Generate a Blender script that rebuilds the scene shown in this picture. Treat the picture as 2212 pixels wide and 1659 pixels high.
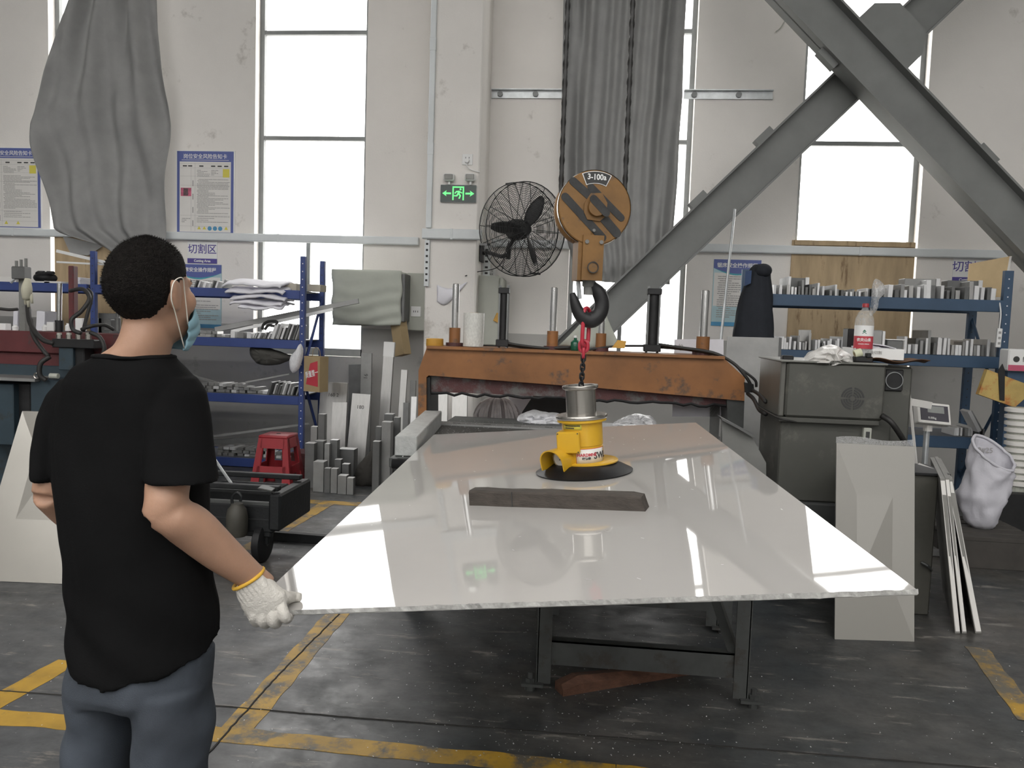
import bpy, bmesh, math, random
import numpy as np
from mathutils import Vector, Matrix, Euler, noise

random.seed(7)
SC = bpy.context.scene
COL = SC.collection
for o in list(bpy.data.objects):
    bpy.data.objects.remove(o)

# ------------------------------------------------------------------ camera
FPX, CAMH = 1720.0, 1.5
YAW, PITCH, ROLL = math.radians(5.76), math.radians(4.3), math.radians(1.89)
_f = Vector((-math.sin(YAW) * math.cos(PITCH), math.cos(YAW) * math.cos(PITCH), -math.sin(PITCH)))
_r = Vector((math.cos(YAW), math.sin(YAW), 0))
_u = _r.cross(_f)
_r, _u = _r * math.cos(ROLL) + _u * math.sin(ROLL), _u * math.cos(ROLL) - _r * math.sin(ROLL)
EYE = Vector((0, 0, CAMH))
cam_data = bpy.data.cameras.new('camera')
cam_data.sensor_width = 36.0
cam_data.sensor_fit = 'HORIZONTAL'
cam_data.lens = FPX / 2212 * 36
cam_data.clip_start = 0.05
cam_data.clip_end = 300
cam = bpy.data.objects.new('camera', cam_data)
COL.objects.link(cam)
cam.matrix_world = Matrix(((_r.x, _u.x, -_f.x, EYE.x), (_r.y, _u.y, -_f.y, EYE.y), (_r.z, _u.z, -_f.z, EYE.z), (0, 0, 0, 1)))
SC.camera = cam

# ------------------------------------------------------------------ sky and exposure
world = bpy.data.worlds.new('overcast_sky')
SC.world = world
world.use_nodes = True
bg = world.node_tree.nodes['Background']
bg.inputs['Color'].default_value = (1.0, 0.985, 0.96, 1)
bg.inputs['Strength'].default_value = 7.5
SC.view_settings.view_transform = 'Standard'
SC.view_settings.look = 'None'
SC.view_settings.gamma = 1
SC.view_settings.use_curve_mapping = False
SC.view_settings.exposure = -0.22
SC.cycles.max_bounces = 6
SC.cycles.diffuse_bounces = 4
SC.cycles.glossy_bounces = 3
SC.cycles.use_adaptive_sampling = True
SC.cycles.adaptive_threshold = 0.05
SC.cycles.denoising_prefilter = 'ACCURATE'
SC.cycles.sample_clamp_indirect = 8
SC.cycles.transparent_max_bounces = 12


def portal(x0, x1, z0, z1, y, face):
    """sky portal in a window opening: tells the renderer where daylight comes in, gives off none itself"""
    l = bpy.data.lights.new('daylight_portal', 'AREA')
    l.shape = 'RECTANGLE'
    l.size, l.size_y = x1 - x0, z1 - z0
    l.cycles.is_portal = True
    o = bpy.data.objects.new('daylight_portal', l)
    COL.objects.link(o)
    o.location = ((x0 + x1) / 2, y, (z0 + z1) / 2)
    o.rotation_euler = (math.radians(-90 if face < 0 else 90), 0, 0)
    return o


# ------------------------------------------------------------------ placing helpers
def ray(x, y):
    return _r * ((x - 1106) / FPX) - _u * ((y - 829.5) / FPX) + _f


def PY(x, y, Y):
    d = ray(x, y)
    return EYE + d * (Y / d.y)


def PZ(x, y, z):
    d = ray(x, y)
    return EYE + d * ((z - CAMH) / d.z)


def rect(x0, y0, x1, y1, Y):
    """X0, X1, Z0, Z1 of an upright rectangle on the plane Y"""
    ym, xm = (y0 + y1) / 2, (x0 + x1) / 2
    return PY(x0, ym, Y).x, PY(x1, ym, Y).x, PY(xm, y1, Y).z, PY(xm, y0, Y).z


# ------------------------------------------------------------------ mesh helpers
def BM():
    return bmesh.new()


def hexa(bm, p):
    v = [bm.verts.new(q) for q in p]
    for f in ((0, 3, 2, 1), (4, 5, 6, 7), (0, 1, 5, 4), (1, 2, 6, 5), (2, 3, 7, 6), (3, 0, 4, 7)):
        bm.faces.new([v[i] for i in f])
    return v


def box(bm, c, s, rot=None, bev=0.0, seg=1):
    """box with centre c, size s, rot = Euler tuple or Matrix"""
    m = Matrix.Identity(3)
    if rot is not None:
        m = rot if isinstance(rot, Matrix) else Euler(rot).to_matrix()
    x, y, z = s[0] / 2, s[1] / 2, s[2] / 2
    c = Vector(c)
    v = hexa(bm, [c + m @ Vector(q) for q in ((-x, -y, -z), (x, -y, -z), (x, y, -z), (-x, y, -z), (-x, -y, z), (x, -y, z), (x, y, z), (-x, y, z))])
    if bev > 0:
        es = list({e for q in v for e in q.link_edges})
        bmesh.ops.bevel(bm, geom=es, offset=min(bev, min(s) * 0.45), segments=seg, affect='EDGES', profile=0.5)
    return bm


def bx(bm, x0, x1, y0, y1, z0, z1, bev=0.0):
    return box(bm, ((x0 + x1) / 2, (y0 + y1) / 2, (z0 + z1) / 2), (abs(x1 - x0), abs(y1 - y0), abs(z1 - z0)), None, bev)


def pbox(bm, x0, y0, x1, y1, Y, depth, bev=0.0):
    """upright box whose front face on plane Y fills the given picture rectangle"""
    a, b, c, d = rect(x0, y0, x1, y1, Y)
    return bx(bm, a, b, Y, Y + depth, c, d, bev)


def frame_of(d):
    d = Vector(d).normalized()
    a = Vector((0, 0, 1)) if abs(d.z) < 0.9 else Vector((1, 0, 0))
    u = d.cross(a).normalized()
    return u, d.cross(u).normalized(), d


def ring(c, u, v, ru, rv, n, ph=0.0):
    return [c + u * (math.cos(2 * math.pi * i / n + ph) * ru) + v * (math.sin(2 * math.pi * i / n + ph) * rv) for i in range(n)]


def loft(bm, rings, cap0=True, cap1=True, loop=False):
    vs = [[bm.verts.new(p) for p in r] for r in rings]
    n = len(vs[0])
    pairs = list(zip(vs, vs[1:])) + ([(vs[-1], vs[0])] if loop else [])
    for a, b in pairs:
        for i in range(n):
            j = (i + 1) % n
            bm.faces.new((a[i], a[j], b[j], b[i]))
    if not loop:
        if cap0:
            bm.faces.new(vs[0][::-1])
        if cap1:
            bm.faces.new(vs[-1])
    return bm


def cyl(bm, p0, p1, r0, r1=None, n=16, caps=True):
    p0, p1 = Vector(p0), Vector(p1)
    r1 = r0 if r1 is None else r1
    u, v, d = frame_of(p1 - p0)
    return loft(bm, [ring(p0, u, v, r0, r0, n), ring(p1, u, v, r1, r1, n)], caps, caps)


def lathe(bm, prof, o=(0, 0, 0), mat=None, n=32, caps=False):
    o = Vector(o)
    mat = mat or Matrix.Identity(3)
    rings = [[o + mat @ Vector((math.cos(2 * math.pi * i / n) * r, math.sin(2 * math.pi * i / n) * r, z)) for i in range(n)] for r, z in prof]
    return loft(bm, rings, caps, caps)


def curve_pts(pts, sub=6, closed=False):
    """Catmull-Rom through the points"""
    P = [Vector(p) for p in pts]
    n = len(P)
    out = []
    rng = range(n) if closed else range(n - 1)
    for i in rng:
        a, b = P[i], P[(i + 1) % n]
        z = P[(i - 1) % n] if (closed or i > 0) else a * 2 - b
        c = P[(i + 2) % n] if (closed or i < n - 2) else b * 2 - a
        for k in range(sub):
            t = k / sub
            out.append(0.5 * ((2 * a) + (b - z) * t + (2 * z - 5 * a + 4 * b - c) * t * t + (3 * a - 3 * b + c - z) * t ** 3))
    if not closed:
        out.append(P[-1])
    return out


def tube(bm, pts, r, n=8, closed=False, sub=0, caps=True):
    """round bar swept along points; r is a number or one radius per point"""
    rr = list(r) if isinstance(r, (list, tuple)) else None
    P = [Vector(p) for p in pts]
    if sub:
        if rr:
            rv = curve_pts([(q, 0, 0) for q in rr], sub, closed)
            rr = [q.x for q in rv]
        P = curve_pts(P, sub, closed)
    m = len(P)
    rings = []
    u = None
    for i in range(m):
        a = P[i - 1] if (closed or i > 0) else P[0]
        b = P[(i + 1) % m] if (closed or i < m - 1) else P[-1]
        d = (b - a)
        d = d.normalized() if d.length > 1e-9 else Vector((0, 0, 1))
        if u is None:
            u = frame_of(d)[0]
        u = (u - d * u.dot(d))
        u = u.normalized() if u.length > 1e-6 else frame_of(d)[0]
        v = d.cross(u)
        q = rr[i] if rr else r
        rings.append(ring(P[i], u, v, q, q, n))
    return loft(bm, rings, caps, caps, closed)


def prism(bm, poly, vec):
    """flat polygon (3-D points) pushed along vec"""
    v = Vector(vec)
    a = [bm.verts.new(Vector(p)) for p in poly]
    b = [bm.verts.new(Vector(p) + v) for p in poly]
    n = len(a)
    bm.faces.new(a[::-1])
    bm.faces.new(b)
    for i in range(n):
        j = (i + 1) % n
        bm.faces.new((a[i], a[j], b[j], b[i]))
    return bm


def xz(poly, y):
    return [Vector((x, y, z)) for x, z in poly]


def ball(bm, c, r, rot=None, n=16):
    """ellipsoid"""
    r = (r, r, r) if isinstance(r, (int, float)) else r
    m = rot or Matrix.Identity(3)
    t = bmesh.ops.create_uvsphere(bm, u_segments=n, v_segments=max(6, n * 2 // 3), radius=1.0)
    c = Vector(c)
    for q in t['verts']:
        q.co = c + m @ Vector((q.co.x * r[0], q.co.y * r[1], q.co.z * r[2]))
    return bm


def grid(bm, fn, nu, nv):
    vs = [[bm.verts.new(fn(i / nu, j / nv)) for i in range(nu + 1)] for j in range(nv + 1)]
    for j in range(nv):
        for i in range(nu):
            bm.faces.new((vs[j][i], vs[j][i + 1], vs[j + 1][i + 1], vs[j + 1][i]))
    return bm


def obj(name, bm, mat, parent=None, smooth=False, local=False, thick=0.0):
    bmesh.ops.recalc_face_normals(bm, faces=bm.faces)
    me = bpy.data.meshes.new(name)
    bm.to_mesh(me)
    bm.free()
    me.materials.append(mat)
    o = bpy.data.objects.new(name, me)
    COL.objects.link(o)
    if smooth:
        for p in me.polygons:
            p.use_smooth = True
        if smooth is not True:
            me.set_sharp_from_angle(angle=math.radians(smooth))
    if parent:
        o.parent = parent
        if not local:
            o.matrix_parent_inverse = world_of(parent).inverted()
    if thick:
        s = o.modifiers.new('solidify', 'SOLIDIFY')
        s.thickness = thick
        s.offset = 0
    return o


def world_of(o):
    m = Matrix.LocRotScale(o.location, o.rotation_euler, o.scale)
    if o.parent:
        m = world_of(o.parent) @ o.matrix_parent_inverse @ m
    return m


def tag(o, label, cat, group=None, kind=None):
    o['label'] = label
    o['category'] = cat
    if group:
        o['group'] = group
    if kind:
        o['kind'] = kind
    return o


def thing(name, label, cat, loc=(0, 0, 0), group=None, rotz=0.0):
    o = bpy.data.objects.new(name, None)
    COL.objects.link(o)
    o.empty_display_size = 0.1
    o.location = loc
    o.rotation_euler = (0, 0, rotz)
    return tag(o, label, cat, group)


def struct(name, bm, mat, parent=None, smooth=False):
    o = obj(name, bm, mat, parent, smooth)
    o['kind'] = 'structure'
    return o


def fuse(name, bm, mat, parent, voxel=0.006, it=4, disp=None):
    """several overlapping closed shapes grown together into one continuous skin"""
    o = obj(name, bm, mat, parent)
    r = o.modifiers.new('remesh', 'REMESH')
    r.mode = 'VOXEL'
    r.voxel_size = voxel
    r.use_smooth_shade = True
    if it:
        s = o.modifiers.new('smooth', 'SMOOTH')
        s.factor = 0.5
        s.iterations = it
    dg = bpy.context.evaluated_depsgraph_get()
    me = bpy.data.meshes.new_from_object(o.evaluated_get(dg))
    o.modifiers.clear()
    old = o.data
    o.data = me
    bpy.data.meshes.remove(old)
    me.name = name
    if disp:
        n = len(me.vertices)
        co, no = np.empty(n * 3), np.empty(n * 3)
        me.vertices.foreach_get('co', co)
        me.vertices.foreach_get('normal', no)
        co, no = co.reshape(-1, 3), no.reshape(-1, 3)
        dd = np.array([disp(Vector(c)) for c in co])
        me.vertices.foreach_set('co', (co + no * dd[:, None]).ravel())
        me.update()
    for p in me.polygons:
        p.use_smooth = True
    return o


_txt = {}


def text(name, s, size, loc, mat, parent, rot=(math.pi / 2, 0, 0), ext=0.0008, sx=1.0, bold=0.0, align='CENTER'):
    c = bpy.data.curves.new(name, 'FONT')
    c.body = s
    c.size = size
    c.align_x = align
    c.align_y = 'CENTER'
    c.extrude = ext
    c.offset = bold
    c.resolution_u = 3
    t = bpy.data.objects.new(name, c)
    COL.objects.link(t)
    dg = bpy.context.evaluated_depsgraph_get()
    me = bpy.data.meshes.new_from_object(t.evaluated_get(dg))
    bpy.data.objects.remove(t)
    bpy.data.curves.remove(c)
    R = rot if isinstance(rot, Matrix) else Euler(rot).to_matrix()
    me.transform(Matrix.Translation(loc) @ R.to_4x4() @ Matrix.Diagonal((sx, 1, 1, 1)))
    me.materials.clear()
    me.materials.append(mat)
    o = bpy.data.objects.new(name, me)
    COL.objects.link(o)
    if parent:
        o.parent = parent
        o.matrix_parent_inverse = world_of(parent).inverted()
    return o


# ------------------------------------------------------------------ materials
def M(name, col, rough=0.6, metal=0.0, var=0.12, scale=6.0, bump=0.0, bscale=None, stretch=(1, 1, 1), dirt=None, coat=0.0, spec=None, alpha=1.0, trans=0.0, emit=0.0, ior=None, roughvar=0.0):
    m = bpy.data.materials.new(name)
    m.use_nodes = True
    nt = m.node_tree
    N, L = nt.nodes, nt.links
    b = N['Principled BSDF']
    b.inputs['Roughness'].default_value = rough
    b.inputs['Metallic'].default_value = metal
    if coat:
        b.inputs['Coat Weight'].default_value = coat
        b.inputs['Coat Roughness'].default_value = 0.06
    if spec is not None:
        b.inputs['Specular IOR Level'].default_value = spec
    if ior:
        b.inputs['IOR'].default_value = ior
    b.inputs['Alpha'].default_value = alpha
    b.inputs['Transmission Weight'].default_value = trans
    if emit:
        b.inputs['Emission Color'].default_value = (*col, 1)
        b.inputs['Emission Strength'].default_value = emit
    tc = N.new('ShaderNodeTexCoord')
    mp = N.new('ShaderNodeMapping')
    mp.inputs['Scale'].default_value = stretch
    L.new(tc.outputs['Object'], mp.inputs['Vector'])
    nz = N.new('ShaderNodeTexNoise')
    nz.inputs['Scale'].default_value = scale
    nz.inputs['Detail'].default_value = 5
    nz.inputs['Roughness'].default_value = 0.6
    L.new(mp.outputs['Vector'], nz.inputs['Vector'])
    rp = N.new('ShaderNodeValToRGB')
    rp.color_ramp.elements[0].position = 0.3
    rp.color_ramp.elements[1].position = 0.7
    rp.color_ramp.elements[0].color = (*[max(0, c * (1 - var)) for c in col], 1)
    rp.color_ramp.elements[1].color = (*[min(1, c * (1 + var)) for c in col], 1)
    L.new(nz.outputs['Fac'], rp.inputs['Fac'])
    out = rp.outputs['Color']
    if dirt:
        dcol, amount, dsc = dirt
        n2 = N.new('ShaderNodeTexNoise')
        n2.inputs['Scale'].default_value = dsc
        n2.inputs['Detail'].default_value = 8
        n2.inputs['Roughness'].default_value = 0.7
        L.new(mp.outputs['Vector'], n2.inputs['Vector'])
        r2 = N.new('ShaderNodeValToRGB')
        r2.color_ramp.elements[0].position = max(0.02, 0.62 - amount * 0.4)
        r2.color_ramp.elements[1].position = max(0.06, 0.70 - amount * 0.25)
        mx = N.new('ShaderNodeMixRGB')
        L.new(n2.outputs['Fac'], r2.inputs['Fac'])
        L.new(r2.outputs['Color'], mx.inputs['Fac'])
        L.new(out, mx.inputs['Color1'])
        mx.inputs['Color2'].default_value = (*dcol, 1)
        out = mx.outputs['Color']
    L.new(out, b.inputs['Base Color'])
    if roughvar:
        mr = N.new('ShaderNodeMapRange')
        mr.inputs['To Min'].default_value = max(0, rough - roughvar)
        mr.inputs['To Max'].default_value = min(1, rough + roughvar)
        L.new(nz.outputs['Fac'], mr.inputs['Value'])
        L.new(mr.outputs['Result'], b.inputs['Roughness'])
    if bump:
        n3 = N.new('ShaderNodeTexNoise')
        n3.inputs['Scale'].default_value = bscale or scale * 5
        n3.inputs['Detail'].default_value = 4
        L.new(mp.outputs['Vector'], n3.inputs['Vector'])
        bp = N.new('ShaderNodeBump')
        bp.inputs['Strength'].default_value = min(1.0, bump)
        bp.inputs['Distance'].default_value = 0.01
        L.new(n3.outputs['Fac'], bp.inputs['Height'])
        L.new(bp.outputs['Normal'], b.inputs['Normal'])
    return m


def glass_mat(name, tint=(1, 1, 1), refl=0.04, rough=0.05):
    m = bpy.data.materials.new(name)
    m.use_nodes = True
    nt = m.node_tree
    N, L = nt.nodes, nt.links
    N.remove(N['Principled BSDF'])
    t = N.new('ShaderNodeBsdfTransparent')
    t.inputs['Color'].default_value = (*tint, 1)
    g = N.new('ShaderNodeBsdfGlossy')
    g.inputs['Roughness'].default_value = rough
    mx = N.new('ShaderNodeMixShader')
    mx.inputs['Fac'].default_value = refl
    L.new(t.outputs['BSDF'], mx.inputs[1])
    L.new(g.outputs['BSDF'], mx.inputs[2])
    L.new(mx.outputs['Shader'], N['Material Output'].inputs['Surface'])
    return m


def film_mat(name, col=(0.9, 0.9, 0.92), fac=0.5, rough=0.25):
    """milky plastic film: part see-through, part white"""
    m = bpy.data.materials.new(name)
    m.use_nodes = True
    nt = m.node_tree
    N, L = nt.nodes, nt.links
    b = N['Principled BSDF']
    b.inputs['Base Color'].default_value = (*col, 1)
    b.inputs['Roughness'].default_value = rough
    t = N.new('ShaderNodeBsdfTransparent')
    mx = N.new('ShaderNodeMixShader')
    n = N.new('ShaderNodeTexNoise')
    n.inputs['Scale'].default_value = 14
    mr = N.new('ShaderNodeMapRange')
    mr.inputs['To Min'].default_value = max(0, fac - 0.25)
    mr.inputs['To Max'].default_value = min(1, fac + 0.25)
    L.new(n.outputs['Fac'], mr.inputs['Value'])
    L.new(mr.outputs['Result'], mx.inputs['Fac'])
    L.new(t.outputs['BSDF'], mx.inputs[1])
    L.new(b.outputs['BSDF'], mx.inputs[2])
    L.new(mx.outputs['Shader'], N['Material Output'].inputs['Surface'])
    return m


m_wall = M('painted_plaster', (0.80, 0.77, 0.735), 0.9, var=0.04, scale=1.2, bump=0.15, bscale=60, dirt=((0.58, 0.55, 0.51), 0.02, 2.2))
m_wall2 = M('grey_sheet_wall', (0.33, 0.33, 0.32), 0.8, var=0.05)
m_ceil = M('roof_sheet', (0.50, 0.50, 0.49), 0.7, var=0.05)
m_frame = M('window_steel', (0.24, 0.25, 0.25), 0.5, var=0.1)
m_glass = glass_mat('window_glass')
m_trunk = M('pvc_trunking', (0.68, 0.71, 0.72), 0.45, var=0.06, scale=3)
m_galv = M('galvanised_steel', (0.55, 0.57, 0.58), 0.4, 0.6, var=0.15, scale=10)
m_cloth = M('grey_curtain', (0.36, 0.36, 0.355), 0.85, var=0.08, scale=5, bump=0.1, bscale=300)
def translucent(m, w):
    nt = m.node_tree
    N, L = nt.nodes, nt.links
    b = N['Principled BSDF']
    t = N.new('ShaderNodeBsdfTranslucent')
    L.new(b.inputs['Base Color'].links[0].from_socket, t.inputs['Color'])
    mx = N.new('ShaderNodeMixShader')
    mx.inputs['Fac'].default_value = w
    L.new(b.outputs['BSDF'], mx.inputs[1])
    L.new(t.outputs['BSDF'], mx.inputs[2])
    L.new(mx.outputs['Shader'], N['Material Output'].inputs['Surface'])


translucent(m_cloth, 0.16)
m_steelgrey = M('grey_painted_steel', (0.19, 0.19, 0.18), 0.55, var=0.15, scale=4, dirt=((0.12, 0.11, 0.10), 0.12, 6))
m_brace = M('brace_paint', (0.20, 0.205, 0.20), 0.6, var=0.1, scale=3)
m_alu = M('sawn_aluminium', (0.42, 0.415, 0.405), 0.38, 0.75, var=0.10, scale=6, stretch=(6, 6, 0.7), roughvar=0.1)
m_alu2 = M('dull_aluminium', (0.29, 0.29, 0.285), 0.5, 0.55, var=0.12, scale=8)
m_alu3 = M('cut_aluminium_face', (0.70, 0.70, 0.70), 0.45, 0.45, var=0.06, scale=12)
m_alud = M('dark_anodised', (0.15, 0.152, 0.15), 0.5, 0.5, var=0.12, scale=8)
m_chrome = M('chrome_rod', (0.70, 0.70, 0.70), 0.2, 1.0, var=0.03)
m_steel = M('machined_steel', (0.42, 0.40, 0.37), 0.25, 0.9, var=0.08, scale=8, stretch=(8, 8, 1))
m_dark = M('black_iron', (0.02, 0.02, 0.021), 0.5, 0.3, var=0.3, scale=10)
m_rubber = M('black_rubber', (0.012, 0.012, 0.013), 0.42, var=0.2, spec=0.2)
m_hose = M('hydraulic_hose', (0.022, 0.021, 0.02), 0.55, var=0.2)
m_blue = M('rack_blue', (0.038, 0.065, 0.22), 0.45, var=0.1, scale=4)
m_blue2 = M('rack_blue_faded', (0.042, 0.082, 0.145), 0.45, var=0.12, scale=4)
m_ply = M('plywood', (0.48, 0.36, 0.22), 0.75, var=0.18, scale=3, stretch=(3, 3, 0.5), dirt=((0.24, 0.16, 0.09), 0.10, 5))
m_white = M('white_plastic', (0.80, 0.80, 0.79), 0.5, var=0.03)
m_paper = M('white_paper', (0.78, 0.77, 0.82), 0.8, var=0.05)
m_kraft = M('kraft_paper', (0.36, 0.27, 0.15), 0.8, var=0.1, scale=5)
m_redprint = M('red_print', (0.50, 0.05, 0.07), 0.6, var=0.1)
m_blueprint = M('blue_print', (0.10, 0.13, 0.36), 0.5, var=0.04)
m_navy = M('navy_print', (0.09, 0.07, 0.30), 0.5, var=0.04)
m_cyanprint = M('cyan_print', (0.08, 0.30, 0.52), 0.5, var=0.1)
m_sheet = M('poster_white', (0.74, 0.72, 0.69), 0.5, var=0.02)
m_ink = M('grey_ink', (0.36, 0.35, 0.34), 0.8, var=0.05)
m_inkd = M('dark_ink', (0.05, 0.05, 0.05), 0.8, var=0.05)
m_yellowp = M('yellow_print', (0.70, 0.62, 0.10), 0.6, var=0.05)
m_orange = M('orange_machine_paint', (0.25, 0.105, 0.034), 0.55, var=0.28, scale=2.5, dirt=((0.10, 0.065, 0.045), 0.16, 7), bump=0.1)
m_ochre = M('yellow_enamel_old', (0.55, 0.30, 0.05), 0.5, var=0.15)
m_maroon = M('maroon_beam', (0.085, 0.03, 0.03), 0.6, var=0.25, scale=4, dirt=((0.13, 0.125, 0.12), 0.32, 5), bump=0.3, bscale=120)
m_red = M('red_plastic', (0.30, 0.02, 0.028), 0.4, var=0.08)
m_redpaint = M('red_machine_paint', (0.11, 0.025, 0.027), 0.5, var=0.2, scale=4, dirt=((0.06, 0.04, 0.04), 0.12, 6))
m_tealpaint = M('blue_grey_machine', (0.03, 0.05, 0.065), 0.5, var=0.2, scale=3, dirt=((0.03, 0.035, 0.035), 0.15, 5))
m_machine = M('grey_machine_paint', (0.075, 0.075, 0.066), 0.5, var=0.14, scale=2.0, dirt=((0.13, 0.125, 0.11), 0.10, 4))
m_cabinet = M('beige_cabinet', (0.42, 0.43, 0.38), 0.5, var=0.04)
m_cover = M('grey_green_cover', (0.44, 0.46, 0.41), 0.85, var=0.05, bump=0.1)
m_film = film_mat('plastic_film', fac=0.45)
m_bag = film_mat('white_plastic_bag', (0.85, 0.85, 0.88), 0.85, 0.4)
m_rag = M('rags', (0.66, 0.62, 0.62), 0.9, var=0.25, scale=9)
# ================================================================== THE HALL
WY = 8.6          # inner face of the window wall
XL, XR, YB, ZC = -13.0, 11.0, -14.0, 8.2
WIN = [(-6.22, -5.02, 1.1), (-3.80, -2.55, 1.08), (-0.30, 0.94, 1.08), (2.03, 3.25, 1.1)]  # x0, x1, sill
WTOP = 6.9


def wall_with_windows(name, y0, y1, wins, mat):
    bm = BM()
    xs = XL
    for a, b, s in wins:
        bx(bm, xs, a, y0, y1, 0, ZC)
        bx(bm, a, b, y0, y1, 0, s)
        bx(bm, a, b, y0, y1, WTOP, ZC)
        xs = b
    bx(bm, xs, XR, y0, y1, 0, ZC)
    return struct(name, bm, mat)


wall_with_windows('wall_back', WY, WY + 0.26, WIN, m_wall)
FWIN = [(-10.6 + 3.6 * i, -9.2 + 3.6 * i, 3.4) for i in range(6)]
wall_with_windows('wall_front', YB - 0.26, YB, FWIN, m_wall2)
struct('wall_left', bx(BM(), XL - 0.26, XL, YB, WY, 0, ZC), m_wall2)
struct('wall_right', bx(BM(), XR, XR + 0.26, YB, WY, 0, ZC), m_wall2)
# roof with rooflights
SKY = [(-12.4, -10.6), (-9.0, -7.2), (-5.6, -3.8), (-2.0, -0.8)]
bm = BM()
ys = YB - 0.26
for a, b in SKY:
    bx(bm, XL, XR, ys, a, ZC, ZC + 0.15)
    bx(bm, XL, XL + 1.5, a, b, ZC, ZC + 0.15)
    bx(bm, XR - 1.5, XR, a, b, ZC, ZC + 0.15)
    ys = b
bx(bm, XL, XR, ys, WY + 0.26, ZC, ZC + 0.15)
struct('ceiling', bm, m_ceil)
p = portal(XL + 1.5, XR - 1.5, SKY[0][0], SKY[-1][1], 0, 1)
p.location = ((XL + XR) / 2, (SKY[0][0] + SKY[-1][1]) / 2, ZC + 0.12)
p.rotation_euler = (0, 0, 0)
portal(FWIN[0][0], FWIN[-1][1], 3.4, WTOP, YB - 0.2, 1).rotation_euler = (math.radians(90), 0, math.pi)
portal(WIN[0][0], WIN[1][1], 1.08, WTOP, WY + 0.24, 1).rotation_euler = (math.radians(-90), 0, 0)
portal(WIN[2][0], WIN[3][1], 1.08, WTOP, WY + 0.24, 1).rotation_euler = (math.radians(-90), 0, 0)

# windows: frame, mullions, panes
BARS = [4.62, 3.48, 2.36]
for i, (a, b, s) in enumerate(WIN):
    root = struct('window_%d' % (i + 1), (lambda bm: (bx(bm, a, a + 0.05, WY + 0.12, WY + 0.18, s, WTOP), bx(bm, b - 0.05, b, WY + 0.12, WY + 0.18, s, WTOP), bx(bm, a, b, WY + 0.12, WY + 0.18, s, s + 0.08), bx(bm, a, b, WY + 0.12, WY + 0.18, WTOP - 0.05, WTOP), bm)[-1])(BM()), m_frame)
    zs = [s + 0.08] + BARS[::-1] + [5.76, WTOP - 0.05]
    for z in BARS + [5.76]:
        obj('mullion', bx(BM(), a + 0.05, b - 0.05, WY + 0.125, WY + 0.175, z - 0.022, z + 0.022), m_frame, root)
    mid = a + 0.05 + (b - a) * 0.42
    obj('mullion', bx(BM(), mid - 0.022, mid + 0.022, WY + 0.125, WY + 0.175, s + 0.08, 2.36), m_frame, root)
    for k, (z0, z1) in enumerate(zip(zs, zs[1:])):
        cuts = [a + 0.05, mid, b - 0.05] if k == 0 else [a + 0.05, b - 0.05]
        for x0, x1 in zip(cuts, cuts[1:]):
            obj('pane', bx(BM(), x0, x1, WY + 0.148, WY + 0.153, z0, z1), m_glass, root)

# lower band of the wall, a darker grey than the plaster above
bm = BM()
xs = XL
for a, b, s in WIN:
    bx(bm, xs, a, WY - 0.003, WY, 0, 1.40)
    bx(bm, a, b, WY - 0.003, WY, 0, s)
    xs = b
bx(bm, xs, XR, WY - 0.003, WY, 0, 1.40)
struct('trim_1', bm, M('lower_wall_grey', (0.47, 0.46, 0.44), 0.8, var=0.08, scale=1.5, dirt=((0.36, 0.35, 0.33), 0.10, 3)))

# ground outside
struct('outdoor_ground', bx(BM(), -60, 60, WY + 0.3, 80, -0.3, -0.2), M('outdoor_concrete', (0.55, 0.55, 0.53), 0.9))

# column in front of the wall
CY = 7.92
cx0, cx1 = PY(921, 480, CY).x, PY(1032, 480, CY).x
struct('column', bx(BM(), cx0, cx1, CY, WY, 0, ZC, 0.012), m_wall)


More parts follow.
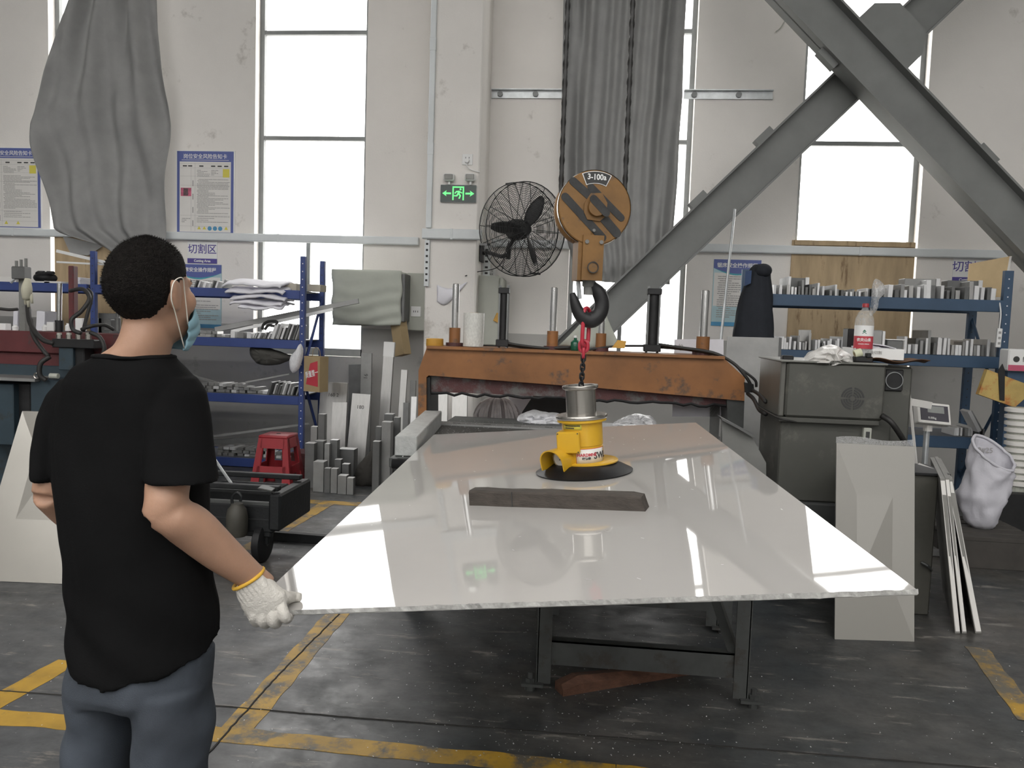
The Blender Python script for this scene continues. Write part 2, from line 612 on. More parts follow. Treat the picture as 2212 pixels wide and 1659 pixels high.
# ---------------------------------------------------------------- floor
def floor_material():
    m = bpy.data.materials.new('worn_epoxy_floor')
    m.use_nodes = True
    nt = m.node_tree
    N, L = nt.nodes, nt.links
    b = N['Principled BSDF']
    tc = N.new('ShaderNodeTexCoord')

    def nz(scale, detail=6, rough=0.6, st=(1, 1, 1)):
        mp = N.new('ShaderNodeMapping')
        mp.inputs['Scale'].default_value = st
        L.new(tc.outputs['Object'], mp.inputs['Vector'])
        n = N.new('ShaderNodeTexNoise')
        n.inputs['Scale'].default_value = scale
        n.inputs['Detail'].default_value = detail
        n.inputs['Roughness'].default_value = rough
        L.new(mp.outputs['Vector'], n.inputs['Vector'])
        return n.outputs['Fac']

    def ramp(v, p0, p1, c0=(0, 0, 0, 1), c1=(1, 1, 1, 1)):
        r = N.new('ShaderNodeValToRGB')
        r.color_ramp.elements[0].position, r.color_ramp.elements[1].position = p0, p1
        r.color_ramp.elements[0].color, r.color_ramp.elements[1].color = c0, c1
        L.new(v, r.inputs['Fac'])
        return r.outputs['Color']

    def mix(fac, c1, c2):
        x = N.new('ShaderNodeMixRGB')
        L.new(fac, x.inputs['Fac'])
        for k, c in ((1, c1), (2, c2)):
            if isinstance(c, tuple):
                x.inputs[k].default_value = (*c, 1)
            else:
                L.new(c, x.inputs[k])
        return x.outputs['Color']

    base = ramp(nz(0.9), 0.3, 0.7, (0.065, 0.07, 0.075, 1), (0.11, 0.112, 0.115, 1))
    # the floor round the saw is black with oil
    sx = N.new('ShaderNodeSeparateXYZ')
    L.new(tc.outputs['Object'], sx.inputs['Vector'])
    sh = N.new('ShaderNodeMath')
    sh.operation = 'MULTIPLY_ADD'
    sh.inputs[1].default_value = 0.9
    L.new(nz(1.3, 5), sh.inputs[0])
    L.new(sx.outputs['X'], sh.inputs[2])
    mrx = N.new('ShaderNodeMapRange')
    mrx.inputs['From Min'].default_value = -0.75
    mrx.inputs['From Max'].default_value = 0.1
    L.new(sh.outputs[0], mrx.inputs['Value'])
    base = mix(mrx.outputs['Result'], base, ramp(nz(1.7), 0.35, 0.7, (0.040, 0.046, 0.050, 1), (0.085, 0.083, 0.078, 1)))
    # bare and oily patches
    c = mix(ramp(nz(0.55, 7, 0.65), 0.5, 0.62), base, (0.085, 0.078, 0.070))
    # scraped streaks along x
    c = mix(ramp(nz(3.0, 8, 0.7, (1, 5, 1)), 0.585, 0.64), c, (0.19, 0.18, 0.165))
    c = mix(ramp(nz(9.0, 8, 0.75), 0.66, 0.72), c, (0.05, 0.047, 0.045))
    # scuffs and dull smears
    sm = N.new('ShaderNodeMixRGB')
    sm.blend_type = 'MULTIPLY'
    sm.inputs['Fac'].default_value = 1.0
    L.new(c, sm.inputs['Color1'])
    L.new(ramp(nz(5.5, 9, 0.72, (1, 1.6, 1)), 0.30, 0.72, (0.55, 0.55, 0.56, 1), (1.45, 1.43, 1.40, 1)), sm.inputs['Color2'])
    c = mix(ramp(nz(28.0, 4, 0.6), 0.70, 0.74), sm.outputs['Color'], (0.03, 0.028, 0.027))
    L.new(c, b.inputs['Base Color'])
    mr = N.new('ShaderNodeMapRange')
    mr.inputs['From Min'].default_value = 0.3
    mr.inputs['From Max'].default_value = 0.7
    mr.inputs['To Min'].default_value = 0.26
    mr.inputs['To Max'].default_value = 0.62
    L.new(nz(4.0, 9, 0.72), mr.inputs['Value'])
    L.new(mr.outputs['Result'], b.inputs['Roughness'])
    bp = N.new('ShaderNodeBump')
    bp.inputs['Strength'].default_value = 0.12
    bp.inputs['Distance'].default_value = 0.004
    L.new(nz(40, 5), bp.inputs['Height'])
    L.new(bp.outputs['Normal'], b.inputs['Normal'])
    return m


floor = struct('floor', bx(BM(), XL, XR, YB, WY, -0.2, 0), floor_material())


def paint_material(name, wear):
    """yellow floor paint, worn through to grey concrete"""
    m = M(name, (0.44, 0.26, 0.03), 0.5, var=0.25, scale=5, dirt=((0.13, 0.115, 0.09), wear, 7))
    return m


m_line = paint_material('floor_paint_good', 0.10)
m_line2 = paint_material('floor_paint_worn', 0.40)
m_line3 = paint_material('floor_paint_faded', 0.62)


_sz = [0.0]


def stripe(pts, w, mat, nm='painted_line'):
    """painted band on the floor along floor points with slightly ragged edges"""
    bm = BM()
    _sz[0] += 0.0002
    P = [Vector((p.x, p.y, 0)) for p in pts]
    a, c = P[0], P[-1]
    n = max(6, int((c - a).length / 0.05))
    d = (c - a).normalized()
    s = Vector((-d.y, d.x, 0))
    L_, R_ = [], []
    for i in range(n + 1):
        q = a.lerp(c, i / n)
        j1 = (noise.noise(q * 9) * 0.012)
        j2 = (noise.noise(q * 9 + Vector((5, 3, 1))) * 0.012)
        L_.append(q + s * (w / 2 + j1))
        R_.append(q - s * (w / 2 + j2))
    for z in (0.0005,):
        lo = [[bm.verts.new((p.x, p.y, 0.0002)) for p in K] for K in (L_, R_)]
        hi = [[bm.verts.new((p.x, p.y, 0.0010 + _sz[0])) for p in K] for K in (L_, R_)]
        for i in range(n):
            bm.faces.new((hi[0][i], hi[1][i], hi[1][i + 1], hi[0][i + 1]))
            bm.faces.new((hi[0][i], hi[0][i + 1], lo[0][i + 1], lo[0][i]))
            bm.faces.new((hi[1][i], lo[1][i], lo[1][i + 1], hi[1][i + 1]))
    o = obj(nm, bm, mat, floor)
    return o


A1 = PZ(500, 1588, 0)
stripe([PZ(-60, 1545, 0), PZ(150, 1428, 0)], 0.115, m_line)
stripe([PZ(-60, 1545, 0), A1], 0.10, m_line)
stripe([A1, PZ(722, 1335, 0), PZ(770, 1280, 0)], 0.12, m_line2)
stripe([A1 + Vector((-0.04, 0.0, 0)), PZ(1330, 1668, 0)], 0.10, m_line2)
stripe([PZ(1330, 1668, 0), PZ(1700, 1720, 0)], 0.10, m_line2)
stripe([PZ(520, 1195, 0), PZ(715, 1083, 0)], 0.12, m_line2)
stripe([PZ(560, 1078, 0), PZ(830, 1092, 0)], 0.12, m_line2)
stripe([PZ(2110, 1400, 0), PZ(2230, 1560, 0)], 0.10, m_line3)
m_crack = M('floor_crack', (0.03, 0.028, 0.026), 0.9)


def crack(pts, w=0.006, nm='floor_joint'):
    bm = BM()
    P = [Vector((p.x, p.y, 0.0034)) for p in pts]
    Q = []
    for a, b in zip(P, P[1:]):
        n = max(2, int((b - a).length / 0.03))
        for i in range(n):
            q = a.lerp(b, i / n)
            Q.append(q + Vector((noise.noise(q * 30), noise.noise(q * 30 + Vector((9, 9, 9))), 0)) * 0.005)
    Q.append(P[-1])
    for a, b in zip(Q, Q[1:]):
        d = (b - a).normalized()
        s = Vector((-d.y, d.x, 0)) * (w / 2)
        v = [bm.verts.new(x) for x in (a - s, a + s, b + s, b - s)]
        bm.faces.new(v)
        v2 = [bm.verts.new(x - Vector((0, 0, 0.0032))) for x in (a - s, a + s, b + s, b - s)]
        for i in range(4):
            j = (i + 1) % 4
            bm.faces.new((v[i], v[j], v2[j], v2[i]))
    return obj(nm, bm, m_crack, floor)


crack([PZ(440, 1640, 0), PZ(600, 1460, 0), PZ(735, 1325, 0)], 0.007)
crack([PZ(-40, 1490, 0), PZ(500, 1528, 0), PZ(750, 1550, 0), PZ(1300, 1592, 0), PZ(2230, 1668, 0)], 0.005)

# metal shavings on the floor
bm = BM()
rs = random.Random(3)
for i in range(1300):
    if i % 2:
        p = PZ(rs.gauss(1250, 260), rs.uniform(1330, 1640), 0)
    else:
        p = PZ(rs.uniform(0, 2212), rs.uniform(1150, 1655), 0)
    s = rs.uniform(0.0006, 0.0019)
    t = rs.uniform(0, 6.28)
    u = Vector((math.cos(t), math.sin(t), rs.uniform(-0.3, 0.3))) * s * 1.6
    v = Vector((-math.sin(t), math.cos(t), rs.uniform(-0.5, 0.5))) * s
    c = Vector((p.x, p.y, 0.0042))
    bm.faces.new([bm.verts.new(q) for q in (c - u - v, c + u - v, c + u + v, c - u + v)])
tag(obj('metal_shavings', bm, m_alu3), 'tiny bright metal shavings scattered over the workshop floor', 'shavings', None, 'stuff')
# ================================================================== THINGS ON THE WALL
TZ = 2.36


def trunking(x0, x1, y, label, h=0.085, z=TZ, d=0.06):
    t = thing('cable_trunking', label, 'cable trunking', ((x0 + x1) / 2, y, z))
    obj('duct_body', bx(BM(), x0, x1, y - d, y, z - h / 2, z + h / 2, 0.004), m_trunk, t)
    obj('lid', bx(BM(), x0 + 0.004, x1 - 0.004, y - d - 0.006, y - d, z - h / 2 + 0.006, z + h / 2 - 0.006, 0.003), m_trunk, t)
    n = max(2, int((x1 - x0) / 2.0) + 1)
    for i in range(1, n):
        x = x0 + (x1 - x0) * i / n
        obj('joint_cover', bx(BM(), x - 0.012, x + 0.012, y - d - 0.009, y, z - h / 2 - 0.003, z + h / 2 + 0.003, 0.002), m_trunk, t)
    return t


trunking(-8.2, PY(910, 520, WY).x - 0.02, WY, 'long grey cable trunking crossing the left window below the posters')
trunking(cx0 - 0.03, cx1 + 0.05, CY, 'short cable trunking across the column under the exit sign', 0.10, PY(975, 507, CY).z)
trunking(cx1 + 0.06, PY(1436, 540, WY).x, WY, 'cable trunking behind the fan ending under the middle curtain')
trunking(PY(1500, 540, WY).x, 6.0, WY, 'cable trunking running right across the plywood board')


def vtrunk(x, y, z0, z1, w, label, holes=False):
    t = thing('vertical_trunking', label, 'cable trunking', (x, y, z0))
    obj('duct_body', bx(BM(), x - w / 2, x + w / 2, y - 0.04, y, z0, z1, 0.004), m_trunk, t)
    if holes:
        for i in range(7):
            z = z0 + 0.05 + i * 0.06
            obj('slot', bx(BM(), x - w * 0.22, x + w * 0.22, y - 0.0425, y - 0.03, z, z + 0.02), m_dark, t)
    else:
        for z in (z0 + (z1 - z0) * 0.15, z0 + (z1 - z0) * 0.36):
            obj('joint_cover', bx(BM(), x - w / 2 - 0.003, x + w / 2 + 0.003, y - 0.044, y, z, z + 0.12, 0.002), m_trunk, t)


zt = PY(975, 507, CY).z
vtrunk(cx0 + 0.03, CY, zt + 0.06, 7.2, 0.055, 'narrow white cable trunking rising along the left edge of the column')
vtrunk(cx0 + 0.022, CY, zt - 0.52, zt - 0.06, 0.05, 'slotted white trunking dropping from the column towards the beige electrical panel', True)
vtrunk(cx1 + 0.05, CY + 0.4, TZ - 0.46, TZ - 0.05, 0.07, 'slotted white trunking behind the fan beside the column', True)


# ---- curtain rail
def rail(x0, x1, label):
    z = 3.93
    t = thing('curtain_rail', label, 'curtain rail', ((x0 + x1) / 2, WY, z))
    bm = BM()
    bx(bm, x0, x1, WY - 0.006, WY, z - 0.045, z + 0.045)
    bx(bm, x0, x1, WY - 0.05, WY, z + 0.036, z + 0.045)
    bx(bm, x0, x1, WY - 0.02, WY, z - 0.045, z - 0.036)
    obj('channel', bm, m_galv, t)
    for k in (0.12, 0.62):
        x = x0 + (x1 - x0) * k
        obj('bolt', cyl(BM(), (x, WY - 0.03, z), (x, WY - 0.004, z), 0.03, n=10), m_frame, t)


rail(PY(1062, 217, WY).x, PY(1215, 220, WY).x, 'steel curtain rail fixed left of the middle curtain')
rail(PY(1476, 222, WY).x, PY(1668, 223, WY).x, 'steel curtain rail fixed right of the middle curtain')


# ---- curtains
def interp(tab, y):
    if y <= tab[0][0]:
        return tab[0][1:]
    for a, b in zip(tab, tab[1:]):
        if y <= b[0]:
            t = (y - a[0]) / (b[0] - a[0])
            return [p + (q - p) * t for p, q in zip(a[1:], b[1:])]
    return tab[-1][1:]


def curtain(name, label, tab, Y, folds, hook, bottom, nu=110, nv=120):
    """hanging cloth; tab = picture rows (y, left, right); folds(u, v) = depth in m; bottom(u) lowers the hem"""
    y0, y1 = tab[0][0], tab[-1][0]
    t = thing(name, label, 'curtain', tuple(PY((tab[-1][1] + tab[-1][2]) / 2, y1, Y)))

    def fn(u, v):
        y = y0 + (bottom(u) - y0) * v
        l, r = interp(tab, y)
        p = PY(l + (r - l) * u, y, Y)
        p.y -= folds(u, v)
        return p
    obj('cloth', grid(BM(), fn, nu, nv), m_cloth, t, True, thick=0.004)
    return t


LT = [(-120, 185, 340), (0, 162, 345), (73, 137, 350), (142, 119, 358), (228, 94, 370), (273, 87, 373), (316, 92, 372), (395, 109, 367), (465, 121, 364), (497, 129, 363), (540, 205, 362), (590, 240, 361)]


def lfold(u, v):
    a = 0.075 * math.sin(u * 17 + v * 2.5) * (0.35 + 0.65 * abs(v - 0.75)) + 0.035 * math.sin(u * 29 - v * 7)
    a += 0.05 * math.exp(-((u - 0.62 + 0.35 * (v - 0.5)) / 0.05) ** 2) * (1 - v)
    sag = -0.06 * math.exp(-((u - 0.55) / 0.25) ** 2) * math.sin(v * 3.1)
    ripple = 0.05 * math.sin((v * 1.6 - (u - 0.5) ** 2 * 1.8) * 11) * (v > 0.35) * min(1, (v - 0.35) * 4)
    return a + sag + ripple + 0.10


c1 = curtain('curtain', 'large grey cloth hung over the far left window in a drooping swag', LT, WY - 0.13, lfold, None, lambda u: 505 + 80 * min(1, u * 1.7))
tri = [PY(*p, WY - 0.06) for p in ((135, 510), (215, 528), (222, 532), (190, 552), (152, 548))]
obj('loose_corner', prism(BM(), tri, (0, 0.006, 0)), m_cloth, c1)

CT = [(-120, 1222, 1486), (0, 1219, 1480), (100, 1217, 1474), (217, 1215, 1471), (300, 1213, 1464), (400, 1213, 1460), (505, 1222, 1451), (560, 1236, 1448), (614, 1240, 1444)]


def cfold(u, v):
    a = 0.075 * math.sin(u * 26 + 1.5 * math.sin(v * 3)) * (0.5 + 0.5 * math.sin(u * 7 + 1)) + 0.028 * math.sin(u * 55 + v * 6)
    a += 0.045 * math.exp(-((u - 0.10 - 0.16 * v) / 0.035) ** 2) + 0.05 * math.exp(-((u - 0.86 + 0.22 * v) / 0.04) ** 2)
    if v > 0.86:
        k = (v - 0.86) / 0.14
        a += 0.06 * k * math.sin((v - 0.8) * 60 - abs(u - 0.5) * 9)
    return a + 0.06


curtain('curtain', 'grey floor-length curtain with a seam hanging behind the crane hook', CT, WY - 0.11, cfold, None, lambda u: 606 + 10 * u)


# ---- crossed braces of the building frame
def brace(p0, p1, w, Y, label, d=0.26, cleats=()):
    a, b = PY(*p0, Y), PY(*p1, Y)
    ax = (b - a).normalized()
    n = Vector((0, 1, 0))
    s = ax.cross(n).normalized()
    t = thing('steel_brace', label, 'brace', tuple((a + b) / 2))
    bm = BM()

    def bar(c, hw, y0, y1, l0=0.0, l1=1.0):
        q0, q1 = a.lerp(b, l0) + s * c, a.lerp(b, l1) + s * c
        hexa(bm, [q0 - s * hw + n * y0, q1 - s * hw + n * y0, q1 - s * hw + n * y1, q0 - s * hw + n * y1, q0 + s * hw + n * y0, q1 + s * hw + n * y0, q1 + s * hw + n * y1, q0 + s * hw + n * y1])
    bar(0, w / 2, 0, 0.02)
    obj('web', bm, m_brace, t)
    for sg in (-1, 1):
        bm = BM()
        bar(sg * (w / 2 - 0.009), 0.009, -0.11, d - 0.11)
        obj('flange', bm, m_brace, t)
    for l, sg in cleats:
        bm = BM()
        bar(sg * (w / 2 + 0.025), 0.03, -0.05, 0.06, l, l + 0.022)
        obj('cleat', bm, m_brace, t)
    return t


brace((1171, 815), (2711, -659), 0.34, 7.75, 'dark steel brace rising from behind the hook up to the right', cleats=((0.254, 1), (0.352, 1)))
brace((1211, -553), (2784, 1098), 0.36, 7.46, 'dark steel brace descending to the right edge across the right window', cleats=((0.385, -1), (0.554, 1)))
g = PY(1900, 100, 7.7)
ax = (PY(2000, 5, 7.7) - g).normalized()
bm = BM()
prism(bm, [g + Vector((x, -0.10, z)) for x, z in ((-0.36, 0.08), (-0.1, 0.34), (0.12, 0.34), (0.36, 0.1), (0.34, -0.1), (0.1, -0.36), (-0.1, -0.36), (-0.36, -0.12))], (0, 0.04, 0))
tag(obj('gusset_plate', bm, m_brace), 'dark steel gusset plate where the two braces cross', 'steel plate')


# ---- posters and signs
def strips(bm, x0, x1, z0, z1, y, lines, seed, h=0.4):
    """rows of illegible small print"""
    r = random.Random(seed)
    dz = (z1 - z0) / lines
    for i in range(lines):
        z = z1 - (i + 0.5) * dz
        x = x0 + (0 if r.random() < 0.6 else r.uniform(0, 0.06) * (x1 - x0))
        e = x0 + (x1 - x0) * r.choice((0.35, 0.55, 0.8, 0.95, 1.0))
        while x < e - 0.004:
            w = min(e - x, r.uniform(0.015, 0.05))
            bx(bm, x, x + w, y - 0.0012, y, z - dz * h / 2, z + dz * h / 2)
            x += w + r.uniform(0.002, 0.006)


def risk_poster(x0, y0, x1, y1, label, cut=False):
    Y = WY - 0.012
    a, b, c, d = rect(x0, y0, x1, y1, Y)
    t = thing('safety_poster', label, 'poster', ((a + b) / 2, WY, c))
    w, h = b - a, d - c
    obj('board', bx(BM(), a, b, Y, WY, c, d, 0.003), m_white, t)
    y = Y - 0.001
    p = obj('blue_border', bx(BM(), a + w * .02, b - w * .02, y, Y, c + h * .01, d - h * .01), m_blueprint, t)
    s = obj('white_panel', bx(BM(), a + w * .065, b - w * .065, y - .0012, y, c + h * .02, d - h * .135), m_sheet, t)
    text('title', '岗位安全风险告知卡', h * 0.062, ((a + b) / 2, y - .001, d - h * .075), m_white, t, bold=0.0004)
    obj('underline', bx(BM(), a + w * .1, b - w * .1, y - .001, y, d - h * .118, d - h * .113), m_sheet, t)
    yy = y - .0013
    bm = BM()
    strips(bm, a + w * .36, a + w * .92, c + h * .24, c + h * .66, yy, 26, int(x0) + 5)
    strips(bm, a + w * .36, a + w * .92, c + h * .13, c + h * .22, yy, 4, int(x0) + 6, 0.3)
    strips(bm, a + w * .36, a + w * .58, c + h * .68, c + h * .77, yy, 6, int(x0) + 7)
    strips(bm, a + w * .6, a + w * .75, c + h * .70, c + h * .77, yy, 4, int(x0) + 8)
    strips(bm, a + w * .10, a + w * .25, c + h * .13, c + h * .19, yy, 3, int(x0) + 9)
    for k in range(4):
        zc = c + h * (.62 - k * .16)
        bx(bm, a + w * .285, a + w * .30, yy - .001, yy, zc - h * .05, zc + h * .02)
    obj('small_print', bm, m_ink, t)['kind'] = 'stuff'
    bm = BM()
    for fx in (.12, .21, .40, .60, .71, .82):
        bx(bm, a + w * fx, a + w * (fx + .07), yy - .001, yy, d - h * .195, d - h * .18)
    obj('table_headings', bm, m_inkd, t)['kind'] = 'stuff'
    bm = BM()
    for zf in (.16, .21, .31, .42, .78, .91):
        bx(bm, a + w * .075, b - w * .075, yy - .0006, yy, d - h * zf - .0008, d - h * zf + .0008)
    for xf in (.26, .33):
        bx(bm, a + w * xf - .0008, a + w * xf + .0008, yy - .0006, yy, c + h * .03, d - h * .15)
    obj('table_rules', bm, m_ink, t)['kind'] = 'stuff'
    obj('yellow_square', bx(BM(), a + w * .80, a + w * .91, yy - .001, yy, d - h * .32, d - h * .22), m_yellowp, t)
    if not cut:
        ph = obj('photo', bx(BM(), a + w * .085, a + w * .265, yy - .001, yy, d - h * .55, d - h * .45), M('pink_photo', (0.55, 0.12, 0.2), 0.5, var=0.3, scale=30), t)
        obj('photo_subject', bx(BM(), a + w * .13, a + w * .21, yy - .002, yy - .001, d - h * .545, d - h * .455), M('dark_photo', (0.12, 0.07, 0.08), 0.5, var=0.5, scale=60), ph)
    icons = [(.40, 0), (.49, 0), (.58, 1), (.67, 1), (.76, 1), (.86, 0)] if not cut else [(.40, 0), (.60, 0)]
    for fx, k in icons:
        bm = BM()
        X, Z, R = a + w * fx, c + h * .065, w * .036
        n = 3 if k == 0 else 14
        prism(bm, [Vector((X + R * math.sin(2 * math.pi * i / n), yy - .001, Z + R * math.cos(2 * math.pi * i / n))) for i in range(n)], (0, .001, 0))
        obj('warning_triangle' if k == 0 else 'instruction_disc', bm, m_yellowp if k == 0 else m_cyanprint, t)


risk_poster(-38, 318, 90, 493, 'blue-bordered safety poster cut off by the left picture edge', True)
risk_poster(380, 325, 507, 505, 'blue-bordered safety poster with a pink photo beside the left window')


def area_sign(x0, y0, x1, y1, label):
    Y = WY - 0.008
    a, b, c, d = rect(x0, y0, x1, y1, Y)
    t = thing('area_sign', label, 'sign', ((a + b) / 2, WY, c))
    w, h = b - a, d - c
    obj('board', bx(BM(), a, b, Y, WY, c, d, 0.002), m_white, t)
    obj('blue_band', bx(BM(), a, b, Y - .001, Y, c, c + h * .22), m_navy, t)
    text('characters', '切割区', h * .46, ((a + b) / 2, Y - .001, c + h * .62), m_navy, t, bold=0.0008)
    text('english_line', 'Cutting Area', h * .15, ((a + b) / 2, Y - .002, c + h * .11), m_white, t, bold=0.001)


area_sign(405, 521, 469, 569, 'white sign reading 切割区 Cutting Area below the left trunking')
area_sign(2058, 557, 2132, 611, 'white sign reading 切割区 half hidden by plywood on the right rack')


def rules_poster(x0, y0, x1, y1, label, title):
    Y = WY - 0.010
    a, b, c, d = rect(x0, y0, x1, y1, Y)
    w, h = b - a, d - c
    t = thing('operating_rules_poster', label, 'poster', ((a + b) / 2, WY, c))
    obj('board', bx(BM(), a, b, Y, WY, c, d, 0.002), M('pale_blue_board', (0.45, 0.62, 0.66), 0.5, var=0.12, scale=1.5), t)
    obj('white_panel', bx(BM(), a + w * .02, b - w * .02, Y - .001, Y, c + h * .3, d - h * .2), m_sheet, t)
    bm = BM()
    pts = [(a, d - h * .13)] + [(a + w * i / 12, d - h * (.13 + .08 * math.sin(math.pi * i / 12))) for i in range(1, 12)] + [(b, d - h * .13), (b, d), (a, d)]
    prism(bm, xz(pts, Y - .002), (0, .001, 0))
    obj('blue_header', bm, m_blueprint, t)
    bm = BM()
    up = pts[:13]
    lo = [(x, z - h * .025 * math.sin(math.pi * (x - a) / w + 0.01)) for x, z in up]
    prism(bm, xz(up + lo[::-1], Y - .0015), (0, .001, 0))
    obj('teal_wave', bm, M('teal_print', (0.06, 0.36, 0.42), 0.5), t)
    text('title', title, h * .075, ((a + b) / 2, Y - .003, d - h * .09), m_white, t, bold=0.001)
    bm = BM()
    strips(bm, a + w * .1, b - w * .06, c + h * .12, d - h * .24, Y - .001, 20, int(x0))
    obj('small_print', bm, m_ink, t)['kind'] = 'stuff'
    obj('blue_footer', bx(BM(), a, b, Y - .001, Y, c, c + h * .06), m_cyanprint, t)


rules_poster(378, 571, 478, 708, 'pale blue operating rules poster half hidden behind the left rack', '锯床安全操作规程')
rules_poster(1539, 561, 1641, 705, 'pale blue operating rules poster beside the hanging dark coat', '锯床安全操作规程')


# ---- plywood boards over the lower windows
def plyboard(x0, x1, z0, z1, y, label):
    t = thing('plywood_board', label, 'plywood', ((x0 + x1) / 2, y, z0))
    obj('sheet', bx(BM(), x0, x1, y, y + 0.018, z0, z1), m_ply, t)
    obj('batten', bx(BM(), x0 + .02, x1 - .02, y - .022, y, z1 - .05, z1), m_ply, t)


plyboard(2.00, 3.22, 0.95, PY(1850, 522, WY).z, WY - 0.025, 'stained plywood sheet closing the lower right window')
plyboard(-6.15, -4.88, 1.0, PY(190, 505, WY).z, WY - 0.025, 'brown plywood sheet under the far left curtain')


# ---- socket outlets
def socket(x, y, Y, w, label, plug=False):
    p = PY(x, y, Y)
    t = thing('wall_socket', label, 'socket', tuple(p))
    obj('plate', box(BM(), (p.x, Y - .006, p.z), (w, .012, w), None, .003), m_white, t)
    for sx in (-.16, .16):
        obj('slot', box(BM(), (p.x + sx * w, Y - .0125, p.z + .16 * w), (w * .05, .002, w * .14)), m_inkd, t)
    if plug:
        obj('plug', cyl(BM(), (p.x, Y - .045, p.z - .15 * w), (p.x, Y - .01, p.z - .15 * w), w * .2, w * .24, 12), m_white, t)
        c = [(p.x, Y - .03, p.z - .2 * w), (p.x, Y - .03, p.z - .6 * w), (p.x + .04, Y - .02, p.z - .95 * w), (p.x + .13, Y - .01, p.z - 1.15 * w)]
        obj('cord', tube(BM(), c, .005, 6, sub=6), m_white, t)
    else:
        for sx in (-.2, 0, .2):
            obj('slot', box(BM(), (p.x + sx * w, Y - .0125, p.z - .17 * w), (w * .05, .002, w * .16)), m_inkd, t)


socket(1010, 345, CY, .105, 'white wall socket with a plug on the column above the exit sign', True)
socket(1060, 589, WY - .02, .10, 'white wall socket on the wall just under the fan')

# ---- emergency exit sign with twin lamps
Y = CY - .03
a, b, c, d = rect(951, 399, 1029, 437, Y)
t = thing('exit_sign', 'green running-man exit sign with two arrows and twin lamps on the column', 'exit sign', ((a + b) / 2, CY, c))
m_green = M('lit_green', (0.16, 0.85, 0.26), 0.5, emit=0.9, var=0.0)
m_signface = M('sign_face', (0.035, 0.055, 0.05), 0.25)
m_clear = M('lamp_glass', (0.5, 0.5, 0.48), 0.12, 0.6)
obj('housing', bx(BM(), a, b, Y, CY, c, d, .006), m_galv, t)
fc = obj('face', bx(BM(), a + .004, b - .004, Y - .003, Y, c + .004, d - .004), m_signface, t)
w, h, X, Z = b - a, d - c, (a + b) / 2, (c + d) / 2
y = Y - .005


def poly(nm, pts, par):
    bm = BM()
    prism(bm, [Vector((X + px * h, y, Z + pz * h)) for px, pz in pts], (0, .002, 0))
    obj(nm, bm, m_green, par)


for s in (-1, 1):
    poly('arrow', [(s * .42, .05), (s * .72, .05), (s * .68, .17), (s * .93, 0), (s * .68, -.17), (s * .72, -.05), (s * .42, -.05)], fc)
poly('door_outline', [(-.34, -.38), (-.34, .4), (.34, .4), (.34, -.38), (.26, -.38), (.26, .32), (-.26, .32), (-.26, -.38)], fc)
poly('running_figure', [(.05, .16), (-.12, .14), (-.22, .02), (-.17, -.02), (-.09, .07), (-.02, .07), (-.10, -.10), (-.24, -.10), (-.24, -.17), (-.05, -.17), (.01, -.06), (.08, -.13), (.02, -.28), (.09, -.31), (.17, -.12), (.08, .01), (.13, .04), (.22, .00), (.24, .05), (.13, .11)], fc)
bm = BM()
prism(bm, [Vector((X + .13 * h + .06 * h * math.cos(k * .628), y, Z + .24 * h + .06 * h * math.sin(k * .628))) for k in range(10)], (0, .002, 0))
obj('figure_head', bm, m_green, fc)
for px_ in (971, 1017):
    p = PY(px_, 384, Y)
    L = obj('lamp_head', box(BM(), (p.x, Y - .02, p.z), (.11, .07, .075), (math.radians(8), 0, 0), .02, 3), m_white, t, 40)
    obj('reflector', box(BM(), (p.x, Y - .055, p.z), (.085, .012, .052), (math.radians(8), 0, 0), .005), m_clear, L)
    obj('swivel', cyl(BM(), (p.x, Y - .01, d - .002), (p.x, Y - .01, p.z - .03), .012, n=10), m_white, t)

# ---- wall fan
FC = PY(1129, 496, 7.55)
t = thing('wall_fan', 'black wall-mounted industrial fan with round wire cage right of the column', 'fan', tuple(FC))
m_fan = M('fan_black', (0.022, 0.022, 0.023), 0.45, var=0.2)
R0 = 0.435
fm = Euler((math.radians(4), 0, math.radians(37))).to_matrix()    # faces the camera, turned to the right


def fl(x, y, z):
    return FC + fm @ Vector((x, y, z))


def cage(yoff, bulge, nm):
    bm = BM()
    nr = 24
    for i in range(nr):
        k = 0.2 + 0.8 * i / (nr - 1)
        r = R0 * k
        dy = yoff + bulge * (1 - k ** 3)
        tube(bm, [fl(r * math.cos(q * math.tau / 40), dy, r * math.sin(q * math.tau / 40)) for q in range(40)], .0024 if i < nr - 1 else .006, 4, True)
    for q in range(16):
        an = q * math.tau / 16
        tube(bm, [fl(R0 * k * math.cos(an), yoff + bulge * (1 - k ** 3), R0 * k * math.sin(an)) for k in (.1, .3, .5, .7, .85, .95, 1)], .0032, 4)
    return obj(nm, bm, m_fan, t)


